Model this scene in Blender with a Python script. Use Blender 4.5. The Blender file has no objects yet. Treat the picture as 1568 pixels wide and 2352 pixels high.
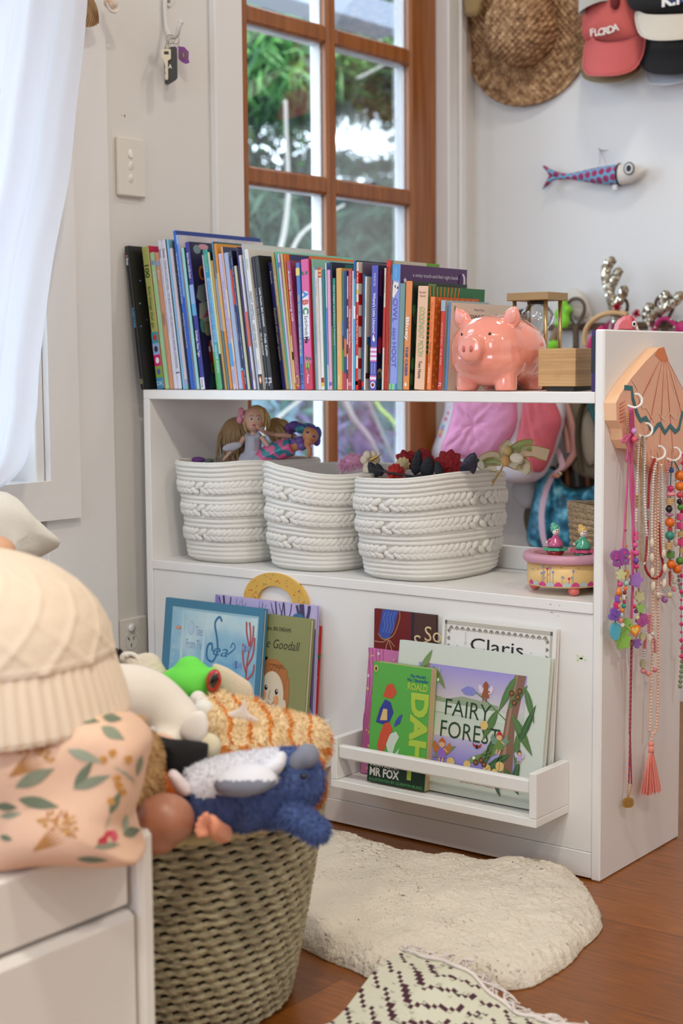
import bpy,bmesh,math,random
from mathutils import Vector,Matrix,noise
RNG = random.Random(11)
PI = math.pi
SC = bpy.context.scene
COL = SC.collection
# -- camera
F_PX = 3474.94
CAM = Vector((2.10762,-2.11646,0.82607))
RIGHT = Vector((0.79413687,0.60769211,-0.00754492))
UP = Vector((-0.05232019,0.08073054,0.99536183))
FWD = Vector((-0.60548264,0.79005878,-0.09590566))
cd = bpy.data.cameras.new('camera')
co = bpy.data.objects.new('camera',cd)
COL.objects.link(co)
co.matrix_world = Matrix(((RIGHT.x,UP.x,-FWD.x,CAM.x),(RIGHT.y,UP.y,-FWD.y,CAM.y),(RIGHT.z,UP.z,-FWD.z,CAM.z),(0,0,0,1)))
cd.sensor_fit = 'VERTICAL'
cd.sensor_height = 36.0
cd.lens = F_PX / 2352 * 36.0
cd.clip_start = 0.05
cd.clip_end = 200
cd.dof.use_dof = True
cd.dof.focus_distance = 2.5
cd.dof.aperture_fstop = 4.2
SC.camera = co
# -- world, sun, exposure
W = bpy.data.worlds.new('world')
SC.world = W
W.use_nodes = True
nt = W.node_tree
nt.nodes.clear()
wo = nt.nodes.new('ShaderNodeOutputWorld')
bg = nt.nodes.new('ShaderNodeBackground')
bg.inputs[0].default_value = (0.70,0.83,1.0,1)
bg.inputs[1].default_value = 6.5
nt.links.new(bg.outputs[0],wo.inputs[0])
SC.view_settings.view_transform = 'Standard'
SC.view_settings.look = 'None'
SC.view_settings.exposure = 0.3
SC.view_settings.gamma = 1.0
SC.view_settings.use_curve_mapping = False
SC.cycles.use_denoising = True
SC.cycles.max_bounces = 8
SC.cycles.diffuse_bounces = 5
SC.cycles.glossy_bounces = 3
SC.cycles.transmission_bounces = 6
SC.cycles.transparent_max_bounces = 12
SC.cycles.caustics_reflective = False
SC.cycles.caustics_refractive = False
SC.cycles.sample_clamp_indirect = 6.0
def spot(name,loc,power,col,size=0.16):
 """a round recessed ceiling light"""
 d = bpy.data.lights.new(name,'AREA')
 d.shape = 'DISK'
 d.size = size
 d.energy = power
 d.color = col
 o = bpy.data.objects.new(name,d)
 o.location = loc
 COL.objects.link(o)
 return o
WARM = (1.0,0.945,0.82)
spot('downlight_alcove',(0.75,0.55,2.42),4.0,WARM)
spot('downlight_room',(1.45,-1.2,2.42),14,WARM)
spot('downlight_far',(2.7,-1.2,2.42),14,WARM)
spot('downlight_rear',(1.9,-2.6,2.42),11,WARM)
def portal(name,loc,rot,sx,sy):
 d = bpy.data.lights.new(name,'AREA')
 d.shape = 'RECTANGLE'
 d.size,d.size_y = sx,sy
 d.cycles.is_portal = True
 o = bpy.data.objects.new(name,d)
 o.location = loc
 o.rotation_euler = rot
 COL.objects.link(o)
portal('door_portal',(-0.2,0.76,1.05),(0,-PI / 2,0),2.1,0.84)
portal('window_portal',(-0.2,-0.92,1.36),(0,-PI / 2,0),1.5,1.3)
portal('rear_window_portal',(1.2,-4.4,1.4),(PI / 2,0,0),1.8,1.4)
# -- pixel frame -> world points
def ray(px,py):
 return RIGHT * ((px - 784) / F_PX) - UP * ((py - 1176) / F_PX) + FWD
def onx(x,px,py):
 d = ray(px,py)
 return CAM + d * ((x - CAM.x) / d.x)
def ony(y,px,py):
 d = ray(px,py)
 return CAM + d * ((y - CAM.y) / d.y)
def onz(z,px,py):
 d = ray(px,py)
 return CAM + d * ((z - CAM.z) / d.z)
def proj(p):
 d = Vector(p) - CAM
 w = d.dot(FWD)
 return 784 + F_PX * d.dot(RIGHT) / w,1176 - F_PX * d.dot(UP) / w
# -- materials
_M = {}
def lin(c):
 c = c / 255.0
 return c / 12.92 if c <= 0.04045 else ((c + 0.055) / 1.055) ** 2.4
def rgb(c):
 if isinstance(c,str):
  c = tuple(int(c[i:i + 2],16) for i in (0,2,4))
 return (lin(c[0]),lin(c[1]),lin(c[2]),1.0)
def mat(c,rough=0.55,metal=0.0,bump=0.0,bscale=200.0,var=0.0,vscale=30.0,coat=0.0,sheen=0.0,trans=0.0,sub=0.0,spec=0.5,bstretch=None):
 key = (str(c),rough,metal,bump,bscale,var,vscale,coat,sheen,trans,sub,spec,str(bstretch))
 if key in _M:
  return _M[key]
 m = bpy.data.materials.new('m_%s' % (str(c).replace(' ','')))
 m.use_nodes = True
 n = m.node_tree
 b = n.nodes['Principled BSDF']
 b.inputs['Base Color'].default_value = rgb(c)
 b.inputs['Roughness'].default_value = rough
 b.inputs['Metallic'].default_value = metal
 b.inputs['Coat Weight'].default_value = coat
 b.inputs['Coat Roughness'].default_value = 0.06
 b.inputs['Sheen Weight'].default_value = sheen
 b.inputs['Transmission Weight'].default_value = trans
 b.inputs['Specular IOR Level'].default_value = spec
 if sub:
  b.inputs['Subsurface Weight'].default_value = sub
  b.inputs['Subsurface Radius'].default_value = (0.01,0.006,0.004)
 tc = None
 if bump or var:
  tc = n.nodes.new('ShaderNodeTexCoord')
  src = tc.outputs['Object']
  if bstretch:
   mp = n.nodes.new('ShaderNodeMapping')
   mp.inputs['Scale'].default_value = bstretch
   n.links.new(src,mp.inputs[0])
   src = mp.outputs[0]
 if bump:
  no = n.nodes.new('ShaderNodeTexNoise')
  no.inputs['Scale'].default_value = bscale
  no.inputs['Detail'].default_value = 3
  n.links.new(src,no.inputs['Vector'])
  bp = n.nodes.new('ShaderNodeBump')
  bp.inputs['Strength'].default_value = bump
  bp.inputs['Distance'].default_value = 0.004
  n.links.new(no.outputs['Fac'],bp.inputs['Height'])
  n.links.new(bp.outputs[0],b.inputs['Normal'])
 if var:
  no = n.nodes.new('ShaderNodeTexNoise')
  no.inputs['Scale'].default_value = vscale
  no.inputs['Detail'].default_value = 4
  n.links.new(src,no.inputs['Vector'])
  mr = n.nodes.new('ShaderNodeMapRange')
  mr.inputs[1].default_value = 0.3
  mr.inputs[2].default_value = 0.7
  mr.inputs[3].default_value = 1 - var
  mr.inputs[4].default_value = 1 + var
  n.links.new(no.outputs['Fac'],mr.inputs[0])
  mx = n.nodes.new('ShaderNodeMix')
  mx.data_type = 'RGBA'
  mx.blend_type = 'MULTIPLY'
  mx.inputs[0].default_value = 1.0
  mx.inputs[6].default_value = rgb(c)
  n.links.new(mr.outputs[0],mx.inputs[7])
  n.links.new(mx.outputs[2],b.inputs['Base Color'])
 _M[key] = m
 return m
def ramp_mat(name,c1,c2,kind='noise',scale=10.0,rough=0.5,stretch=(1,1,1),lo=0.4,hi=0.6,bump=0.0,coat=0.0,c3=None):
 """two colours mixed by a procedural pattern in object space"""
 m = bpy.data.materials.new(name)
 m.use_nodes = True
 n = m.node_tree
 b = n.nodes['Principled BSDF']
 b.inputs['Roughness'].default_value = rough
 b.inputs['Coat Weight'].default_value = coat
 tc = n.nodes.new('ShaderNodeTexCoord')
 mp = n.nodes.new('ShaderNodeMapping')
 mp.inputs['Scale'].default_value = stretch
 n.links.new(tc.outputs['Object'],mp.inputs[0])
 if kind == 'noise':
  t = n.nodes.new('ShaderNodeTexNoise')
  t.inputs['Scale'].default_value = scale
  t.inputs['Detail'].default_value = 5
  out = t.outputs['Fac']
 elif kind == 'wave':
  t = n.nodes.new('ShaderNodeTexWave')
  t.inputs['Scale'].default_value = scale
  t.inputs['Distortion'].default_value = 4
  t.inputs['Detail'].default_value = 3
  out = t.outputs['Fac']
 else:
  t = n.nodes.new('ShaderNodeTexVoronoi')
  t.inputs['Scale'].default_value = scale
  out = t.outputs['Distance']
 n.links.new(mp.outputs[0],t.inputs['Vector'])
 r = n.nodes.new('ShaderNodeValToRGB')
 r.color_ramp.elements[0].position = lo
 r.color_ramp.elements[1].position = hi
 r.color_ramp.elements[0].color = rgb(c1)
 r.color_ramp.elements[1].color = rgb(c2)
 if c3:
  e = r.color_ramp.elements.new((lo + hi) / 2)
  e.color = rgb(c3)
 n.links.new(out,r.inputs[0])
 n.links.new(r.outputs[0],b.inputs['Base Color'])
 if bump:
  bp = n.nodes.new('ShaderNodeBump')
  bp.inputs['Strength'].default_value = bump
  bp.inputs['Distance'].default_value = 0.003
  n.links.new(out,bp.inputs['Height'])
  n.links.new(bp.outputs[0],b.inputs['Normal'])
 return m
def glass_mat(name,tint=(0.97,0.99,0.98),refl=0.06):
 """thin clear sheet: mostly lets the light straight through, mirrors a little"""
 m = bpy.data.materials.new(name)
 m.use_nodes = True
 n = m.node_tree
 n.nodes.clear()
 o = n.nodes.new('ShaderNodeOutputMaterial')
 t = n.nodes.new('ShaderNodeBsdfTransparent')
 t.inputs[0].default_value = (*tint,1)
 g = n.nodes.new('ShaderNodeBsdfGlossy')
 g.inputs['Roughness'].default_value = 0.02
 f = n.nodes.new('ShaderNodeLayerWeight')
 f.inputs[0].default_value = 0.2
 mr = n.nodes.new('ShaderNodeMapRange')
 mr.inputs[3].default_value = refl
 mr.inputs[4].default_value = 0.6
 n.links.new(f.outputs['Fresnel'],mr.inputs[0])
 mx = n.nodes.new('ShaderNodeMixShader')
 n.links.new(mr.outputs[0],mx.inputs[0])
 n.links.new(t.outputs[0],mx.inputs[1])
 n.links.new(g.outputs[0],mx.inputs[2])
 n.links.new(mx.outputs[0],o.inputs[0])
 return m
def cloth_mat(name,c,transl=0.4,bump=0.15):
 """thin woven cloth that also lets light through from behind"""
 m = bpy.data.materials.new(name)
 m.use_nodes = True
 n = m.node_tree
 b = n.nodes['Principled BSDF']
 b.inputs['Base Color'].default_value = rgb(c)
 b.inputs['Roughness'].default_value = 0.9
 o = n.nodes['Material Output']
 t = n.nodes.new('ShaderNodeBsdfTranslucent')
 t.inputs[0].default_value = rgb(c)
 mx = n.nodes.new('ShaderNodeMixShader')
 mx.inputs[0].default_value = transl
 n.links.new(b.outputs[0],mx.inputs[1])
 n.links.new(t.outputs[0],mx.inputs[2])
 n.links.new(mx.outputs[0],o.inputs[0])
 tc = n.nodes.new('ShaderNodeTexCoord')
 no = n.nodes.new('ShaderNodeTexNoise')
 no.inputs['Scale'].default_value = 300
 mp = n.nodes.new('ShaderNodeMapping')
 mp.inputs['Scale'].default_value = (1,3,0.4)
 n.links.new(tc.outputs['Object'],mp.inputs[0])
 n.links.new(mp.outputs[0],no.inputs['Vector'])
 bp = n.nodes.new('ShaderNodeBump')
 bp.inputs['Strength'].default_value = bump
 bp.inputs['Distance'].default_value = 0.002
 n.links.new(no.outputs['Fac'],bp.inputs['Height'])
 n.links.new(bp.outputs[0],b.inputs['Normal'])
 return m
def sheer_mat(name,c,cover):
 """see-through cloth: part open weave, part thread"""
 m = cloth_mat(name,c,0.5,0.1)
 n = m.node_tree
 o = n.nodes['Material Output']
 s = o.inputs[0].links[0].from_socket
 t = n.nodes.new('ShaderNodeBsdfTransparent')
 mx = n.nodes.new('ShaderNodeMixShader')
 mx.inputs[0].default_value = cover
 n.links.new(t.outputs[0],mx.inputs[1])
 n.links.new(s,mx.inputs[2])
 n.links.new(mx.outputs[0],o.inputs[0])
 return m
# -- mesh builder
def frame(o,xd,yd):
 xd = Vector(xd).normalized()
 yd = Vector(yd)
 n = xd.cross(yd).normalized()
 yd = n.cross(xd)
 o = Vector(o)
 return Matrix(((xd.x,yd.x,n.x,o.x),(xd.y,yd.y,n.y,o.y),(xd.z,yd.z,n.z,o.z),(0,0,0,1)))
def rotm(a,b=0,c=0):
 return (Matrix.Rotation(c,4,'Z') @ Matrix.Rotation(b,4,'Y') @ Matrix.Rotation(a,4,'X'))
class MB:
 def __init__(s):
  s.v,s.f,s.m,s.s,s.mats = [],[],[],[],[]
 def add(s,vs,fs,m,smooth=False,M=None):
  if m not in s.mats:
   s.mats.append(m)
  k = s.mats.index(m)
  b = len(s.v)
  if M is not None:
   s.v += [M @ Vector(v) for v in vs]
  else:
   s.v += [Vector(v) for v in vs]
  for f in fs:
   s.f.append([b + i for i in f])
   s.m.append(k)
   s.s.append(smooth)
  return s
 def box(s,a,b,m,M=None,bev=0.0):
  """box between corners a and b, with small chamfers"""
  lo = [min(a[i],b[i]) for i in range(3)]
  hi = [max(a[i],b[i]) for i in range(3)]
  bev = min(bev,0.45 * min(hi[i] - lo[i] for i in range(3)))
  if bev <= 0:
   vs = [(x,y,z) for x in (lo[0],hi[0]) for y in (lo[1],hi[1]) for z in (lo[2],hi[2])]
   fs = [(0,1,3,2),(4,6,7,5),(0,4,5,1),(2,3,7,6),(0,2,6,4),(1,5,7,3)]
   return s.add(vs,fs,m,False,M)
  vs,idx = [],{}
  for ix in (0,1):
   for iy in (0,1):
    for iz in (0,1):
     c = [(lo,hi)[ix][0],(lo,hi)[iy][1],(lo,hi)[iz][2]]
     sg = [1 if ix == 0 else -1,1 if iy == 0 else -1,1 if iz == 0 else -1]
     for ax in range(3):
      p = list(c)
      for k in range(3):
       if k != ax:
        p[k] += sg[k] * bev
      idx[(ix,iy,iz,ax)] = len(vs)
      vs.append(p)
  fs = []
  for d in (0,1):
   fs.append([idx[(d,y,z,0)] for y,z in ((0,0),(0,1),(1,1),(1,0))])
   fs.append([idx[(x,d,z,1)] for x,z in ((0,0),(1,0),(1,1),(0,1))])
   fs.append([idx[(x,y,d,2)] for x,y in ((0,0),(0,1),(1,1),(1,0))])
  for p in (0,1):
   for q in (0,1):
    fs.append([idx[(p,q,0,0)],idx[(p,q,1,0)],idx[(p,q,1,1)],idx[(p,q,0,1)]])
    fs.append([idx[(p,0,q,0)],idx[(p,1,q,0)],idx[(p,1,q,2)],idx[(p,0,q,2)]])
    fs.append([idx[(0,p,q,1)],idx[(1,p,q,1)],idx[(1,p,q,2)],idx[(0,p,q,2)]])
  for x in (0,1):
   for y in (0,1):
    for z in (0,1):
     fs.append([idx[(x,y,z,k)] for k in range(3)])
  return s.add(vs,fs,m,False,M)
 def tube(s,pts,r,m,n=8,closed=False,caps=True,M=None,flat=1.0):
  pts = [Vector(p) for p in pts]
  N = len(pts)
  rr = r if isinstance(r,(list,tuple)) else [r] * N
  vs,fs = [],[]
  prev = None
  for i,p in enumerate(pts):
   if closed:
    t = pts[(i + 1) % N] - pts[i - 1]
   else:
    t = pts[min(i + 1,N - 1)] - pts[max(i - 1,0)]
   if t.length < 1e-9:
    t = Vector((0,0,1))
   t.normalize()
   if prev is None:
    a = Vector((0,0,1)) if abs(t.z) < 0.9 else Vector((1,0,0))
    u = t.cross(a).normalized()
   else:
    u = prev - t * prev.dot(t)
    u = u.normalized() if u.length > 1e-6 else t.orthogonal().normalized()
   prev = u
   w = t.cross(u)
   for k in range(n):
    an = 2 * PI * k / n
    vs.append(p + u * (rr[i] * math.cos(an)) + w * (rr[i] * flat * math.sin(an)))
  for i in range(N if closed else N - 1):
   j = (i + 1) % N
   for k in range(n):
    l = (k + 1) % n
    fs.append((i * n + k,i * n + l,j * n + l,j * n + k))
  if caps and not closed:
   fs.append(tuple(range(n))[::-1])
   fs.append(tuple((N - 1) * n + k for k in range(n)))
  return s.add(vs,fs,m,True,M)
 def lathe(s,prof,m,n=24,M=None,caps=True,smooth=True):
  vs,fs = [],[]
  N = len(prof)
  for r,z in prof:
   for k in range(n):
    a = 2 * PI * k / n
    vs.append((r * math.cos(a),r * math.sin(a),z))
  for i in range(N - 1):
   for k in range(n):
    l = (k + 1) % n
    fs.append((i * n + k,i * n + l,(i + 1) * n + l,(i + 1) * n + k))
  if caps:
   if prof[0][0] > 1e-6:
    fs.append(tuple(range(n))[::-1])
   if prof[-1][0] > 1e-6:
    fs.append(tuple((N - 1) * n + k for k in range(n)))
  return s.add(vs,fs,m,smooth,M)
 def ell(s,c,r,m,M=None,nu=14,nv=9,rot=None):
  if not isinstance(r,(list,tuple)):
   r = (r,r,r)
  T = Matrix.Translation(Vector(c))
  if rot is not None:
   T = T @ rot
  if M is not None:
   T = M @ T
  vs,fs = [(0,0,-r[2])],[]
  for j in range(1,nv):
   b = -PI / 2 + PI * j / nv
   for k in range(nu):
    a = 2 * PI * k / nu
    vs.append((r[0] * math.cos(b) * math.cos(a),r[1] * math.cos(b) * math.sin(a),r[2] * math.sin(b)))
  vs.append((0,0,r[2]))
  for k in range(nu):
   l = (k + 1) % nu
   fs.append((0,1 + l,1 + k))
   fs.append((len(vs) - 1,1 + (nv - 2) * nu + k,1 + (nv - 2) * nu + l))
   for j in range(nv - 2):
    fs.append((1 + j * nu + k,1 + j * nu + l,1 + (j + 1) * nu + l,1 + (j + 1) * nu + k))
  return s.add(vs,fs,m,True,T)
 def prism(s,poly,h,m,M=None,z0=0.0,side=None,smooth=False):
  n = len(poly)
  vs = [(p[0],p[1],z0) for p in poly] + [(p[0],p[1],z0 + h) for p in poly]
  s.add(vs,[tuple(range(n))[::-1],tuple(range(n,2 * n))],m,False,M)
  s.add(vs,[(i,(i + 1) % n,n + (i + 1) % n,n + i) for i in range(n)],side or m,smooth,M)
  return s
 def flat(s,poly,m,M,z=0.0004):
  n = len(poly)
  a = sum(poly[i][0] * poly[(i + 1) % n][1] - poly[(i + 1) % n][0] * poly[i][1] for i in range(n))
  f = tuple(range(n))
  return s.add([(p[0],p[1],z) for p in poly],[f if a > 0 else f[::-1]],m,False,M)
 def rect(s,x0,y0,x1,y1,m,M,z=0.0003):
  return s.flat([(x0,y0),(x1,y0),(x1,y1),(x0,y1)],m,M,z)
 def line(s,pts,w,m,M,z=0.0005):
  """flat painted stroke in a local plane"""
  pts = [Vector((p[0],p[1])) for p in pts]
  N = len(pts)
  ws = w if isinstance(w,(list,tuple)) else [w] * N
  L,Rr = [],[]
  for i in range(N):
   t = pts[min(i + 1,N - 1)] - pts[max(i - 1,0)]
   if t.length < 1e-9:
    t = Vector((1,0))
   t.normalize()
   q = Vector((-t.y,t.x)) * ws[i] / 2
   L.append(pts[i] + q)
   Rr.append(pts[i] - q)
  vs = [(p.x,p.y,z) for p in L] + [(p.x,p.y,z) for p in Rr]
  return s.add(vs,[(i,N + i,N + i + 1,i + 1) for i in range(N - 1)],m,False,M)
 def pillow(s,poly,t,m,M=None,n=7,p=2.4,back=1.0,bumps=None):
  """closed outline blown up into a soft cushion of thickness t; back<1 flattens the rear"""
  c = Vector((sum(q[0] for q in poly) / len(poly),sum(q[1] for q in poly) / len(poly)))
  N = len(poly)
  vs,fs = [],[]
  for sgn in (1,-1):
   for j in range(n):
    r = math.sin(PI / 2 * (1 - j / n)) if j else 1.0
    h = t / 2 * (1 - r ** p) ** (1 / p) * (1 if sgn > 0 else back)
    for q in poly:
     x = c.x + (q[0] - c.x) * r
     y = c.y + (q[1] - c.y) * r
     b = bumps(x,y) * (1 - r ** 6) if bumps and sgn > 0 else 0
     vs.append((x,y,sgn * h + b))
   vs.append((c.x,c.y,sgn * t / 2 * (1 if sgn > 0 else back)))
  S = n * N + 1
  for q,sgn in ((0,1),(S,-1)):
   for j in range(n - 1):
    for i in range(N):
     k = (i + 1) % N
     f = (q + j * N + i,q + j * N + k,q + (j + 1) * N + k,q + (j + 1) * N + i)
     fs.append(f if sgn > 0 else f[::-1])
   for i in range(N):
    k = (i + 1) % N
    f = (q + (n - 1) * N + i,q + (n - 1) * N + k,q + n * N)
    fs.append(f if sgn > 0 else f[::-1])
  return s.add(vs,fs,m,True,M)
 def grid(s,fn,nu,nv,m,closed_u=False,smooth=True,M=None,flip=False):
  vs = [fn(i / nu,j / nv) for j in range(nv + 1) for i in range(nu if closed_u else nu + 1)]
  W_ = nu if closed_u else nu + 1
  fs = []
  for j in range(nv):
   for i in range(nu):
    k = (i + 1) % W_
    f = (j * W_ + i,j * W_ + k,(j + 1) * W_ + k,(j + 1) * W_ + i)
    fs.append(f[::-1] if flip else f)
  return s.add(vs,fs,m,smooth,M)
 def text(s,body,m,M,height=None,width=None,align='C',bold=0.0,shear=0.0,z=0.0006,squash=None):
  """flat lettering; M's x runs along the line and y up the letters; size by letter height or line width"""
  vs,fs,x0,x1,y0,y1 = glyphs(body,bold,shear)
  if not vs:
   return s
  k = height / 0.7 if height else width / (x1 - x0)
  kx = width / (x1 - x0) if width else k
  ox = {'L': x0,'C': (x0 + x1) / 2,'R': x1}[align]
  s.add([((v[0] - ox) * kx,(v[1] - 0.35) * k,z) for v in vs],fs,m,False,M)
  return s
 def build(s,name,parent=None,loc=None):
  me = bpy.data.meshes.new(name)
  o_ = Vector(loc) if loc is not None else Vector((0,0,0))
  if parent is not None:
   o_ = Vector(parent.get('_org',(0,0,0)))
  me.from_pydata([(v - o_)[:] for v in s.v],[],s.f)
  for m in s.mats:
   me.materials.append(m)
  me.polygons.foreach_set('material_index',s.m)
  me.polygons.foreach_set('use_smooth',s.s)
  me.update()
  ob = bpy.data.objects.new(name,me)
  COL.objects.link(ob)
  if parent is not None:
   ob.parent = parent
   ob['_org'] = parent.get('_org',(0,0,0))
  else:
   ob.location = o_
   ob['_org'] = o_[:]
  return ob
_G = {}
def glyphs(body,bold=0.0,shear=0.0):
 key = (body,bold,shear)
 if key not in _G:
  c = bpy.data.curves.new('t','FONT')
  c.body = body
  c.resolution_u = 3
  c.offset = bold
  c.shear = shear
  c.fill_mode = 'FRONT'
  o = bpy.data.objects.new('t',c)
  me = bpy.data.meshes.new_from_object(o)
  vs = [v.co[:] for v in me.vertices]
  fs = [tuple(p.vertices) for p in me.polygons]
  bpy.data.objects.remove(o)
  bpy.data.curves.remove(c)
  bpy.data.meshes.remove(me)
  if vs:
   _G[key] = (vs,fs,min(v[0] for v in vs),max(v[0] for v in vs),min(v[1] for v in vs),max(v[1] for v in vs))
  else:
   _G[key] = (vs,fs,0,1,0,1)
 return _G[key]
# -- scene bookkeeping
def tag(o,label,cat,group=None,kind=None):
 o['label'] = label
 o['category'] = cat
 if group:
  o['group'] = group
 if kind:
  o['kind'] = kind
 return o
def thing(name,label,cat,loc,group=None):
 o = bpy.data.objects.new(name,None)
 o.empty_display_size = 0.05
 COL.objects.link(o)
 o.location = Vector(loc)
 o['_org'] = Vector(loc)[:]
 return tag(o,label,cat,group)
def struct(name,mb,parent=None):
 o = mb.build(name,parent)
 if parent is None:
  o['kind'] = 'structure'
 return o
def one(name,mb,label,cat,group=None,loc=None,kind=None):
 return tag(mb.build(name,None,loc),label,cat,group,kind)
# -- soft bodies
def blob(name,mb,voxel,mats,parent=None,pick=None,smooth=6,loc=None,shape=None):
 """melt the pieces in mb into one continuous skin; pick(p) chooses the colour patch at p"""
 me = bpy.data.meshes.new('tmp')
 me.from_pydata([v[:] for v in mb.v],[],mb.f)
 o = bpy.data.objects.new('tmp',me)
 COL.objects.link(o)
 r = o.modifiers.new('r','REMESH')
 r.mode = 'VOXEL'
 r.voxel_size = voxel
 if smooth:
  sm = o.modifiers.new('s','SMOOTH')
  sm.factor = 0.6
  sm.iterations = smooth
 dg = bpy.context.evaluated_depsgraph_get()
 ev = o.evaluated_get(dg)
 me2 = bpy.data.meshes.new_from_object(ev)
 bpy.data.objects.remove(o)
 bpy.data.meshes.remove(me)
 out = MB()
 out.v = [v.co.copy() for v in me2.vertices]
 if shape:
  nn = [v.normal.copy() for v in me2.vertices]
  out.v = [shape(p,q) for p,q in zip(out.v,nn)]
 out.f = [list(p.vertices) for p in me2.polygons]
 out.mats = list(mats)
 out.s = [True] * len(out.f)
 if pick:
  out.m = [pick(p.center) for p in me2.polygons]
 else:
  out.m = [0] * len(out.f)
 bpy.data.meshes.remove(me2)
 ob = out.build(name,parent,loc)
 ob_mb[ob.name] = out
 return ob
ob_mb = {}
def fur(src,n,length,width,mats,pick=None,parent=None,seed=1,droop=0.3,curl=0.0,keep=None,name='fur'):
 """short hair standing on a skin made by blob() or from an MB"""
 rg = random.Random(seed)
 tris,cum,tot = [],[],0.0
 for f in src.f:
  for k in range(1,len(f) - 1):
   a,b,c = src.v[f[0]],src.v[f[k]],src.v[f[k + 1]]
   ar = (b - a).cross(c - a).length / 2
   if ar > 0 and (keep is None or keep((a + b + c) / 3)):
    tot += ar
    tris.append((a,b,c))
    cum.append(tot)
 out = MB()
 out.mats = list(mats)
 import bisect
 for _ in range(n):
  a,b,c = tris[min(bisect.bisect(cum,rg.random() * tot),len(tris) - 1)]
  u,v = rg.random(),rg.random()
  if u + v > 1:
   u,v = 1 - u,1 - v
  p = a + (b - a) * u + (c - a) * v
  nr = (b - a).cross(c - a).normalized()
  t = Vector((rg.gauss(0,1),rg.gauss(0,1),rg.gauss(0,1)))
  t = (t - nr * t.dot(nr))
  if t.length < 1e-6:
   continue
  t.normalize()
  L = length * rg.uniform(0.6,1.2)
  tip = p + nr * L * (1 - droop) + t * L * droop * rg.random() * 1.6 + Vector((0,0,-1)) * L * droop * 0.5
  w = nr.cross(t) * width
  i = len(out.v)
  if curl:
   mid = p + nr * L * 0.6 + t * L * curl
   out.v += [p - w,p + w,mid + w * 0.8,mid - w * 0.8,tip]
   out.f += [[i,i + 1,i + 2,i + 3],[i + 3,i + 2,i + 4]]
   k = pick(p) if pick else 0
   out.m += [k,k]
   out.s += [True,True]
  else:
   out.v += [p - w,p + w,tip]
   out.f.append([i,i + 1,i + 2])
   out.m.append(pick(p) if pick else 0)
   out.s.append(True)
 o = out.build(name,parent)
 o['kind'] = 'stuff'
 return o
def catmull(pts,k=6,closed=False):
 P = [Vector(p) for p in pts]
 N = len(P)
 out = []
 rng = range(N) if closed else range(N - 1)
 for i in rng:
  p0 = P[(i - 1) % N] if closed or i > 0 else P[0]
  p1,p2 = P[i],P[(i + 1) % N]
  p3 = P[(i + 2) % N] if closed or i + 2 < N else P[N - 1]
  for j in range(k):
   t = j / k
   out.append(0.5 * ((2 * p1) + (p2 - p0) * t + (2 * p0 - 5 * p1 + 4 * p2 - p3) * t * t + (3 * p1 - p0 - 3 * p2 + p3) * t ** 3))
 if not closed:
  out.append(P[-1])
 return out
def circ(cx,cy,r,n=16,ry=None,a0=0.0):
 return [(cx + r * math.cos(2 * PI * k / n + a0),cy + (ry or r) * math.sin(2 * PI * k / n + a0)) for k in range(n)]
def star(cx,cy,r,n=5,q=0.45,a0=PI / 2):
 return [(cx + (r if k % 2 == 0 else r * q) * math.cos(a0 + PI * k / n),cy + (r if k % 2 == 0 else r * q) * math.sin(a0 + PI * k / n)) for k in range(2 * n)]
def leaf(x,y,L,w,a,n=5):
 pts = []
 ca,sa = math.cos(a),math.sin(a)
 for k in range(n + 1):
  t = k / n
  pts.append((L * t,w / 2 * math.sin(PI * t ** 0.8)))
 for k in range(n - 1,0,-1):
  t = k / n
  pts.append((L * t,-w / 2 * math.sin(PI * t ** 0.8)))
 return [(x + ca * p - sa * q,y + sa * p + ca * q) for p,q in pts]
def flower(cx,cy,r,n=6,d=0.25,k=36):
 return [(cx + r * (1 - d + d * math.cos(n * 2 * PI * i / k)) * math.cos(2 * PI * i / k),cy + r * (1 - d + d * math.cos(n * 2 * PI * i / k)) * math.sin(2 * PI * i / k)) for i in range(k)]
def heart(cx,cy,r,n=24):
 return [(cx + r * 0.062 * 16 * math.sin(t) ** 3,cy + r * 0.062 * (13 * math.cos(t) - 5 * math.cos(2 * t) - 2 * math.cos(3 * t) - math.cos(4 * t))) for t in [2 * PI * k / n for k in range(n)]]
WHITE = mat((228,226,224),rough=0.45,bump=0.02,bscale=40)
PAINT = mat((236,234,231),rough=0.38)
# == THE ROOM
wall_p = mat((226,222,217),rough=0.6,bump=0.03,bscale=60)
wall_b = mat((228,227,226),rough=0.55,bump=0.03,bscale=60)
trim_p = mat((232,229,226),rough=0.4)
# bamboo floorboards running along x
fm = bpy.data.materials.new('bamboo_floor')
fm.use_nodes = True
n_ = fm.node_tree
b_ = n_.nodes['Principled BSDF']
b_.inputs['Roughness'].default_value = 0.3
tc = n_.nodes.new('ShaderNodeTexCoord')
mp = n_.nodes.new('ShaderNodeMapping')
mp.inputs['Rotation'].default_value = (0,0,0)
n_.links.new(tc.outputs['Object'],mp.inputs[0])
br = n_.nodes.new('ShaderNodeTexBrick')
br.inputs['Scale'].default_value = 1.0
br.inputs['Brick Width'].default_value = 0.9
br.inputs['Row Height'].default_value = 0.137
br.inputs['Mortar Size'].default_value = 0.0006
br.inputs['Color1'].default_value = rgb((152,88,26))
br.inputs['Color2'].default_value = rgb((126,70,18))
br.inputs['Mortar'].default_value = rgb((62,34,14))
n_.links.new(mp.outputs[0],br.inputs['Vector'])
mp2 = n_.nodes.new('ShaderNodeMapping')
mp2.inputs['Scale'].default_value = (3.0,45.0,1.0)
n_.links.new(tc.outputs['Object'],mp2.inputs[0])
no = n_.nodes.new('ShaderNodeTexNoise')
no.inputs['Scale'].default_value = 4.0
no.inputs['Detail'].default_value = 8
no.inputs['Roughness'].default_value = 0.7
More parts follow.
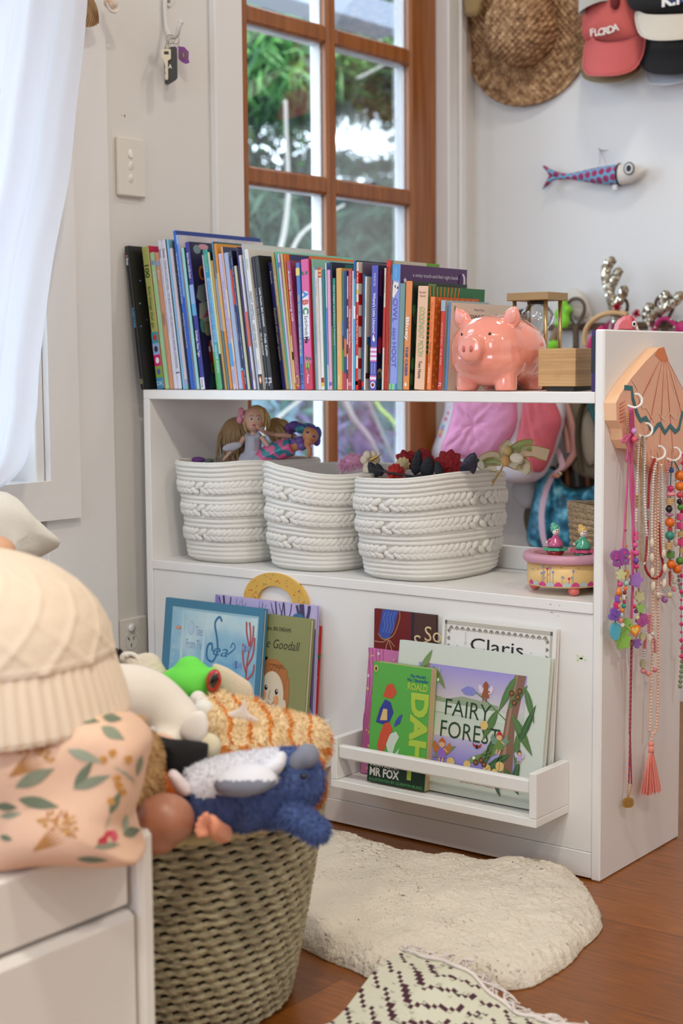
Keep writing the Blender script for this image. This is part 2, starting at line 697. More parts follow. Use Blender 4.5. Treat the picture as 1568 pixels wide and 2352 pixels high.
n_.links.new(mp2.outputs[0],no.inputs['Vector'])
rp = n_.nodes.new('ShaderNodeValToRGB')
rp.color_ramp.elements[0].position = 0.3
rp.color_ramp.elements[0].color = (0.48,0.48,0.48,1)
rp.color_ramp.elements[1].position = 0.72
rp.color_ramp.elements[1].color = (1.4,1.32,1.2,1)
n_.links.new(no.outputs['Fac'],rp.inputs[0])
mx = n_.nodes.new('ShaderNodeMix')
mx.data_type = 'RGBA'
mx.blend_type = 'MULTIPLY'
mx.inputs[0].default_value = 1.0
n_.links.new(br.outputs['Color'],mx.inputs[6])
n_.links.new(rp.outputs[0],mx.inputs[7])
n_.links.new(mx.outputs[2],b_.inputs['Base Color'])
mb = MB()
mb.box((-0.3,-4.4,-0.06),(3.7,1.4,0.0),fm)
struct('floor',mb)
mb = MB()
mb.box((-0.3,-4.4,2.44),(3.7,1.4,2.5),mat((225,223,220),rough=0.7))
struct('ceiling',mb)
XW = -0.055         # left wall face
XT = -0.037         # face of the boards nailed on it
XF = -0.022         # face of the window frame
YB = onx(XW,1090,400).y          # back wall face
def wy(px,py,x=XT):
 return onx(x,px,py).y
yA,yB_ = wy(255,600),wy(112,1300)          # upright cover board
yI,yO = wy(117,1105,XF),wy(188,1188,XF)  # window frame, inner and outer corner
zI,zO = onx(XF,117,1105).z,onx(XF,188,1188).z
yD0,yD1 = wy(497,300),wy(560,300)          # near door architrave
yE0,yE1 = onx(XW - 0.018,1003,300).y,wy(1052,300)        # far door architrave
mb = MB()
for y0,y1,z0,z1 in ((-4.4,-1.55,0,2.44),(-1.55,yI - 0.01,0,zI - 0.02),(-1.55,yI - 0.01,2.12,2.44),(yI - 0.01,yD1 - 0.004,0,2.44),
        (yD1 - 0.002,yE0 + 0.004,2.1,2.44),(yE0 + 0.004,YB,0,2.44)):
 mb.box((XW - 0.13,y0,z0),(XW,y1,z1),wall_p)
struct('wall_left',mb)
mb = MB()
mb.box((-0.3,YB,0),(3.7,YB + 0.12,2.44),wall_b)
struct('wall_back',mb)
mb = MB()
for x0,x1,z0,z1 in ((-0.3,0.3,0,2.44),(2.1,3.7,0,2.44),(0.3,2.1,0,0.7),(0.3,2.1,2.1,2.44)):
 mb.box((x0,-4.4,z0),(x1,-4.28,z1),wall_b)
struct('wall_front',mb)
mb = MB()
mb.box((3.6,-4.28,0),(3.7,YB,2.44),wall_b)
struct('wall_right',mb)
# boards on the left wall: cover board under the window, architraves round window and door
mb = MB()
mb.box((XW,yB_,0.003),(XT,yA,2.43),trim_p,bev=0.002)
struct('trim_1',mb)                                   # wide upright board between window and switch
mb = MB()
mb.box((XW,yD0,0.003),(XT,yD1,2.2),trim_p,bev=0.002)
struct('trim_2',mb)                                   # door architrave, near side
mb = MB()
mb.box((XW - 0.06,yE0,0.003),(XT,yE1,2.2),trim_p,bev=0.003)
struct('trim_3',mb)                                   # door architrave, far side
mb = MB()
mb.box((XW,yE1 + 0.004,0.003),(XT + 0.006,yE1 + 0.032,2.43),trim_p,bev=0.003)
struct('trim_4',mb)                                   # corner strip
# -- window on the left
tw = MB()
tm = trim_p
FW = Matrix(((0,0,1,XT),(1,0,0,0),(0,1,0,0),(0,0,0,1)))
tw.prism([(-1.7,zO),(yO,zO),(yI,zI),(-1.7,zI)],XF - XT,tm,FW)
tw.prism([(yO,zO),(yO,2.2),(yI,2.2),(yI,zI)],XF - XT,tm,FW)
win = struct('window_1',tw)
fr = MB()
fr.box((XW - 0.13,yI - 0.022,zI - 0.02),(XT,yI,2.12),tm,bev=0.002)        # reveal, right
fr.box((XW - 0.13,-1.55,zI - 0.02),(XT + 0.004,yI - 0.022,zI - 0.001),tm,bev=0.002)      # sill
fr.build('window_frame',win)
sa = MB()
grey = mat((150,158,178),rough=0.4)
ys = yI - 0.022
sa.box((XW - 0.10,ys - 0.075,zI),(XW - 0.065,ys,2.12),tm,bev=0.003)
sa.box((XW - 0.10,-1.55,zI),(XW - 0.065,ys - 0.075,zI + 0.06),grey,bev=0.003)
sa.build('sash',win)
gp = MB()
gp.box((XW - 0.087,-1.55,zI + 0.06),(XW - 0.083,ys - 0.075,2.12),glass_mat('window_glass'))
gp.build('window_pane',win)
lt = MB()
pl = onx(XW - 0.064,58,985)
lt.box((XW - 0.065,pl.y - 0.008,pl.z - 0.03),(XW - 0.05,pl.y + 0.006,pl.z + 0.03),mat((28,28,32),rough=0.4),bev=0.003)
lt.build('window_latch',win)
# -- glazed timber door
timber = ramp_mat('door_timber',(122,66,24),(176,108,50),'noise',3.0,0.42,(18,18,1.2),0.25,0.8,bump=0.06,coat=0.15)
door_out = mat((232,234,238),rough=0.5)
DX1 = XW - 0.018
DXM,DX0 = DX1 - 0.022,DX1 - 0.052
gl = glass_mat('door_glass')
yS0 = onx(DX1,571,300).y
yS1,yS2 = onx(DX1,944,300).y,onx(DX1,1003,300).y
ym0,ym1 = onx(DX1,753,300).y,onx(DX1,774,300).y
zm = [onx(DX1,571.8,7.6).z,onx(DX1,571.8,379).z]
pitch = zm[0] - zm[1]
zm += [zm[1] - pitch,zm[1] - 2 * pitch]
dr = MB()
dr.box((DX0,yD1 - 0.02,0.02),(DX1,yS0,2.08),timber,bev=0.002)
door = struct('door_1',dr)
def bar(name,y0,y1,z0,z1,e=0.0):
 q = MB()
 q.box((DXM,y0,z0),(DX1 - e,y1,z1),timber,bev=0.006)
 q.box((DX0 + e,y0,z0),(DXM - 0.0005,y1,z1),door_out,bev=0.002)
 q.build(name,door)
bar('stile',yS1,yS2,0.02,2.08)
bar('muntin',ym0,ym1,0.25,1.94)
for zt in zm:
 bar('muntin',yS0,ym0,zt - 0.04,zt,0.001)
 bar('muntin',ym1,yS1,zt - 0.04,zt,0.001)
bar('rail',yS0,yS1,1.94,2.08)
bar('rail',yS0,yS1,0.02,0.25)
zl = [1.94] + zm + [0.21]
for y0,y1 in ((yS0,ym0),(ym1,yS1)):
 for k in range(5):
  z1,z0 = (zl[k] - (0.0 if k == 0 else 0.04)),zl[k + 1]
  if k == 4:
   z0 = 0.25
  q = MB()
  q.box((DXM - 0.002,y0 + 0.0005,z0 + 0.0005),(DXM + 0.002,y1 - 0.0005,z1 - 0.0005),gl)
  q.build('pane',door)
# window in the wall behind the camera, only its daylight reaches the picture
q = MB()
for x0,x1,z0,z1 in ((0.3,0.37,0.7,2.1),(2.03,2.1,0.7,2.1),(0.37,2.03,0.7,0.77),(0.37,2.03,2.03,2.1),(1.17,1.23,0.77,2.03)):
 q.box((x0,-4.36,z0),(x1,-4.3,z1),trim_p,bev=0.003)
struct('window_2',q)
# == BOOKCASE
ZT,ZM,ZE,DU,T = 0.783,0.4504,0.880,0.293,0.0178
bk = thing('bookcase','low white painted open bookcase with a taller end panel, standing out from the left wall','bookcase',(0.5,0.15,0))
q = MB(); q.box((0,0,0),(0.0163,DU,ZT - T),PAINT,bev=0.0012); q.build('side_panel',bk)
q = MB(); q.box((0.9835,0,0),(1.0,DU,ZE),PAINT,bev=0.0025); q.build('end_panel',bk)
q = MB(); q.box((0,0,ZT - T),(0.9833,DU,ZT),PAINT,bev=0.0012); q.build('top_shelf',bk)
q = MB(); q.box((0.0165,0,ZM - T),(0.9833,DU,ZM),PAINT,bev=0.0012); q.build('middle_shelf',bk)
q = MB(); q.box((0.0165,0.003,0.045),(0.9833,0.02,ZM - T - 0.0006),PAINT,bev=0.001); q.build('front_panel',bk)
q = MB(); q.box((0.0165,0.001,0.003),(0.9833,DU,0.0445),PAINT,bev=0.001); q.build('bottom_board',bk)
q = MB(); q.box((0.0165,DU - 0.016,ZM + 0.0004),(0.9833,DU,ZM + 0.042),PAINT,bev=0.001); q.build('back_rail',bk)
q = MB(); q2 = MB()
scuff = mat((150,140,128),rough=0.8)
fm_ = frame((0,-0.0002,0),(1,0,0),(0,0,1))
for px,py,w in ((1264,1388,0.004),(1285,1391,0.003),(1267,1407,0.005),(1282,1415,0.003)):
 p = ony(-0.0002,px,py)
 q.flat(circ(p.x,p.z,w / 2,7,w / 6,0.5),scuff,fm_)
gp_ = ony(0.0028,1335,1514)
for k in range(7):
 q2.flat(circ(gp_.x + RNG.uniform(-.008,.008),gp_.z + RNG.uniform(-.008,.008),0.003,7,0.0018),mat((205,222,178),rough=0.8),frame((0,0.0028,0),(1,0,0),(0,0,1)),z=0.0003)
q.build('scuff_marks',bk); q2.build('green_smudge',bk)
# == BOOKS ON TOP
PAGE = mat((232,224,205),rough=0.8,bump=0.3,bscale=900,bstretch=(60,0.2,0.2))
def book(name,label,W_,H,D,M,spine,cover,decor=None,back=None,group=None,hard=True,cat='book',page=None):
 """local frame: x across the thickness (front cover at x=W_), y into the shelf, z up"""
 tb = min(0.0025 if hard else 0.0006,W_ * 0.28)
 t = thing(name,label,cat,M @ Vector((0,0,0)),group)
 c = MB()
 sm,cm = spine,cover
 c.box((0.0,0,0),(W_,tb,H),sm,M,bev=min(0.0012,W_ * 0.2))
 c.box((0.0,tb,0),(tb,D,H),back or cm,M)
 c.box((W_ - tb,tb,0),(W_,D,H),cm,M)
 if decor:
  S = M @ frame((0,0,0),(1,0,0),(0,0,1))          # spine plane: x across, y up, facing -y
  C = M @ frame((W_,0,0),(0,1,0),(0,0,1))         # front cover: x from spine to fore edge, y up
  decor(c,S,C,W_,H,D)
 c.build('cover',t)
 p = MB()
 pi = 0.003 if hard else 0.0008
 if W_ - 2 * tb > 0.0006:
  p.box((tb,tb,pi),(W_ - tb,D - pi,H - pi),page or PAGE,M)
  p.build('pages',t)
 return t
def spine_text(c,S,W_,H,body,col,top,bottom,size=0.6,bold=0.0,shear=0.0,off=0.0):
 """lettering that reads down the spine between two fractions of the height from the top"""
 L = H * (bottom - top)
 h = W_ * size
 Mx = S @ frame((W_ / 2 + off * W_,H * (1 - top),0),(0,-1,0),(1,0,0))
 vs,fs,x0,x1,y0,y1 = glyphs(body,bold,shear)
 c.text(body,mat(col,rough=0.5),Mx,height=h,width=L,align='L',bold=bold,shear=shear)
def band(c,S,W_,H,col,top,bottom):
 c.rect(-0.0001,H * (1 - bottom),W_ + 0.0001,H * (1 - top),mat(col,rough=0.5),S,0.0004)
def cover_band(c,C,D,H,col,u0,v0,u1,v1,z=0.0004):
 c.rect(D * u0,H * v0,D * u1,H * v1,mat(col,rough=0.45),C,z)
KNOT = [(323,893,285,566),(399.5,894,360.6,553),(438.4,895,394.4,531),(462,896,419,558),(502,896,462.5,576),(536,896.5,495,585),(582,897,539,589),
  (611,897.5,570,592),(656.6,898,620.6,579),(680.6,898.5,655.7,599.5),(690,898.5,678,604),(699,899,689,596),(727,899,717,615),(756,899,750.7,620),
  (773.7,899,771,616),(799,899.5,800,618),(817,900,819,602),(849,900,854,610),(880.4,900,887.6,598),(893.7,900,902,608),(924,900,932,646),(950,900,959.6,658),
  (978.6,900,988,682),(1004.5,900,1013,689),(1022,900,1028,695)]
def slope_at(bl):
 """how far a spine at this spot tips sideways (pixels per pixel of height), read off the row"""
 ks = [(k[0],(k[2] - k[0]) / (k[1] - k[3])) for k in KNOT]
 if bl <= ks[0][0]:
  return ks[0][1]
 for a,b in zip(ks,ks[1:]):
  if bl <= b[0]:
   return a[1] + (b[1] - a[1]) * (bl - a[0]) / (b[0] - a[0])
 return ks[-1][1]
row_x = [None]          # right edge of the last book at the shelf
def shelf_book(bl,br,top,D,spine,cover,label,decor=None,hard=True,back=None,name='book',setback=None,page=None):
 zb = ZT + 0.0006
 by = 893 + 7 * min(1,max(0,(bl - 323) / 550))
 if row_x[0] is None:
  y = 0.004
 else:
  # the spine stands just right of its neighbour; its distance from the shelf edge follows from the line of sight
  d = ray(bl,by)
  y = CAM.y + d.y * (row_x[0] - CAM.x) / d.x
  y = max(0.0,min(0.028 + 0.045 * (bl - 323) / 700,y))
 if setback is not None:
  y = setback
 p0 = ony(y,bl,by)
 p1 = ony(y,br,by)
 x0 = p0.x
 if row_x[0] is not None:
  x0 = max(x0,row_x[0])
 W_ = max(0.0022,p1.x - p0.x - 0.0004)
 tlx = bl + slope_at(bl) * (by - top)
 pt = ony(y,tlx,top)
 a = math.atan2(pt.x - p0.x,pt.z - zb)
 H = math.hypot(pt.x - p0.x,pt.z - zb)
 a_prev = shelf_book.a
 a = max(a,a_prev)                      # no book leans further left than the one before it
 shelf_book.a = a
 piv = x0 if a <= 0 else x0 + W_
 M = Matrix.Translation((x0,y,zb))
 if a <= 0:
  M = M @ Matrix.Rotation(a,4,'Y')
 else:
  M = Matrix.Translation((x0 + W_,y,zb)) @ Matrix.Rotation(a,4,'Y') @ Matrix.Translation((-W_,0,0))
 D = min(D,DU + 0.0 - y)
 row_x[0] = x0 + W_ / math.cos(a) + 0.0008
 sp = mat(spine,rough=0.42) if not hasattr(spine,'node_tree') else spine
 cv = mat(cover,rough=0.4) if not hasattr(cover,'node_tree') else cover
 return book(name,label,W_,H,D,M,sp,cv,decor,back=mat(back,rough=0.4) if back else None,group='picture books on top of the bookcase',hard=hard,page=page)
shelf_book.a = -1.0
def st(*texts,bands=(),cov=()):
 """decor made of spine lettering, spine bands and cover patches"""
 def f(c,S,C,W_,H,D):
  for b in bands:
   band(c,S,W_,H,*b)
  for b in cov:
   cover_band(c,C,D,H,*b)
  for t in texts:
   body,col,top,bot,size = t[:5]
   spine_text(c,S,W_,H,body,col,top,bot,size,*(t[5:]))
 return f
def d_sleepy(c,S,C,W_,H,D):
 spine_text(c,S,W_,H,'SLEEPYTIME',(88,178,226),0.43,0.57,0.55,0.01)
 spine_text(c,S,W_,H,'Bluey',(238,238,240),0.085,0.135,0.6,0.02)
 c.flat(circ(W_ / 2,H * 0.93,W_ * 0.22,10),mat((222,150,190)),S,0.0006)
 c.flat(circ(W_ / 2,H * 0.055,W_ * 0.34,14,W_ * 0.5),mat((190,184,128)),S,0.0006)
 c.flat(circ(W_ / 2,H * 0.055,W_ * 0.2,14,W_ * 0.32),mat((40,40,30)),S,0.0009)
 c.rect(0.0045,0,0.0055,H,mat((52,44,40)),C,0.0003)
 rg = random.Random(3)
 for k in range(26):
  r = rg.uniform(0.0007,0.0016)
  c.flat(circ(rg.uniform(0.008,D * 0.9),rg.uniform(0.02,H - 0.02),r,8),mat(rg.choice([(210,215,225),(120,160,225),(205,190,210)])),C,0.0005)
shelf_book(323,331,566,0.205,(24,24,30),(26,27,24),'black starry picture book at the far left end of the row',d_sleepy)
def d_100(c,S,C,W_,H,D):
 spine_text(c,S,W_,H,'100',(40,66,34),0.13,0.22,0.62,0.02)
 spine_text(c,S,W_,H,'first things that go',(74,92,40),0.28,0.57,0.42,0.005)
 h0 = 0.60
 for i,(cl,dot) in enumerate([((66,148,160),(196,60,44)),((146,172,216),(60,44,44)),((204,34,110),(240,240,244)),((128,168,54),(92,84,172)),((60,138,178),(160,200,222))]):
  a,b = h0 + i * 0.08,h0 + (i + 1) * 0.08
  band(c,S,W_,H,cl,a,b)
  if i < 4:
   c.flat(circ(W_ / 2,H * (1 - (a + b) / 2),W_ * 0.28,10,H * 0.022),mat(dot),S,0.0007)
  else:
   c.text('DK',mat((200,222,232)),S @ frame((W_ / 2,H * (1 - (a + b) / 2),0),(1,0,0),(0,1,0)),height=H * 0.03,z=0.0007)
shelf_book(362,377,568,0.17,(170,172,96),(196,40,82),'lime green spine lettered 100 first things that go',d_100)
shelf_book(379.7,388,581,0.19,(160,204,154),(206,210,178),'pale green thin paperback beside the lime green spine',st(('BLUEY',(226,240,226),0.14,0.22,0.5),('GRANNIES',(214,232,210),0.42,0.52,0.5),bands=[((120,150,190),0.06,0.09)]),hard=False)
shelf_book(391,399,581,0.19,(206,148,114),(214,160,124),'peach thin paperback lettered CAMPING',st(('CAMPING',(70,84,130),0.44,0.53,0.5),('Bluey',(232,224,224),0.13,0.2,0.5),bands=[((150,160,200),0.06,0.10)]),hard=False)
shelf_book(400,408,553,0.2,(214,212,228),(20,70,74),'white movie storybook with pale blue spine lettering, left of its twin',st(('Disney',(40,42,58),0.06,0.12,0.6),('MOVIE COLLECTION: THE LITTLE MERMAID',(150,178,208),0.14,0.62,0.42)))
shelf_book(408.5,417.4,552,0.2,(216,214,228),(16,62,66),'white movie storybook with dark spine lettering, right of its twin',st(('Disney',(40,42,58),0.06,0.12,0.6),("MOVIE COLLECTION  TIM BURTON'S THE NIGHTMARE BEFORE CHRISTMAS",(92,96,124),0.14,0.86,0.4),bands=[((60,66,110),0.885,0.893)]))
shelf_book(420.5,425.4,551,0.19,(134,188,226),(126,190,200),'sky blue slim spine between the white pair and the pinkish one',st(('little surprise',(190,216,236),0.35,0.6,0.5)),hard=False)
shelf_book(425.7,432.6,571,0.18,(206,194,206),(196,190,200),'pinkish white slim spine with a lilac foot',st(bands=[((160,164,200),0.93,0.97),((120,180,190),0.97,1.0)]),hard=False)
shelf_book(433,437,555,0.19,(30,32,44),(30,36,52),'very thin black spine left of the tall royal blue book',st(('Starry Tracks',(150,154,168),0.05,0.36,0.5),('TOR BRECHT',(160,164,178),0.44,0.6,0.5)),hard=False)
shelf_book(438,443.8,531,0.252,(52,104,200),(36,64,140),'tallest royal blue book of the row',st(('THE CLUMSY FAIRY PARTY GLOBE MOSHE DE FIDDES',(214,226,244),0.14,0.46,0.55),('Aunty Poppy and Gumnut Gorilla',(222,216,150),0.52,0.74,0.5)))
shelf_book(444.2,449,541,0.252,(112,158,226),ramp_mat('pearly_cover',(186,182,184),(206,196,206),'noise',22,0.3),'tall slim pale blue book with a pearly white cover',st(bands=[((160,188,232),0.0,0.06),((44,92,190),0.4,1.0)]))
shelf_book(452.4,459,571,0.2,(158,208,210),(36,96,88),'pale aqua slim spine with dark green edges',None,hard=False)
def d_bella(c,S,C,W_,H,D):
 spine_text(c,S,W_,H,'Bella Kylee and Jilla Seed',(226,228,240),0.075,0.245,0.55,0.01)
 spine_text(c,S,W_,H,'Gadeegle, Sleep Tight',(232,232,242),0.60,0.78,0.55,0.01)
 band(c,S,W_,H,(150,178,226),0.29,0.42)
 band(c,S,W_,H,(92,168,216),0.42,0.50)
 band(c,S,W_,H,(226,220,232),0.92,1.0)
 c.text('bonda',mat((90,60,60)),S @ frame((W_ / 2,H * 0.04,0),(0,-1,0),(1,0,0)),width=H * 0.06,z=0.0008)
 C2 = lambda p,cl,z=0.0004: c.flat([(D * x,H * y) for x,y in p],mat(cl,rough=0.35),C,z)
 C2(circ(0.10,0.95,0.05,14,0.03),(120,140,150))
 C2(circ(0.19,0.97,0.07,14,0.02),(200,150,160))
 C2(circ(0.13,0.79,0.042,16,0.05),(150,84,24)); C2(circ(0.14,0.79,0.028,16,0.034),(34,26,60),0.0007)
 C2([(0.02,0.62),(0.06,0.70),(0.16,0.72),(0.17,0.62),(0.10,0.58)],(110,118,124))
 C2([(0.03,0.48),(0.05,0.58),(0.16,0.60),(0.17,0.46),(0.10,0.44)],(140,142,138))
 C2([(0.07,0.48),(0.16,0.55),(0.17,0.50)],(160,70,96),0.0007)
 C2(circ(0.12,0.41,0.05,12,0.05),(134,124,94)); C2(circ(0.06,0.43,0.03,10,0.05),(70,130,130))
 C2(circ(0.15,0.25,0.045,16,0.085),(150,28,28))
 for x,y in ((0.12,0.27),(0.15,0.31),(0.17,0.22)):
  C2(circ(x,y,0.014,8,0.022),(210,196,190),0.0007)
 C2(circ(0.13,0.14,0.018,12,0.036),(150,110,40)); C2(circ(0.13,0.14,0.01,12,0.026),(30,30,50),0.0007)
 C2([(0.06,0.0),(0.10,0.12),(0.16,0.06),(0.17,0.0)],(34,62,72))
shelf_book(462,471.5,558,0.21,(60,60,150),(34,28,66),'purple picture book whose dark cover shows a red spotted toadstool',d_bella)
shelf_book(498.5,501.8,587,0.2,(196,178,204),(92,150,70),'hair-thin lilac and green spine against the toadstool cover',st(bands=[((92,150,66),0.72,1.0)]),hard=False)
shelf_book(502,511.5,576,0.2,(118,184,226),(20,92,104),'teal to sky blue counting book with a green foot',st(('TEN LITTLE',(150,220,150),0.03,0.16,0.5),('AUSTRALIA UNDER THE SEA 1 2 3',(72,134,190),0.22,0.64,0.55),('WALKER BOOKS',(222,240,236),0.68,0.88,0.5),bands=[((44,150,140),0,0.12),((50,140,180),0.12,0.2),((64,164,170),0.66,0.78),((84,172,118),0.78,1.0)]))
shelf_book(512,516.8,581,0.19,(206,208,160),(34,44,34),'thin cream spine with a dark lower third',st(bands=[((24,30,40),0.74,1.0)],cov=[((16,30,20),0,0.55,1,1),((96,190,170),0,0.2,1,0.55)]),hard=False)
shelf_book(517.2,521,600,0.19,(198,158,90),(190,150,90),'thin tan spine in front of the slate teal cover',None,hard=False)
shelf_book(523,527.4,557,0.21,(88,128,150),(50,92,96),'tall slate teal slim book',st(bands=[((140,160,200),0.25,0.6)]))
shelf_book(528,534,562,0.2,(214,142,60),(214,146,52),'tall amber orange book beside the slate teal one',st(bands=[((216,172,110),0.2,0.6)]))
shelf_book(536,544,585,0.19,(190,184,218),(196,190,220),'lilac spine lettered on the corner with a blue picture',st(('The Shop  ON THE CORNER',(140,136,186),0.2,0.66,0.42),('SCHMIDT',(140,136,176),0.86,0.96,0.4),bands=[((92,158,220),0.66,0.83)]),hard=False)
shelf_book(544.3,548,569,0.19,(230,176,150),(58,66,96),'thin pink and yellow streaked spine with a navy cover',st(bands=[((232,208,170),0.3,0.5),((232,210,170),0.64,0.8)]),hard=False)
shelf_book(548.3,558.3,583,0.19,(162,180,212),(150,156,160),'plain powder blue spine',None)
shelf_book(559,563.7,592,0.18,(34,44,98),(34,40,88),'navy spine with long red blocks',st(('THE DREAM MUM AND THE SINGING',(170,176,206),0.42,0.64,0.5),bands=[((212,66,44),0.1,0.36),((206,64,40),0.86,1.0),((120,190,210),0.84,0.855)]),hard=False)
shelf_book(564,568,578,0.18,(40,56,116),(18,20,32),'slim navy spine with a black cover',st(('SIZE AND SHAPE MATTER',(190,196,220),0.05,0.4,0.5),('A SNAIL STRETCHER',(200,206,226),0.6,0.78,0.5),('RED BIRD',(210,214,230),0.86,0.96,0.5)),hard=False)
shelf_book(569,575,613,0.17,(196,198,172),(120,116,96),'pale sage slim spine',None,hard=False)
shelf_book(579,582,570,0.18,(58,54,128),(46,36,72),'thin violet spine with a dark plum cover',None,hard=False)
shelf_book(582.3,588.4,589,0.18,(222,212,220),(176,168,166),'white spine with a coral red block and a grey cover',st(('elizabeth',(170,150,160),0.86,0.93,0.5),bands=[((224,108,92),0.42,0.68)]))
shelf_book(592,595.5,562,0.245,(166,180,214),(194,200,196),'tall book with a plain pale grey cover rising above the row',None,setback=0.02)
def d_night(c,S,C,W_,H,D):
 spine_text(c,S,W_,H,'Kartino',(110,140,110),0.07,0.14,0.4)
 spine_text(c,S,W_,H,'NIGHT ANIMALS',(60,62,66),0.30,0.50,0.62,0.0)
 spine_text(c,S,W_,H,'need sleep too',(90,92,96),0.53,0.70,0.6)
 spine_text(c,S,W_,H,'vincent',(160,162,170),0.79,0.86,0.4)
 band(c,S,W_,H,(34,32,30),0.89,1.0)
 c.flat(circ(W_ / 2,H * 0.07,W_ * 0.36,16,H * 0.028),mat((222,110,40)),S,0.0007)
 c.flat(circ(W_ / 2,H * 0.069,W_ * 0.16,12,H * 0.018),mat((242,242,240)),S,0.001)
shelf_book(596.7,605.6,576,0.17,(216,216,214),(206,200,190),'white paperback spine about night animals, black foot with an orange oval',d_night,hard=False)
shelf_book(610.5,617.6,592,0.17,(44,48,62),(30,32,40),'slate grey spine of the little people pair, left one',st(('Little People, BIG DREAMS',(206,210,220),0.24,0.54,0.42),('VELIA INGHAM',(224,226,232),0.57,0.74,0.5,0.02),('FL',(196,198,216),0.91,0.97,0.7,0.03)))
shelf_book(618,628,590,0.19,(22,22,24),(16,16,17),'black spine lettered big dreams with a black cover',st(('Little People, BIG DREAMS',(232,232,234),0.24,0.53,0.4,0.01),('Frida Kahlo',(238,238,240),0.58,0.75,0.55,0.0,0.3),('FL',(196,196,204),0.91,0.97,0.7,0.03)))
shelf_book(648,656.4,604,0.17,(32,30,88),(24,22,66),'dark indigo spine about the solar system',st(('Kinetic',(196,196,220),0.07,0.17,0.45),('Explore the solar system',(176,160,104),0.36,0.77,0.55)))
shelf_book(656.8,663.5,581,0.18,(180,160,110),(176,156,104),'khaki tan spine lettered my body, my rules',st(('MY BODY, MY RULES',(236,232,220),0.17,0.39,0.5,0.01),('BERN STEWART',(214,204,170),0.55,0.78,0.4)))
shelf_book(663.8,667,578,0.235,(60,172,140),(112,200,178),'tall mint green book',None)
shelf_book(667.3,672.4,584,0.19,(190,174,214),(186,168,206),'slim lavender spine beside the mustard one',st(bands=[((92,108,190),0.06,0.1)]),hard=False)
shelf_book(672.7,678,583,0.18,(204,168,92),(176,132,56),'mustard yellow spine with a gold cover',None,hard=False)
shelf_book(678.2,680.6,584,0.215,(222,112,40),(222,112,36),'tall thin orange book with a navy picture',st(bands=[((232,190,150),0.6,0.95),((40,34,36),0.72,0.78)],cov=[((42,50,96),0.06,0.86,0.33,1.0)]))
def d_animals(c,S,C,W_,H,D):
 spine_text(c,S,W_,H,'Animals Showing Off',(240,224,232),0.075,0.47,0.55,0.0)
 spine_text(c,S,W_,H,'NATIONAL GEOGRAPHIC',(222,180,192),0.75,0.87,0.18,0.0,0.0,-0.25)
 spine_text(c,S,W_,H,'SOCIETY',(222,180,192),0.75,0.82,0.18,0.0,0.0,0.1)
 a,b = 0.89,0.975
 for r_ in ((0.1,a,0.2,b),(0.8,a,0.9,b),(0.1,a,0.9,a + 0.012),(0.1,b - 0.012,0.9,b)):
  c.rect(W_ * r_[0],H * (1 - r_[3]),W_ * r_[2],H * (1 - r_[1]),mat((208,178,80)),S,0.0006)
shelf_book(681,690,599.5,0.18,(158,64,110),(140,46,84),'magenta spine lettered Animals Showing Off',d_animals)
shelf_book(690.4,699.2,604,0.15,(72,118,192),(60,110,190),'worn blue board book spine about a big red car',st(('TOOT TOOT, CHUGGA CHUGGA, BIG RED CAR',(226,218,130),0.25,0.735,0.5,0.012),('FIVE MILE',(30,52,100),0.8,0.96,0.45,0.01),bands=[((226,206,120),0.04,0.1)]))
def d_abc(c,S,C,W_,H,D):
 WM = mat((232,232,236),rough=0.35)
 x0,x1,ya,yb = W_ * 0.08,W_ * 0.92,H * (1 - 0.27),H * (1 - 0.585)
 pill = [(W_ / 2 + (x1 - x0) / 2 * math.cos(t),ya - 0.001 + (x1 - x0) / 2 * math.sin(t)) for t in [PI * k / 12 for k in range(13)]]
 pill += [(W_ / 2 - (x1 - x0) / 2 * math.cos(t),yb - (x1 - x0) / 2 * math.sin(t)) for t in [PI * k / 12 for k in range(13)]]
 c.flat(pill,WM,S,0.0005)
 for ch,cl,t in (('A',(80,140,210),0.315),('B',(220,90,80),0.375),('C',(50,150,90),0.44)):
  c.text(ch,mat(cl),S @ frame((W_ / 2,H * (1 - t + 0.045),0),(0,-1,0),(1,0,0)),height=W_ * 0.68,bold=0.05,z=0.0009)
 spine_text(c,S,W_,H,'Earth-Friendly',(44,44,48),0.375 + 0.06,0.585,0.45,0.01)
 spine_text(c,S,W_,H,'Me',(30,30,34),0.592,0.642,0.55,0.03)
 band(c,S,W_,H,(196,60,84),0.80,1.0)
 spine_text(c,S,W_,H,'Blue Frame',(240,226,232),0.83,0.95,0.3,0.01)
 for x,y,a in ((0.3,0.875,1.9),(0.55,0.88,0.9),(0.25,0.26,5.2),(0.6,0.25,5.6)):
  c.flat(leaf(W_ * x,H * y,W_ * 0.55,W_ * 0.24,a),mat((52,116,92)),S,0.0006)
 c.flat(leaf(W_ * 0.5,H * 0.19 - W_ * 0.6,W_ * 1.25,W_ * 0.5,PI / 2),mat((150,190,104)),S,0.0006)
 c.rect(W_ * 0.47,H * 0.125,W_ * 0.53,H * 0.21,mat((30,40,40)),S,0.0009)
shelf_book(700,717.6,596,0.15,(220,96,158),(192,54,76),'thick pink and red alphabet board book with a white pill shaped title',d_abc,page=mat((196,52,72),rough=0.5))
shelf_book(724.5,727.3,595,0.2,(124,180,160),(134,186,164),'book with a mint cover printed with dark trees, behind the alphabet book',st(cov=[((52,88,40),0.24,0.90,0.29,0.985),((52,88,40),0.42,0.90,0.47,0.985),((46,80,40),0.62,0.93,0.67,0.985)]),hard=False)
shelf_book(727.6,731,615,0.17,(146,172,196),(140,160,182),'thin grey blue spine right of the alphabet book',st(('ESSIE NEARS HOME',(90,106,150),0.45,0.7,0.5)),hard=False)
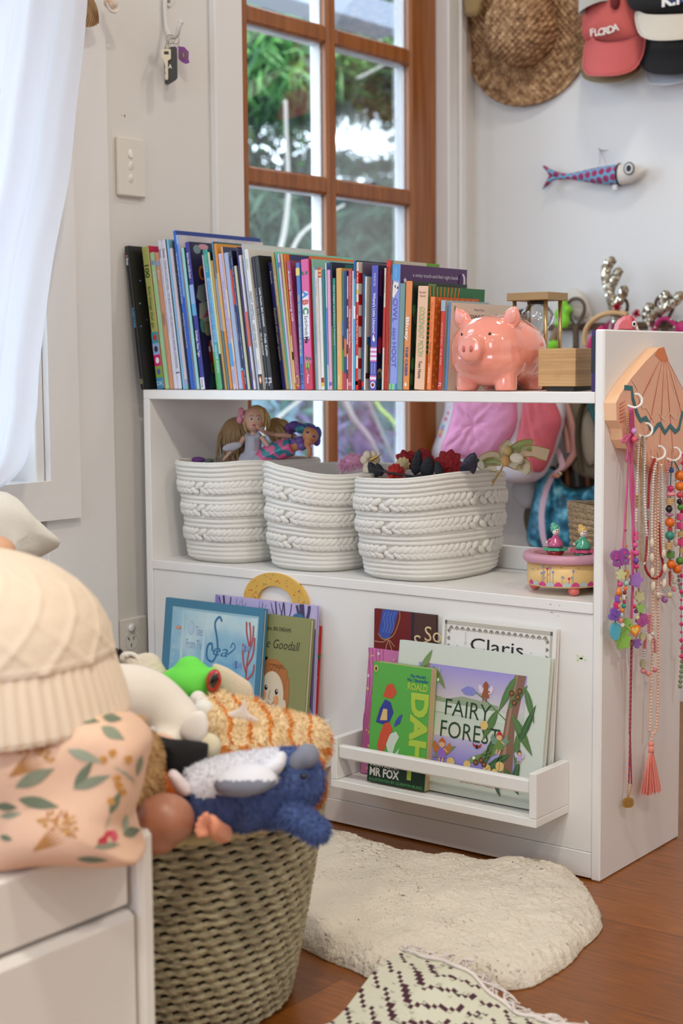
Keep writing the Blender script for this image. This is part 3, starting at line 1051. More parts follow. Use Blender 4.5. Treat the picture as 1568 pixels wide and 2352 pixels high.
shelf_book(731.3,738.3,620,0.17,(218,206,198),(224,216,206),'cream white slim spine',st(('My Apple',(160,150,150),0.08,0.22,0.4),('Lost in the Moon',(206,176,170),0.3,0.6,0.35)),hard=False)
shelf_book(738.6,745.3,615,0.17,(222,220,216),(214,214,208),'white slim spine with red and yellow stripes at the top',st(bands=[((206,50,40),0.0,0.018),((230,190,90),0.018,0.036),((206,50,40),0.036,0.05),((230,190,90),0.05,0.066),((200,44,40),0.066,0.08),((160,30,30),0.9,0.94),((220,180,60),0.94,0.97)]),hard=False)
shelf_book(745.8,752,619,0.17,(24,116,128),(20,90,100),'plain teal slim spine beside the white one',None)
shelf_book(752.3,755.6,604,0.17,(206,208,214),(90,120,180),'thin white and blue spine left of the pink one',st(bands=[((96,130,200),0.35,0.8)]),hard=False)
shelf_book(756,763.2,620,0.17,(222,162,196),(214,150,190),'soft pink spine with a violet badge at the foot',st(('Cinderella',(244,206,228),0.42,0.6,0.55),bands=[((120,96,176),0.935,0.965)]),hard=False)
shelf_book(763.5,766.7,602,0.19,(66,112,60),(18,30,62),'thin green spine with a navy cover and a green ring',st(bands=[((28,38,84),0,0.1),((22,22,34),0.1,0.5)],cov=[((20,106,104),0.2,0.9,0.5,0.99)]),hard=False)
shelf_book(767,773.2,639,0.17,(38,136,120),(30,80,80),'sea green slim spine with white lettering',st(('The Night and Nature Treasury',(222,238,232),0.06,0.6,0.45)),hard=False)
shelf_book(773.7,786.2,616,0.17,(220,170,98),(206,156,84),'apricot tan spine of medium width',st(('Leonardo da Vinci to notes',(244,226,196),0.45,0.72,0.3),('albatros',(246,236,216),0.88,0.96,0.35)))
shelf_book(786.5,790.4,622,0.17,(26,122,112),(120,180,180),'thin patchwork spine of teal, blue and green',st(bands=[((34,110,170),0.42,0.54),((40,60,90),0.54,0.66),((34,150,74),0.66,0.84),((190,70,60),0.84,1.0)]),hard=False)
shelf_book(790.8,796,622,0.17,(52,58,132),(50,50,120),'indigo slim spine with an orange squiggle and a red foot',st(bands=[((222,110,50),0.57,0.72),((196,44,66),0.86,1.0)]),hard=False)
shelf_book(796.2,799,634,0.17,(214,214,212),(40,42,50),'hair-thin black and white spine',st(bands=[((30,32,40),0.2,0.26),((30,32,40),0.36,0.46),((30,32,40),0.6,0.68),((30,32,40),0.82,0.9)]),hard=False)
shelf_book(799.3,807.3,618,0.17,(182,74,76),(176,66,70),'dusty red spine lettered Goldilocks and the Three Bears',st(('First Readers',(226,150,150),0.05,0.22,0.4),('Goldilocks and the Three Bears',(246,226,226),0.33,0.65,0.45,0.01),bands=[((216,130,130),0.935,0.965)]),hard=False)
shelf_book(807.6,810.7,622,0.17,(222,228,234),(206,214,224),'thin white spine left of the sky blue one',st(bands=[((190,206,230),0.3,0.6)]),hard=False)
shelf_book(811,815.4,598,0.2,(92,168,214),(20,40,62),'tall sky blue slim spine with a midnight blue cover',st(bands=[((30,96,160),0,0.14),((226,234,240),0.35,0.45)]))
def d_stripe(c,S,C,W_,H,D):
 for a,b,cl in ((0,0.07,(224,214,198)),(0.07,0.165,(214,44,36)),(0.165,0.215,(226,218,206)),(0.215,0.25,(222,190,100)),(0.25,0.31,(226,218,206)),(0.31,0.73,(216,46,36)),(0.73,0.83,(226,220,210)),(0.83,1.0,(214,40,34))):
  band(c,S,W_,H,cl,a,b)
 spine_text(c,S,W_,H,'Dr. Seuss',(250,244,240),0.085,0.155,0.6,0.01)
 spine_text(c,S,W_,H,"Oh, the Places You'll Go!",(250,240,236),0.41,0.64,0.6,0.01)
 band(c,S,W_,H,(240,190,180),0.93,0.96)
 for k in range(12):
  cover_band(c,C,D,H,(206,200,186) if k % 2 == 0 else (160,26,22),0,1 - (k + 1) / 12,1,1 - k / 12)
shelf_book(817,822,602,0.16,(216,46,36),(180,30,26),'red and white striped spine with a striped cover',d_stripe)
shelf_book(829,831,603,0.17,(84,70,96),(92,76,100),'plum book with yellow capital letters on its cover',lambda c,S,C,W_,H,D: c.text('OU',mat((206,172,84)),C @ frame((D * 0.32,H * 0.9,0),(1,0,0),(0,1,0)),height=H * 0.06,bold=0.03),hard=False)
shelf_book(831.3,834.8,631,0.16,(48,106,160),(44,90,140),'thin mid blue spine left of the white one with the green coat',st(bands=[((214,60,70),0.93,0.97)]),hard=False)
shelf_book(835,838.8,635,0.16,(226,224,218),(198,188,178),'white slim spine, cover with a green coat and a blue cap',st(('LEATHER & LACE',(100,160,140),0.2,0.35,0.5),cov=[((84,96,60),0.03,0.14,0.5,0.4),((50,84,140),0.02,0.40,0.3,0.47),((60,40,36),0.0,0.10,0.3,0.15)]))
def d_unicorn(c,S,C,W_,H,D):
 spine_text(c,S,W_,H,'TEN MINUTES TO BED',(210,214,240),0.06,0.165,0.36,0.0)
 spine_text(c,S,W_,H,"Where's Little Unicorn?",(236,238,248),0.22,0.54,0.42,0.015)
 for a,b,cl in ((0.655,0.665,(214,110,180)),(0.665,0.685,(236,230,240)),(0.685,0.7,(214,110,180)),(0.7,0.72,(236,230,240)),(0.72,0.735,(214,110,180)),(0.735,0.76,(236,230,240)),(0.76,0.772,(214,110,180)),
      (0.885,0.897,(214,110,180)),(0.897,0.915,(236,230,240)),(0.915,0.927,(214,110,180))):
  band(c,S,W_,H,cl,a,b)
 spine_text(c,S,W_,H,'RHIANNON FIELDING,',(196,200,236),0.785,0.87,0.2,0.0,0.0,0.22)
 spine_text(c,S,W_,H,'CHRIS CHATTERTON',(196,200,236),0.785,0.87,0.2,0.0,0.0,-0.22)
 c.flat(circ(W_ / 2,H * 0.04,W_ * 0.36,18,W_ * 0.42),mat((240,240,244)),S,0.0008)
 c.flat(circ(W_ / 2,H * 0.04,W_ * 0.24,14,W_ * 0.26),mat((140,36,50)),S,0.0011)
 # small white unicorn head
 u = [(0.3,0.40),(0.62,0.385),(0.75,0.41),(0.6,0.43),(0.5,0.45),(0.35,0.435)]
 c.flat([(W_ * x,H * y) for x,y in u],mat((238,232,244)),S,0.0008)
 c.flat([(W_ * x,H * y) for x,y in [(0.35,0.44),(0.55,0.46),(0.7,0.455),(0.5,0.443)]],mat((226,140,190)),S,0.001)
 for k in range(7):
  y = H * (0.95 - k * 0.03)
  c.flat([(0.002,y - 0.006),(0.008,y + 0.004),(0.014,y - 0.006),(0.008,y - 0.001)],mat((110,40,100)),C)
 c.flat(circ(0.009,H * 0.36,0.006,12,0.016),mat((160,40,72)),C)
 c.flat(circ(0.01,H * 0.13,0.008,8,0.01),mat((180,170,130)),C)
 c.flat(circ(0.008,H * 0.08,0.008,8,0.016),mat((20,70,84)),C)
shelf_book(849,863.6,610,0.17,(86,88,182),(26,22,58),'periwinkle blue spine about a little unicorn, pink and white stripes',d_unicorn,hard=False)
shelf_book(876,880.6,616,0.15,(210,200,186),(190,40,36),'thin cream and red spine beside the dark unicorn cover',st(('CHARLOTTE',(110,100,90),0.06,0.2,0.5),bands=[((196,36,36),0.32,0.65)]),hard=False)
shelf_book(881,890.6,598,0.152,ramp_mat('red_texture',(150,30,22),(190,60,30),'wave',60,0.6,(1,1,3)),(208,200,180),'rough red spine, cream and leaf green cover, tallest near the owl book',st(bands=[((216,44,36),0.0,0.05)],cov=[((200,194,172),0,0.9,0.72,1),((110,158,50),0.72,0.9,1,1),((110,158,50),0.0,0.9,0.05,1.0)]))
def d_owl(c,S,C,W_,H,D):
 band(c,S,W_,H,(88,156,220),0.0,0.125)
 spine_text(c,S,W_,H,'A noisy touch-and-feel night book',(190,214,240),0.03,0.11,0.2,0.0)
 o = [(0.12,0.83),(0.3,0.87),(0.38,0.865),(0.78,0.855),(0.9,0.86),(0.86,0.8),(0.6,0.77),(0.3,0.735),(0.08,0.74)]
 c.flat([(W_ * x,H * y) for x,y in o],mat((232,226,222)),S,0.0008)
 for x,y in ((0.45,0.825),(0.78,0.815)):
  c.flat(circ(W_ * x,H * y,W_ * 0.08,10,H * 0.013),mat((50,44,50)),S,0.0011)
 c.flat(circ(W_ * 0.62,H * 0.81,W_ * 0.03,6,H * 0.006),mat((200,130,80)),S,0.0011)
 PU = (96,84,176)
 spine_text(c,S,W_,H,'OWL',PU,0.27,0.46,0.62,0.0)
 spine_text(c,S,W_,H,'says',PU,0.50,0.60,0.5,0.0,0.2)
 spine_text(c,S,W_,H,'HOOT',PU,0.62,0.82,0.6,0.0)
 for k,cl in enumerate([(150,206,120),(70,170,170),(150,206,120),(120,180,220),(40,140,150)]):
  c.rect(W_ * k / 5,0,W_ * (k + 1) / 5,H * 0.05,mat(cl),S,0.0008)
 CW = mat((222,214,226))
 c.text('a noisy touch-and-feel night book',CW,C @ frame((D * 0.18,H * 0.925,0),(1,0,0),(0,1,0)),width=D * 0.68,height=H * 0.03,align='L')
 c.flat(star(D * 0.07,H * 0.875,0.006),CW,C,0.0006)
 c.flat(circ(D * 0.93,H * 0.9,0.009,16,0.014),CW,C,0.0006)
 c.flat(circ(D * 0.905,H * 0.9,0.008,16,0.013),mat((74,32,92)),C,0.0009)
 c.text('the Hoo',mat((206,172,96)),C @ frame((D * 0.3,H * 0.78,0),(1,0,0),(0,1,0)),width=D * 0.45,height=H * 0.1,align='L',bold=0.02)
shelf_book(893.7,911,608,0.215,(140,156,222),(74,32,92),'lilac blue owl board book with a purple noisy night cover',d_owl)
shelf_book(911.4,923,651,0.1,(118,150,150),(112,140,140),'plain grey green booklet between the owl book and the orange one',None,hard=False)
def d_creek(c,S,C,W_,H,D):
 spine_text(c,S,W_,H,'Bluey',(240,232,226),0.33,0.55,0.5,0.03)
 spine_text(c,S,W_,H,'THE CREEK',(30,82,150),0.60,0.88,0.42,0.03)
 c.flat(circ(W_ / 2,H * 0.05,W_ * 0.22,12,W_ * 0.3),mat((230,214,180)),S,0.0008)
 # leafy cover strip
 rg = random.Random(5)
 for k in range(14):
  c.flat(circ(rg.uniform(0.004,0.03),H * rg.uniform(0.1,0.75),0.006,7,0.012),mat(rg.choice([(60,96,50),(70,110,60),(110,100,80),(86,80,66)])),C)
 cover_band(c,C,D,H,(120,150,84),0.28,0.965,0.42,0.985)
shelf_book(924,938.6,646,0.176,(226,140,78),(38,50,40),'orange spine lettered THE CREEK',d_creek)
def d_moon(c,S,C,W_,H,D):
 spine_text(c,S,W_,H,'GOODNIGHT MOON',(150,176,112),0.2,0.68,0.52,0.0,0.25)
 spine_text(c,S,W_,H,'Two Hoots',(56,44,40),0.72,0.89,0.3,0.01)
 c.text('Brown',mat((140,90,90)),S @ frame((W_ / 2,H * 0.94,0),(1,0,0),(0,1,0)),width=W_ * 0.6,height=H * 0.022)
 c.text('Hurd',mat((140,90,90)),S @ frame((W_ / 2,H * 0.905,0),(1,0,0),(0,1,0)),width=W_ * 0.5,height=H * 0.022)
 OR = mat((232,120,30))
 cover_band(c,C,D,H,(28,110,58),0,0,1,1)
 for k in range(9):
  c.line([(D * (0.02 + k * 0.055),H * (0.78 + 0.02 * (k % 2))),(D * (0.03 + k * 0.06),H * 0.9),(D * (0.02 + k * 0.064),H * 1.0)],0.0028,OR,C,0.0007)
 for k in range(10):
  c.line([(0.0005,H * (0.75 - k * 0.045)),(0.012,H * (0.765 - k * 0.047)),(0.022,H * (0.735 - k * 0.045))],0.003,OR,C,0.0007)
 cover_band(c,C,D,H,(232,120,30),0,0,0.06,0.34,0.0008)
shelf_book(950,974.3,658,0.182,(232,190,158),(28,110,58),'wide pale peach spine lettered GOODNIGHT MOON',d_moon)
def d_cat(c,S,C,W_,H,D):
 spine_text(c,S,W_,H,'Pussy Cat, Pussy Cat',(222,96,56),0.06,0.45,0.5,0.0,0.2)
 spine_text(c,S,W_,H,'Trish Homay',(90,50,40),0.48,0.72,0.42,0.0,0.2)
 spine_text(c,S,W_,H,'FIVE MILE',(246,220,200),0.76,0.92,0.4)
 OR = mat((236,142,50))
 for k in range(7):
  for j in range(16):
   c.flat(circ(0.006 + k * 0.018 + (j % 2) * 0.009,H * (0.04 + j * 0.062),0.003,8),OR,C)
shelf_book(978.6,989,682,0.142,(238,138,80),(212,96,36),'orange paisley spine beside the pale peach one',d_cat)
shelf_book(1004.5,1014.5,690,0.14,(206,60,48),(170,190,190),'red slim spine of a small biography, grey green top',st(('Little People, BIG DREAMS',(240,190,180),0.25,0.5,0.35),('Frida Kahlo',(240,196,186),0.54,0.72,0.45,0.0,0.3),('FL',(246,220,214),0.92,0.97,0.7),bands=[((160,180,196),0,0.12)]))
def d_fox(c,S,C,W_,H,D):
 band(c,S,W_,H,(92,130,180),0.0,1.0)
 c.text('Mem Fox',mat((140,110,120)),C @ frame((D * 0.36,H * 0.93,0),(1,0,0),(0,1,0)),width=D * 0.16,height=H * 0.028,align='L')
 c.text("SEDGWICK'S",mat((90,50,50)),C @ frame((D * 0.12,H * 0.845,0),(1,0,0),(0,1,0)),width=D * 0.52,height=H * 0.05,align='L',bold=0.01)
 c.flat(circ(D * 0.06,H * 0.93,0.003,10,0.006),mat((150,140,90)),C)
 c.flat([(D * 0.3 + 0.035 * math.cos(PI * k / 14),0.0008 + 0.026 * math.sin(PI * k / 14)) for k in range(15)],mat((110,84,84)),C)
shelf_book(1022,1027,695,0.205,(100,136,184),(226,206,186),'cream picture book with its cover showing behind the pig',d_fox)
# slim dark book leaning on the end panel
p = onx(0.9755,1357.5,830)
M_ = Matrix.Translation((0.9755,p.y,ZT + 0.0006))
book('book','thin dark purple book wedged upright against the end panel',0.0068,ony(p.y,1358,757).z - ZT - 0.001,0.13,M_,mat((58,40,100)),mat((34,26,52)),
  st(bands=[((40,44,60),0.1,0.5),((30,40,44),0.5,0.7)]),group='picture books on top of the bookcase')
# == ROPE BASKETS ON THE MIDDLE SHELF
cotton = mat((226,222,214),rough=0.9,bump=0.35,bscale=420)
def sellipse(u,a,b,n=2.8):
 c,s_ = math.cos(2 * PI * u),math.sin(2 * PI * u)
 return (a * math.copysign(abs(c) ** (2 / n),c),b * math.copysign(abs(s_) ** (2 / n),s_))
def rope_basket(label,cx,cy,a,b,rim,lean=0.86,seed=0,phase=0.0):
 """rim(u) gives the height of the rim round the oval"""
 z0 = ZM + 0.0008
 braids = (0.245,0.47,0.715)
 bw = 0.062
 def scale(v):           # v: 0 at rim, 1 at foot
  t = 1.0 - (1 - lean) * v ** 1.25
  if v > 0.93:
   t -= 0.10 * ((v - 0.93) / 0.07) ** 2
  return t
 def pos(u,v,off=0.0):
  s_ = scale(v)
  x,y = sellipse(u,a * s_,b * s_)
  x2,y2 = sellipse(u + 0.002,a * s_,b * s_)
  tx,ty = x2 - x,y2 - y
  L = math.hypot(tx,ty) or 1
  wob = 0.004 * math.sin(2 * PI * (u * 2 + seed * 0.3) + v * 5) * (1 - v)
  zz = rim(u) + (z0 - rim(u)) * v
  return Vector((cx + x + ty / L * (off + wob),cy + y - tx / L * (off + wob),zz))
 def bump(v):
  for c in braids:
   if abs(v - c) < bw:
    return -0.001
  return 0.0034 * abs(math.sin(PI * v * 21.5)) ** 0.6 - 0.0012
 t = thing('rope_basket',label,'basket',(cx,cy,z0),'white rope baskets on the middle shelf')
 w = MB()
 nv = 150
 w.grid(lambda u,v: pos(u,v,bump(v)),150,nv,cotton,True,flip=True)
 w.grid(lambda u,v: pos(u,v * 0.97,-0.007),60,12,cotton,True)
 w.grid(lambda u,v: pos(u,0.0,-0.0035 + 0.0035 * math.cos(PI * v)) + Vector((0,0,0.003 * math.sin(PI * v))),90,4,cotton,True,flip=True)
 base = [pos(k / 60,1.0,0) for k in range(60)]
 w.add(base,[tuple(range(60))],cotton,True)
 w.build('basket_wall',t)
 for bi,c in enumerate(braids):
  q = MB()
  N = 56
  for k in range(N):
   for row,sg in ((-1,1),(1,-1)):
    u = (k + phase + (0.5 if row > 0 else 0)) / N
    p = pos(u,c + row * bw * 0.40,0.0012)
    p2 = pos(u + 0.004,c + row * bw * 0.40,0.0012)
    tg = (p2 - p).normalized()
    up = Vector((0,0,1))
    nr = tg.cross(up).normalized()
    ax = (tg + up * sg * 0.5).normalized()
    ay = nr.cross(ax)
    Mx = Matrix(((ax.x,ay.x,nr.x,p.x),(ax.y,ay.y,nr.y,p.y),(ax.z,ay.z,nr.z,p.z),(0,0,0,1)))
    q.ell((0,0,0),(0.0135,0.0066,0.0046),cotton,Mx,8,6)
  q.build('braid',t)
 return t
def rimfn(base,*bumps):
 """rim height with soft dips: (where round the oval, how wide, how much)"""
 def f(u):
  z = base
  for c,w_,h in bumps:
   d = abs((u - c + 0.5) % 1 - 0.5)
   z += h * math.exp(-(d / w_) ** 2)
  return z
 return f
rope_basket('white braided rope basket at the left end of the middle shelf, holding the dolls',0.139,0.152,0.105,0.15,rimfn(0.641,(0.62,0.12,0.004),(0.9,0.1,0.006)),seed=0)
rope_basket('white braided rope basket in the middle, with pink fluff over its rim',0.354,0.152,0.104,0.15,rimfn(0.634,(0.68,0.09,0.016),(0.92,0.12,-0.006)),seed=1,phase=0.3)
rope_basket('white braided rope basket nearest the end panel, filled with red and black flowers',0.575,0.152,0.11,0.152,rimfn(0.628,(0.95,0.14,0.012)),seed=2,phase=0.6)
# -- dolls in the left basket
SKIN = mat((222,172,146),rough=0.45,sub=0.1)
TAN = mat((206,138,92),rough=0.45,sub=0.1)
HAIRM = {}
def hair_mat(c):
 return mat(c,rough=0.4,bump=0.6,bscale=260,bstretch=(3,3,0.4))
def strand_hair(t,name,m,c,r,n,length,seed,face=None,fall=(0,0,-1)):
 """a cap of combed locks round a head"""
 rg = random.Random(seed)
 q = MB()
 q.ell(c,r,m,None,18,12)
 for k in range(n):
  a,b = rg.uniform(0,2 * PI),rg.uniform(0.0,1.2)
  d = Vector((math.cos(a) * math.cos(b),math.sin(a) * math.cos(b),math.sin(b)))
  if face is not None and d.dot(face) > 0.35:
   continue
  p = Vector(c) + Vector((d.x * r[0],d.y * r[1],d.z * r[2]))
  f = Vector(fall) + Vector((rg.gauss(0,.15),rg.gauss(0,.15),rg.gauss(0,.1)))
  pts = [p - d * 0.002,p + f * length * 0.3 + d * 0.004,p + f * length * 0.7 + d * 0.003,p + f * length]
  q.tube(catmull(pts,4),[0.0028 * (1 - 0.06 * i) for i in range(13)],m,5)
 return q.build(name,t)
def limb(mb,pts,r,m):
 mb.tube(catmull(pts,4),[r[0] + (r[-1] - r[0]) * i / (4 * (len(pts) - 1)) for i in range(4 * (len(pts) - 1) + 1)],m,8)
def P(px,py,y):
 return ony(y,px,py)
# doll seen from behind: a big head of light brown hair
c = P(543,1003,0.185)
d1 = thing('doll','doll turned away, long light brown hair, at the back left of the basket','doll',c - Vector((0,0,0.08)),'dolls in the left basket')
strand_hair(d1,'hair',hair_mat((172,136,92)),c,(0.036,0.03,0.040),90,0.065,1)
q = MB(); limb(q,[c - Vector((0,0,.03)),c - Vector((0.0,0.0,.06)),c - Vector((0,0,.12))],(0.008,0.016),SKIN); q.build('body',d1)
# doll facing us, grey suit
yD = 0.15
hd = P(585,963,yD)
d2 = thing('doll','blonde doll in a pale grey bodysuit facing the room from the basket','doll',P(578,1060,yD) - Vector((0,0,.05)),'dolls in the left basket')
q = MB()
q.ell(hd,(0.0205,0.0185,0.0245),SKIN,None,20,14)
ck = hd - Vector((0,0.003,0.012)); q.ell(ck,(0.015,0.015,0.0125),SKIN)
nk = P(583,993,yD); limb(q,[hd - Vector((0,0,.015)),nk,P(582,1005,yD)],(0.006,0.008),SKIN)
limb(q,[P(562,1003,yD),P(550,1022,yD - 0.01),P(530,1038,yD - 0.02),P(512,1058,yD - 0.025)],(0.0058,0.0035),SKIN)
limb(q,[P(600,1003,yD),P(614,1022,yD),P(626,1036,yD + .005),P(640,1050,yD + .01)],(0.0058,0.0035),SKIN)
limb(q,[P(582,1003,yD),P(580,1030,yD),P(578,1050,yD)],(0.013,0.014),SKIN)
blob('body',q,0.0022,[SKIN],d2,smooth=4)
SUIT = mat((182,180,190),rough=0.5)
q = MB()
limb(q,[P(582,999,yD),P(582,1012,yD),P(581,1030,yD),P(578,1046,yD),P(577,1058,yD)],(0.0165,0.0175),SUIT)
for e in (-1,1):
 q.ell(P(582 + e * 11,1002,yD),(0.008,0.009,0.008),SUIT)
 limb(q,[P(577 + e * 12,1050,yD),P(577 + e * 17,1062,yD - 0.012),P(577 + e * 20,1085,yD - 0.02)],(0.0135,0.0125),SUIT)
blob('suit',q,0.0022,[SUIT],d2,smooth=4)
strand_hair(d2,'hair',hair_mat((216,180,120)),hd + Vector((0,0.006,0.004)),(0.0225,0.0185,0.0245),60,0.03,2,face=Vector((0.45,-0.9,-0.2)))
vw = (CAM - hd).normalized()
sd = Vector((0,0,1)).cross(vw).normalized()
for e in (-1,1):
 q = MB()
 q.ell(hd + vw * 0.0177 + sd * (0.0068 * e) + Vector((0,0,.001)),(0.0032,0.0032,0.0026),mat((238,236,236),rough=0.2))
 q.ell(hd + vw * 0.0198 + sd * (0.0068 * e) + Vector((0,0,.0008)),(0.0018,0.0018,0.0021),mat((52,58,92),rough=0.15))
 q.tube([hd + vw * 0.019 + sd * (0.0105 * e) + Vector((0,0,.0062)),hd + vw * 0.02 + sd * (0.0068 * e) + Vector((0,0,.0078)),hd + vw * 0.02 + sd * (0.0035 * e) + Vector((0,0,.0064))],0.0006,mat((120,84,56)),5)
 q.build('eye',d2)
q = MB(); q.ell(ck + vw * 0.0145 + Vector((0,0,.0005)),(0.0036,0.0030,0.0016),mat((196,60,74),rough=0.3)); q.build('mouth',d2)
q = MB()
bw_ = P(558,957,yD)
for k in range(4):
 a = PI / 2 * k + 0.5
 q.ell(bw_ + sd * 0.008 * math.cos(a) + Vector((0,0,0.011 * math.sin(a))),(0.0075,0.004,0.0085),mat((232,150,170),rough=0.7))
q.build('hair_bow',d2)
q = MB(); q.pillow([(math.cos(2 * PI * k / 16) * .02,math.sin(2 * PI * k / 16) * .008) for k in range(16)],0.006,mat((186,182,190),rough=0.6),frame(P(533,1026,yD - .03),sd + Vector((0,0,.25)),(0,0,1))); q.build('sleeve',d2)
# blonde doll turned away, arm stretched to the left
c = P(634,985,0.215)
d3 = thing('doll','blonde doll turned away behind the others, one bare arm stretched out','doll',c - Vector((0,0,.08)),'dolls in the left basket')
strand_hair(d3,'hair',hair_mat((206,172,112)),c,(0.021,0.018,0.023),46,0.05,5,fall=(0.5,0.1,-0.7))
q = MB(); limb(q,[P(588,975,0.125),P(604,990,0.14),P(626,998,0.17),P(655,1000,0.19),P(668,1003,0.2)],(0.0042,0.0062),SKIN)
limb(q,[c - Vector((0,0,.015)),c - Vector((-.01,0,.04)),c - Vector((-.01,0,.1))],(0.007,0.016),SKIN); blob('body',q,0.003,[SKIN],d3,smooth=3)
# mermaid doll leaning right
yM = 0.175
hm = P(713,1000,yM)
d4 = thing('mermaid_doll','mermaid doll with purple and teal hair and a pink striped tail','doll',P(640,1065,yM),'dolls in the left basket')
q = MB()
q.ell(hm,(0.0165,0.0155,0.019),TAN,None,18,12)
limb(q,[hm - Vector((.004,0,.01)),P(697,1010,yM),P(685,1018,yM)],(0.006,0.008),TAN)
limb(q,[P(690,1018,yM),P(674,1024,yM),P(655,1034,yM)],(0.0125,0.0125),TAN)
limb(q,[P(700,1018,yM - .01),P(712,1032,yM - .015),P(709,1050,yM - .01)],(0.006,0.0045),TAN)
blob('body',q,0.0024,[TAN],d4,smooth=4)
TA,TB = mat((222,96,140),rough=0.35),mat((40,128,142),rough=0.35)
q = MB()
limb(q,[P(672,1025,yM),P(650,1032,yM - .008),P(628,1042,yM - .015),P(604,1060,yM - .02),P(590,1085,yM - .02)],(0.019,0.0265),TA)
blob('tail',q,0.003,[TA,TB],d4,pick=lambda p: 1 if math.sin((p.x * 0.8 + p.z * 1.4) * 200 + 3 * noise.noise(p * 90)) > 0.35 else 0,smooth=3)
q = MB(); q.ell(P(690,1012,yM - .008),(0.0105,0.010,0.009),mat((104,74,140),rough=0.3)); q.ell(P(694,1024,yM - .012),(0.0105,0.010,0.010),mat((120,92,160),rough=0.3)); q.ell(P(680,1016,yM),(0.0135,0.0135,0.010),mat((112,82,150),rough=0.3)); blob('top',q,0.0022,[mat((112,82,150),rough=0.3)],d4,smooth=3)
q = MB()
for m,a,b in (((54,134,140),(690,985),(0.012,0.012,0.009)),((54,150,156),(706,983),(0.018,0.015,0.010)),((96,62,140),(676,978),(0.013,0.012,0.010)),((116,60,132),(664,982),(0.010,0.010,0.009)),((70,70,160),(728,996),(0.006,0.012,0.014)),((92,56,140),(727,1012),(0.006,0.010,0.011))):
 q.ell(P(a[0],a[1],yM + 0.008),b,hair_mat(m),None,12,8)
rg = random.Random(8)
for k in range(26):
 s_ = P(rg.uniform(690,722),rg.uniform(978,988),yM + rg.uniform(-.008,.012))
 e_ = P(rg.uniform(655,676),rg.uniform(975,998),yM + 0.02)
 q.tube(catmull([s_,(s_ + e_) / 2 + Vector((0,0,.006)),e_],4),0.002,hair_mat(rg.choice([(54,150,156),(96,62,140),(120,60,136),(70,74,160)])),5)
q.build('hair',d4)
vw = (CAM - hm).normalized(); sd2 = Vector((0,0,1)).cross(vw).normalized()
for e in (-1,1):
 q = MB()
 q.ell(hm + vw * 0.0142 + sd2 * (0.006 * e) + Vector((0,0,.002 - .004 * e)),(0.003,0.003,0.0022),mat((60,70,110),rough=0.2))
 q.build('eye',d4)
q = MB(); q.ell(hm + vw * 0.0145 + sd2 * 0.003 + Vector((0,0,-.0095)),(0.003,0.0026,0.0014),mat((206,80,96))); q.build('mouth',d4)
q = MB()
pp_ = P(455,1056,0.1)
q.ell(pp_,(0.016,0.012,0.006),mat((108,60,130),rough=0.6)); q.ell(pp_ + Vector((-.012,0,-.001)),(0.008,0.01,0.005),mat((190,90,110),rough=0.6)); q.ell(pp_ + Vector((.02,0.01,-.002)),(0.01,0.01,0.004),mat((92,110,100),rough=0.6))
q.ell(pp_ - Vector((0,0,0.03)),(0.02,0.015,0.03),mat((98,60,120),rough=0.7))
one('scrap_of_cloth',q,'scrap of purple cloth just over the left rim of the doll basket','cloth',loc=pp_)
# -- unicorn headband in the middle basket
c = P(812,1058,0.16)
hb = thing('unicorn_headband','unicorn headband with pink fluff, cream flower and golden horn, in the middle rope basket','headband',c - Vector((0,0,.05)))
q = MB()
q.ell(c,(0.020,0.015,0.011),mat((226,160,190),rough=0.9),None,14,9)
q.ell(c - Vector((0.018,0,0.006)),(0.014,0.012,0.008),mat((226,160,190),rough=0.9),None,14,9)
o = q.build('fluff_core',hb)
fur(q,1500,0.02,0.00035,[mat((232,160,196),rough=0.8),mat((236,196,212),rough=0.8)],pick=lambda p: 0 if RNG.random() < 0.6 else 1,parent=hb,droop=0.5,name='fluff')
CREAM = mat((226,206,178),rough=0.7)
q = MB()
c2 = P(850,1056,0.15)
for k in range(6):
 a = 2 * PI * k / 6
 q.ell(c2 + sd * 0.011 * math.cos(a) + Vector((0,0,0.010 * math.sin(a))),(0.009,0.006,0.0085),CREAM,None,10,7)
q.ell(c2 - Vector((0,0,.02)),(0.016,0.012,0.014),CREAM,None,12,8)
q.build('cloth_flower',hb)
q = MB()
h0,h1 = P(852,1057,0.14),P(874,1044,0.135)
q.tube([h0 + (h1 - h0) * k / 10 for k in range(11)],[0.0045 * (1 - k / 11) + 0.0006 * (k % 2) for k in range(11)],mat((198,160,84),rough=0.3,metal=0.7),8)
q.build('horn',hb)
q = MB(); q.tube(catmull([c - Vector((.03,0,.02)),c - Vector((0.02,0,.06)),c2 - Vector((-.02,0,.06)),c2 - Vector((-.02,0,.01))],6),0.004,CREAM,6); q.build('band',hb)
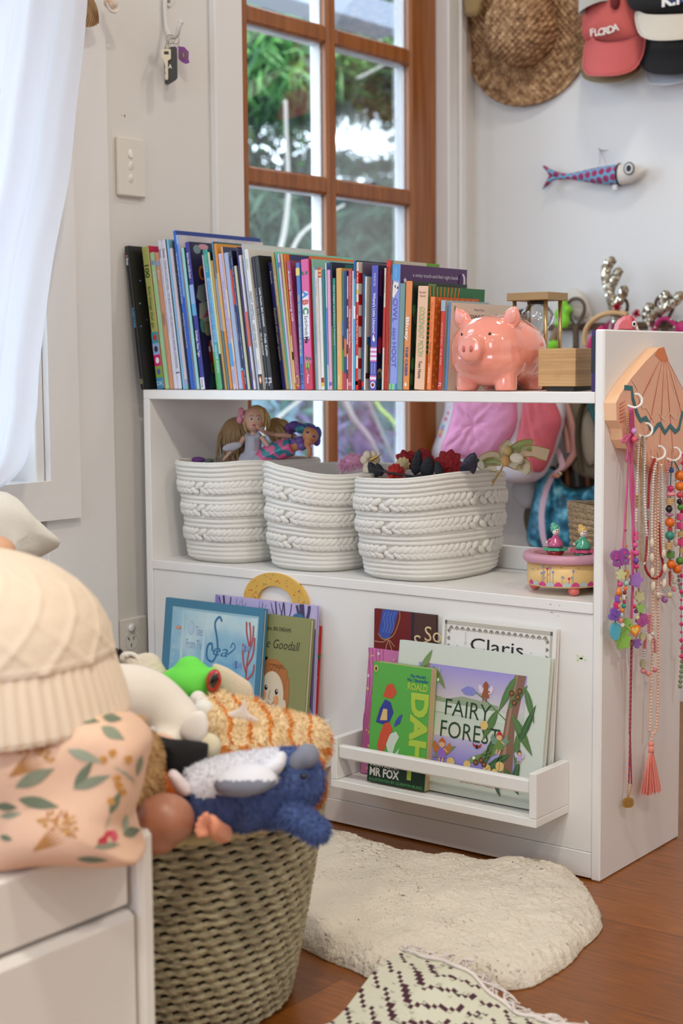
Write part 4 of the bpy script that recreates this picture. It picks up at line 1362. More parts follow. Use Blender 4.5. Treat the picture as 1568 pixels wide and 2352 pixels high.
# -- flower headband with feathers in the right basket
c = P(985,1070,0.15)
fh = thing('flower_headband','headband of deep red flowers and black feathers over the rim of the right rope basket','headband',c - Vector((0,0,.05)))
RED = mat((150,22,28),rough=0.75,bump=0.2,bscale=150)
RED2 = mat((176,34,32),rough=0.75)
BLK = mat((24,24,30),rough=0.6,bump=0.4,bscale=300)
def petal(mb,p,d,L,w,m,curl=0.3):
 d = Vector(d).normalized()
 nr = (CAM - Vector(p)).normalized()
 sx = nr.cross(d).normalized()
 nr = d.cross(sx)
 poly = [(L * (t / 8),w / 2 * math.sin(PI * min(1,(t / 8) ** 0.75)) ** 0.6) for t in range(9)] + [(L * (t / 8),-w / 2 * math.sin(PI * min(1,(t / 8) ** 0.75)) ** 0.6) for t in range(7,0,-1)]
 Mx = Matrix(((d.x,sx.x,nr.x,p[0]),(d.y,sx.y,nr.y,p[1]),(d.z,sx.z,nr.z,p[2]),(0,0,0,1)))
 mb.pillow([(x - 0.0,y) for x,y in poly],w * 0.28,m,Mx,n=4)
def bloom(mb,p,r,m,n=9,seed=0):
 rg = random.Random(seed)
 for ring,(k,rr,ln) in enumerate(((n,0.0,1.0),(n - 3,0.0,0.7),(4,0.0,0.4))):
  for i in range(k):
   a = 2 * PI * i / k + ring * 0.4 + rg.uniform(-.15,.15)
   d = sd * math.cos(a) + Vector((0,0,1)) * math.sin(a)
   petal(mb,Vector(p) + (CAM - Vector(p)).normalized() * 0.004 * ring,d,r * ln,r * 0.75 * ln,m)
q = MB(); bloom(q,P(932,1058,0.17),0.022,RED,7,1); q.build('red_flower',fh)
q = MB(); bloom(q,P(970,1055,0.19),0.022,RED,7,2); q.build('red_flower',fh)
q = MB(); bloom(q,P(1030,1066,0.15),0.028,RED,9,3); q.build('red_flower',fh)
q = MB(); bloom(q,P(908,1086,0.10),0.018,RED2,10,4); q.build('red_flower',fh)
q = MB(); bloom(q,P(925,1066,0.15),0.014,mat((214,190,140),rough=0.7),10,5); q.build('cream_flower',fh)
for i,(a,b,w) in enumerate((((952,1092),(962,1036),0.02),((978,1098),(985,1052),0.026),((868,1096),(848,1064),0.02),((1066,1096),(1088,1044),0.028),((876,1094),(866,1066),0.016),((1010,1096),(1004,1062),0.016),((1088,1060),(1100,1056),0.008))):
 p0,p1 = P(a[0],a[1],0.115),P(b[0],b[1],0.115)
 q = MB()
 petal(q,p0,p1 - p0,(p1 - p0).length * 1.1,w,BLK if i != 3 else mat((40,36,54),rough=0.35,bump=0.3,bscale=200))
 q.build('black_feather',fh)
q = MB(); q.tube(catmull([P(850,1075,0.1),P(890,1085,0.09),P(960,1094,0.09),P(1050,1090,0.1)],8),0.0022,mat((30,26,30),rough=0.6),6)
q.tube(catmull([P(860,1068,.1),P(885,1080,.095),P(905,1090,.09)],5),0.0008,BLK,5)
q.build('band',fh)
q = MB(); q.ell(c - Vector((0,0,.035)),(0.07,0.05,0.02),mat((60,22,26),rough=0.9),None,20,10); q.build('foliage',fh)
# organza bow
c = P(1162,1052,0.19)
rb = thing('ribbon_bow','sheer gold edged ribbon bow with a cream flower, sticking out over the right basket','bow',c - Vector((0,0,.03)))
ORG = sheer_mat('organza',(222,210,172),0.55)
ORG2 = sheer_mat('organza_green',(176,190,120),0.7)
GOLDE = mat((176,140,66),rough=0.4,metal=0.3)
def ribbon(name,pts,w,m,parent,edge=None):
 pts = catmull([Vector(p) for p in pts],6)
 q = MB()
 L,R2 = [],[]
 for i,p in enumerate(pts):
  t = (pts[min(i + 1,len(pts) - 1)] - pts[max(i - 1,0)]).normalized()
  s_ = t.cross((CAM - p).normalized()).normalized() + Vector((0,0.3 * math.sin(i * .7),0))
  L.append(p + s_ * w / 2)
  R2.append(p - s_ * w / 2)
 n = len(pts)
 q.add(L + R2 + [v + Vector((0,.0005,0)) for v in L + R2],[(i,n + i,n + i + 1,i + 1) for i in range(n - 1)] + [(2 * n + i,2 * n + i + 1,3 * n + i + 1,3 * n + i) for i in range(n - 1)],m,True)
 if edge:
  q.tube(L,0.0009,edge,5); q.tube(R2,0.0009,edge,5)
 return q.build(name,parent)
for pts,w,m in ((((1160,1052),(1190,1040),(1222,1036),(1258,1046)),0.02,ORG),(((1165,1050),(1185,1030),(1205,1022),(1222,1024)),0.019,ORG2),(((1160,1056),(1185,1064),(1205,1066),(1198,1085)),0.021,ORG),(((1158,1054),(1130,1046),(1105,1055),(1110,1072),(1140,1074)),0.014,ORG),(((1150,1060),(1125,1060),(1110,1066)),0.014,ORG2),(((1160,1048),(1155,1030),(1172,1016)),0.014,ORG)):
 ribbon('ribbon_loop',[P(a,b,0.185) for a,b in pts],w,m,rb,GOLDE)
q = MB(); q.ell(P(1186,1052,0.17),(0.014,0.006,0.009),mat((222,210,186),rough=0.7)); q.ell(P(1160,1058,0.17),(0.009,0.008,0.011),mat((196,152,92),rough=0.5)); q.ell(P(1165,1036,0.175),(0.009,0.008,0.010),mat((200,172,110),rough=0.6)); q.build('bow_knot',rb)
q = MB(); q.tube(catmull([c,c - Vector((.01,0,.02)),c - Vector((.03,0.0,.05))],5),0.002,GOLDE,5); q.build('stem',rb)
# -- music box
mc = Vector((0.886,0.088,ZM))
PINKW = mat((206,150,168),rough=0.35)
mbx = thing('music_box','round wooden music box with two skating figures, pink rim and flower painted side','music box',mc)
WOODY = mat((226,188,124),rough=0.4,var=0.06,vscale=20)
q = MB()
Tm = Matrix.Translation(mc)
q.lathe([(0.0,0.014),(0.062,0.014),(0.0635,0.017),(0.0635,0.052),(0.0,0.052)],WOODY,48,Tm)
def cyl_paint(poly,m,off=0.0006,R_=0.0635):
 """paint on the drum: (angle, height) outline"""
 vs = [Tm @ Vector(((R_ + off) * math.cos(a),(R_ + off) * math.sin(a),z)) for a,z in poly]
 q.add(vs,[tuple(range(len(vs)))],m,True)
aF = math.atan2(-0.79,0.605)
CR,OG,BL,GY,RO = mat((206,44,90)),mat((222,92,50)),mat((128,150,190)),mat((150,160,150)),mat((200,60,70))
for k in range(12):
 a = aF + (k - 6) * 0.22
 w_ = [(a + 0.22 * i / 6,0.019 + 0.005 * math.sin(PI * i / 6)) for i in range(7)] + [(a + 0.22,0.0165),(a,0.0165)]
 cyl_paint(w_,mat((206,62,128)) if k % 2 == 0 else mat((176,190,190)))
rg = random.Random(4)
for k in range(22):
 a = aF + rg.uniform(-1.3,1.3)
 z = rg.uniform(0.028,0.05)
 m = rg.choice([CR,OG,BL,GY,RO])
 cyl_paint([(a + 0.035 * math.cos(t),z + 0.0022 * math.sin(t)) for t in [2 * PI * i / 9 for i in range(9)]] if k % 2 else [(a + 0.016 * math.cos(t),z + 0.001 * math.sin(t)) for t in [2 * PI * i / 7 for i in range(7)]],m)
 if k % 2:
  cyl_paint([(a - 0.006,0.022),(a + 0.006,0.022),(a + 0.006,z - 0.002),(a - 0.006,z - 0.002)],m)
q.build('drum',mbx)
q = MB()
q.lathe([(0.055,0.0525),(0.068,0.0525),(0.0705,0.055),(0.0705,0.064),(0.068,0.0665),(0.054,0.0665),(0.053,0.0655),(0.053,0.0525)],PINKW,48,Tm,caps=False)
q.lathe([(0.0,0.0524),(0.054,0.0524),(0.054,0.058),(0.0,0.0585)],mat((196,140,120),rough=0.5),40,Tm)
q.build('rim',mbx)
for k in range(3):
 a = aF + 0.12 + k * 2 * PI / 3
 q = MB(); q.ell(mc + Vector((0.052 * math.cos(a),0.052 * math.sin(a),0.0085)),(0.0095,0.0095,0.0083),mat((222,112,104),rough=0.35)); q.build('foot',mbx)
def skater(px,py,y,hat,coat,disc,bowl,lab):
 g = P(px,py,y)
 g.z = mc.z + 0.0592
 t = thing('skater_figure',lab,'figurine',g,'skating figures on the music box')
 Tg = Matrix.Translation(g)
 q = MB(); q.lathe([(0.009,0.0),(0.0125,0.0015),(0.016,0.009),(0.0,0.0095)],mat(bowl,rough=0.2,coat=0.6),24,Tg); q.build('bowl',t)
 q = MB(); q.prism(flower(0,0,0.0215,8,0.08,48),0.0045,mat(disc,rough=0.2,coat=0.6),Tg @ Matrix.Translation((0,0,0.0096))); q.build('flower_disc',t)
 q = MB()
 q.lathe([(0.0,0.0142),(0.0125,0.0148),(0.0135,0.0175),(0.0115,0.024),(0.006,0.030),(0.0045,0.034),(0.0,0.035)],mat(coat,rough=0.2,coat=0.6),24,Tg)
 q.tube([(0.003,-0.003,0.031),(-0.006,-0.008,0.027),(-0.009,-0.011,0.0235)],0.0022,mat(coat,rough=0.2,coat=0.6),7,M=Tg)
 q.lathe([(0.0,0.0140),(0.0122,0.0142),(0.0122,0.0147),(0.0,0.0147)],mat((40,36,44),rough=0.4),20,Tg)
 q.ell(g + Vector((-0.0095,-0.0115,0.0228)),0.0022,mat((232,224,212)))
 q.build('coat',t)
 q = MB()
 h = g + Vector((0.001,0,0.041))
 q.ell(h,(0.0068,0.0068,0.0075),mat((236,226,216),rough=0.25))
 vw_ = (CAM - h).normalized()
 for e in (0.0,1.0):
  q.ell(h + vw_ * 0.0064 + Vector((0.0035 * e + 0.0005,0.0012 * e,.001)),0.0010,mat((30,26,30)))
 q.ell(h + vw_ * 0.0062 + Vector((0.001,0,-.003)),0.0013,mat((226,120,120)))
 q.build('head',t)
 q = MB()
 q.ell(h + Vector((-0.0022,0.001,0.0035)),(0.0082,0.008,0.0078),mat(hat,rough=0.25,coat=0.5))
 q.ell(h + Vector((-0.0055,0.001,0.0095)),(0.0048,0.0048,0.0048),mat(hat,rough=0.25,coat=0.5))
 dots = mat((240,236,226))
 for k in range(9):
  a,b = k * 2.4,0.2 + 0.12 * k
  d = Vector((math.cos(a) * math.cos(b),-abs(math.sin(a)) * math.cos(b),math.sin(b)))
  q.ell(h + Vector((-0.0022,0.001,0.0035)) + Vector((d.x * .0082,d.y * .008,d.z * .0078)),0.0007,dots,None,6,4)
 q.build('hat',t)
skater(1275,1276,0.085,(72,170,140),(196,84,130),(74,176,140),(170,40,50),'small figure in a pink coat and green hat on the music box')
skater(1338,1274,0.085,(222,176,92),(74,168,132),(206,76,116),(46,120,84),'small figure in a green coat and yellow hat on the music box')
# -- jute basket behind the music box
jc = Vector((0.905,0.205,ZM + 0.0008))
jute = ramp_mat('jute',(126,104,78),(194,168,130),'noise',160,0.9,(1,1,3),0.3,0.7,bump=0.8)
jb = thing('jute_basket','small round jute basket half hidden behind the music box','basket',jc)
q = MB()
def jpos(u,v,off=0.0):
 r = 0.058 + 0.012 * v + off
 row = 0.0022 * abs(math.sin(PI * v * 13)) * (1 + 0.25 * math.sin(2 * PI * u * 60 + 3 * math.floor(v * 13)))
 if off < 0:
  row = 0
 return jc + Vector(((r + row) * math.cos(2 * PI * u),(r + row) * math.sin(2 * PI * u),0.135 * v + 0.003 * math.sin(4 * PI * u) * v))
q.grid(lambda u,v: jpos(u,v),120,91,jute,True)
q.grid(lambda u,v: jpos(u,v,-0.006),48,8,jute,True,flip=True)
q.add([jpos(k / 40,0.0) for k in range(40)],[tuple(range(40))[::-1]],jute)
q.build('basket_wall',jb)
q = MB()
q.tube([jpos(k / 60,1.0,-0.003) for k in range(60)],0.0055,jute,8,closed=True)
q.build('braided_rim',jb)
# == PIG, HOURGLASS, BOX ON TOP
zt = ZT + 0.0006
pc = ony(0.078,1146,806)
pc.z = zt + 0.0675
hx = Vector((0.03,-1.0,0)).normalized()
hy = Vector((0,0,1)).cross(hx)
PM = Matrix(((hx.x,hy.x,0,pc.x),(hx.y,hy.y,0,pc.y),(0,0,1,pc.z),(0,0,0,1)))
PIG = mat((240,152,132),rough=0.12,coat=1.0)
PIGI = mat((244,168,154),rough=0.15,coat=1.0)
pig = thing('piggy_bank','shiny pink ceramic piggy bank on the bookcase top','piggy bank',(pc.x,pc.y,zt))
q = MB()
q.ell((-0.004,0,-0.001),(0.088,0.075,0.0602),PIG,PM,28,18)
q.ell((0.035,0,0.004),(0.052,0.066,0.053),PIG,PM,24,16)
q.ell((0.032,0,-0.014),(0.054,0.067,0.047),PIG,PM,24,16)
q.ell((-0.02,0,-0.013),(0.064,0.071,0.048),PIG,PM,24,16)
q.tube([(0.06,0,0.004),(0.085,0,0.002),(0.1,0,0.0)],[0.028,0.0235,0.0225],PIG,18,M=PM)
q.ell((0.098,0,0.0),(0.006,0.0225,0.0215),PIG,PM,16,8)
for e in (-1,1):
 for fx in (0.042,-0.045):
  q.lathe([(0.0,-0.0672),(0.0172,-0.0672),(0.0188,-0.064),(0.0188,-0.05),(0.018,-0.03),(0.016,-0.02)],PIG,18,PM @ Matrix.Translation((fx,e * 0.037,0)))
 # ears: leaf shaped cups, tips up and a little forward
 E = PM @ Matrix.Translation((0.040,e * 0.044,0.043)) @ rotm(-e * 0.42,0.18,0)
 ep = [(0.019 * math.sin(PI * t / 10) ** 0.8 * (1 - 0.25 * t / 10),-0.012 + 0.044 * t / 10) for t in range(11)]
 ep = ep + [(-x,y) for x,y in ep[-2:0:-1]]
 q.pillow(ep,0.013,PIG,E @ frame((0,0,0),(0,1,0),(0,0,1)),n=5)
q.ell((-0.083,0,0.012),(0.008,0.006,0.006),PIG,PM)
blob('body',q,0.0024,[PIG],pig,smooth=5)
for e in (-1,1):
 E = PM @ Matrix.Translation((0.0465,e * 0.0445,0.045)) @ rotm(-e * 0.42,0.18,0)
 q = MB(); q.pillow([(0.62 * x,0.003 + 0.62 * y) for x,y in ep],0.005,PIGI,E @ frame((0,0,0.0),(0,1,0),(0,0,1)),n=4); q.build('inner_ear',pig)
for e in (-1,1):
 q = MB(); q.ell((0.0765,e * 0.0262,0.0245),(0.002,0.0026,0.0042),mat((24,20,20),rough=0.08,coat=1.0),PM,12,8,rot=rotm(0,0.4,e * 0.45)); q.build('eye',pig)
 q = MB(); q.ell((0.1035,e * 0.0068,0.0015),(0.0018,0.0032,0.0055),mat((198,100,88),rough=0.2),PM,10,8); q.build('nostril',pig)
q = MB()
GOLDP = mat((240,178,92),rough=0.2,metal=0.35)
sw = [(0.0,0),(0.006,0.008),(0.009,-0.002),(0.014,0.007),(0.017,-0.001),(0.022,0.007),(0.027,0.002),(0.03,0.008)]
pts = []
for a,b in sw:
 x,z = -0.03 - a * 0.8,0.036 + b * 0.9
 y = 0.0725 * math.sqrt(max(0.02,1 - (x / 0.084) ** 2 - ((z - 0.001) / 0.0575) ** 2)) + 0.0004
 pts.append((x,y,z))
q.tube(catmull(pts,5),0.0009,GOLDP,6,M=PM)
q.build('gold_script',pig)
q = MB(); q.box((-0.018,-0.0025,0.0555),(0.012,0.0025,0.0585),mat((70,60,66),rough=0.6),PM); q.build('coin_slot',pig)
# hourglass
hc = ony(0.165,1258,688)          # front corner of the top plate, underside
x1,y0 = hc.x,hc.y
hw,hdp = 0.082,0.07
hgc = Vector((x1 - hw / 2,y0 + hdp / 2,zt))
hg = thing('hourglass','glass hourglass between golden square plates, behind the bamboo box','hourglass',hgc)
BRASS = mat((166,136,92),rough=0.4,metal=0.35)
BRS2 = mat((186,158,110),rough=0.25,metal=0.8)
zp = hc.z
for nm,z in (('top_plate',zp),('base_plate',zt)):
 q = MB(); q.box((x1 - hw,y0,z),(x1,y0 + hdp,z + 0.0135),BRASS,bev=0.001); q.build(nm,hg)
for ax in (0.010,hw - 0.010):
 for ay in (0.010,hdp - 0.010):
  q = MB(); q.tube([(x1 - hw + ax,y0 + ay,zt + 0.0136),(x1 - hw + ax,y0 + ay,zp - 0.0002)],0.0036,BRS2,10); q.build('post',hg)
gz0,gz1 = zt + 0.014,zp
H_ = gz1 - gz0
prof = []
for k in range(25):
 t = k / 24
 s_ = abs(t - 0.5) * 2
 r = 0.0036 + 0.0255 * math.sin(PI * 0.95 * s_ ** 1.3)
 prof.append((r,t * H_))
q = MB()
GL = glass_mat('clear_glass',(0.96,0.97,0.97),0.07)
Th = Matrix.Translation((hgc.x,hgc.y,gz0))
q.lathe(prof,GL,28,Th,caps=False)
q.lathe([(max(0.001,r - 0.0014),z) for r,z in prof][::-1],GL,28,Th,caps=False)
q.build('glass_bulbs',hg)
q = MB(); q.lathe([(0.0,0.002),(0.022,0.002),(0.0225,0.01),(0.016,0.02),(0.0,0.026)],mat((232,230,226),rough=0.9),24,Th); q.build('sand',hg)
q = MB(); q.lathe([(0.0,H_ - 0.005),(0.015,H_ - 0.005),(0.015,H_ - 0.0002),(0.0,H_ - 0.0002)],mat((40,36,32),rough=0.6),20,Th); q.build('stopper',hg)
# bamboo box
bc = ony(0.042,1321,897)
bam = ramp_mat('bamboo',(176,132,84),(206,166,112),'noise',6,0.45,(1,1,40),0.3,0.7)
bxw,bxd = 0.0685,0.072
bz0,bz1 = zt + 0.0075,zt + 0.0685
bb = thing('bamboo_box','square bamboo box beside the end panel on the bookcase top','box',(bc.x - bxw / 2,bc.y + bxd / 2,zt))
q = MB()
q.box((bc.x - bxw,bc.y,bz0),(bc.x,bc.y + 0.004,bz1),bam,bev=0.0006)
q.box((bc.x - 0.004,bc.y + 0.0042,bz0),(bc.x,bc.y + bxd,bz1),bam,bev=0.0006)
q.box((bc.x - bxw,bc.y + 0.0042,bz0),(bc.x - bxw + 0.004,bc.y + bxd,bz1),bam,bev=0.0006)
q.box((bc.x - bxw + 0.0042,bc.y + bxd - 0.004,bz0),(bc.x - 0.0042,bc.y + bxd,bz1),bam,bev=0.0006)
q.box((bc.x - bxw + 0.0042,bc.y + 0.0042,bz1 - 0.006),(bc.x - 0.0042,bc.y + bxd - 0.0042,bz1 - 0.001),bam)
q.build('walls',bb)
q = MB(); q.box((bc.x - bxw + 0.012,bc.y + 0.006,zt),(bc.x - 0.006,bc.y + bxd - 0.006,bz0 - 0.0001),mat((44,36,32),rough=0.6)); q.build('plinth',bb)
q = MB()
er = mat((196,156,106),rough=0.5)
Fb = frame((bc.x - bxw / 2,bc.y,(bz0 + bz1) / 2 - 0.004),(1,0,0),(0,0,1))
q.flat(circ(0,0,0.011,24,0.011),er,Fb); q.flat(circ(0,0,0.0095,24),bam,Fb,0.0007); q.line(catmull([(-.006,-.006,0),(0,.006,0),(.006,-.006,0)],5),0.0012,er,Fb,0.001)
q.build('faint_emblem',bb)
# == THE TWO SPICE-RACK BOOK LEDGES
def rack(label,x0,x1):
 r = thing('book_rack',label,'rack',((x0 + x1) / 2,-0.05,0.104),'white book racks on the bookcase front')
 y1 = 0.0024
 q = MB(); q.box((x0,-0.102,0.104),(x1,y1,0.1175),PAINT,bev=0.001); q.build('ledge',r)
 for xa in (x0,x1 - 0.013):
  q = MB(); q.box((xa,-0.102,0.1178),(xa + 0.013,y1,0.1905),PAINT,bev=0.0012); q.build('end_board',r)
 q = MB(); q.box((x0 + 0.0134,-0.0985,0.155),(x1 - 0.0134,-0.0855,0.1785),PAINT,bev=0.003); q.build('front_rail',r)
 return r
rack('right white wooden rack, holding the fairy forest and fox paperback books',0.536,0.942)
rack('left white wooden rack behind the toy basket, holding the sea book',0.05,0.456)
def faceout(label,tl,tr,ytop,ybot,thick,spine,cover,decor,H=None,W=None,left=None,hard=True,page=None,xoff=0.0,back=None,name='book'):
 """a book standing face out on a ledge, leaning back; tl / tr are seen top corners at depth ytop"""
 a = ony(ytop,*tl)
 b = ony(ytop,*tr)
 x0 = a.x
 D = W if W else b.x - a.x
 ztop = (a.z + b.z) / 2
 zb = 0.1182
 h = math.hypot(ztop - zb,ytop - ybot)
 up = Vector((0,ytop - ybot,ztop - zb)).normalized()
 side = Vector((1,0,0))
 out = side.cross(up)                      # toward the room
 if out.y > 0:
  out = -out
 # local x = out, local y = side, local z = up ; origin at rear lower left
 fo = Vector((x0 + xoff,ybot,zb)) - out * thick
 fo.z = zb + 0.0004
 M = Matrix(((out.x,side.x,up.x,fo.x),(out.y,side.y,up.y,fo.y),(out.z,side.z,up.z,fo.z),(0,0,0,1)))
 return book(name,label,thick,h,D,M,spine,cover,decor,group='books shown face out in the racks',hard=hard,page=page,back=back)
def shape(c,C,W_,H,poly,col,z=0.0004,rough=0.4):
 c.flat([(W_ * x,H * y) for x,y in poly],mat(col,rough=rough) if not hasattr(col,'node_tree') else col,C,z)
def stroke(c,C,W_,H,pts,w,col,z=0.0006,smooth=True):
 p = [(W_ * x,H * y,0) for x,y in pts]
 if smooth and len(p) > 2:
  p = [(v.x,v.y) for v in catmull(p,5)]
 c.line([(v[0],v[1]) for v in p],w,mat(col,rough=0.5),C,z)
def leafs(c,C,W_,H,items,col,z=0.0008):
 for x,y,L,w,a in items:
  c.flat(leaf(W_ * x,H * y,L,w,a),mat(col,rough=0.5),C,z)
  c.line([(W_ * x,H * y),(W_ * x + L * .9 * math.cos(a),H * y + L * .9 * math.sin(a))],0.0008,mat((120,150,96),rough=0.5),C,z + 0.0002)
# -- right rack
def d_clarice(c,S,C,W_,H,D):
 G = (150,146,136)
 for u0,v0,u1,v1 in ((0.03,0.962,0.97,0.985),(0.03,0.1,0.05,0.985),(0.95,0.1,0.97,0.985)):
  cover_band(c,C,D,H,(186,182,170),u0,v0,u1,v1)
 gm = mat(G,rough=0.5)
 for k in range(17):
  x = D * (0.09 + 0.82 * k / 16)
  for a in (-2.2,-1.57,-0.95):
   c.flat(leaf(x,H * 0.957,0.0085,0.0028,a,3),gm,C,0.0006)
 for k in range(12):
  y = H * (0.925 - 0.045 * k)
  for sx,s_ in ((0.055,1),(0.945,-1)):
   for a in (-0.5,0,0.5):
    c.flat(leaf(D * sx,y,0.0075,0.0026,a if s_ > 0 else PI - a,3),gm,C,0.0006)
 c.text('Claris',mat((34,32,34)),C @ frame((D * 0.5,H * 0.862,0),(1,0,0),(0,1,0)),width=D * 0.46,height=H * 0.075)
 c.rect(D * 0.218,H * 0.85,D * 0.226,H * 0.93,mat((206,206,214)),C,0.0005)
 c.rect(D * 0.208,H * 0.86,D * 0.236,H * 0.868,mat((206,206,214)),C,0.0006)
 for x,y in ((0.15,0.84),(0.27,0.86),(0.87,0.76),(0.8,0.85),(0.12,0.78)):
  c.flat(star(D * x,H * y,0.0016),gm,C,0.0006)
faceout('tall white storybook with grey ornament border, behind the fairy forest book',(1015,1423),(1278,1443),-0.010,-0.034,0.0105,mat((222,218,214)),mat((232,229,225),rough=0.35),d_clarice)
def d_brown(c,S,C,W_,H,D):
 s = lambda p,cl,z=0.0004: shape(c,C,D,H,p,cl,z)
 s([(0,0.7),(0.58,0.7),(0.6,0.8),(0.63,0.9),(0.62,1),(0,1)],(112,26,30))
 s([(0.58,0.7),(0.61,0.85),(0.6,1),(0.65,1),(0.64,0.84),(0.6,0.7)],(44,40,60),0.0006)
 s([(0.08,0.86),(0.14,1.0),(0.4,1.0),(0.33,0.9),(0.26,0.83),(0.18,0.82),(0.1,0.83)],(58,84,168),0.0006)
 for k in range(4):
  stroke(c,C,D,H,[(0.14 + .05 * k,0.86),(0.18 + .05 * k,0.9),(0.16 + .05 * k,0.95),(0.2 + .05 * k,0.99)],0.0009,(120,150,214),0.0009)
 stroke(c,C,D,H,[(0.07,0.85),(0.14,0.82),(0.24,0.825),(0.34,0.86),(0.42,0.95),(0.42,1.0)],0.0018,(170,130,80),0.0009)
 for p in ([(0.0,0.8),(0.15,0.8),(0.24,0.82),(0.35,0.78)],[(0.24,0.82),(0.2,0.75),(0.22,0.7)],[(0.24,0.82),(0.3,0.76),(0.33,0.7)]):
  stroke(c,C,D,H,p,0.0018,(176,130,96),0.001)
 m = mat((222,196,150),rough=0.4)
 c.text('So',m,C @ frame((D * 0.83,H * 0.885,0),(1,0,0),(0,1,0)),height=H * 0.09,align='L',z=0.001)
 c.text('Se',m,C @ frame((D * 0.66,H * 0.825,0),(1,0,0),(0,1,0)),height=H * 0.09,align='L',z=0.001)
faceout('dark brown storybook with a red and blue robe, at the back of the right rack',(860,1400),(1001,1412),-0.006,-0.016,0.006,mat((70,44,40)),mat((78,50,46),rough=0.35),d_brown)
def d_pink(c,S,C,W_,H,D):
 for k in range(5):
  stroke(c,C,D,H,[(0.0 + k * .06,1.0),(0.06 + k * .05,0.7),(0.0 + k * .02,0.4),(0.08 + k * .03,0.1)],0.002,(182,84,140),0.0004)
 shape(c,C,D,H,[(0.16,0.62),(0.3,0.55),(0.3,0.1),(0.24,0.16),(0.16,0.3),(0.12,0.45)],(212,206,224),0.0005)
 rg = random.Random(2)
 for k in range(34):
  c.flat(star(D * rg.uniform(.02,.45),H * rg.uniform(.02,.98),rg.uniform(.0022,.004),a0=rg.random() * 6),mat(rg.choice([(224,206,110),(222,214,226),(226,200,120)])),C,0.0008)
 c.text('Shimmering',mat((170,150,60)),C @ frame((D * 0.12,H * 0.42,0),(0.0,-1,0),(1,0,0)),width=H * 0.22,height=D * 0.05,z=0.0009)
faceout('pink and purple book strewn with stars behind the fox paperback',(847,1490),(935,1500),-0.0155,-0.045,0.008,mat((176,86,140)),mat((204,116,170),rough=0.35),d_pink,W=0.128)
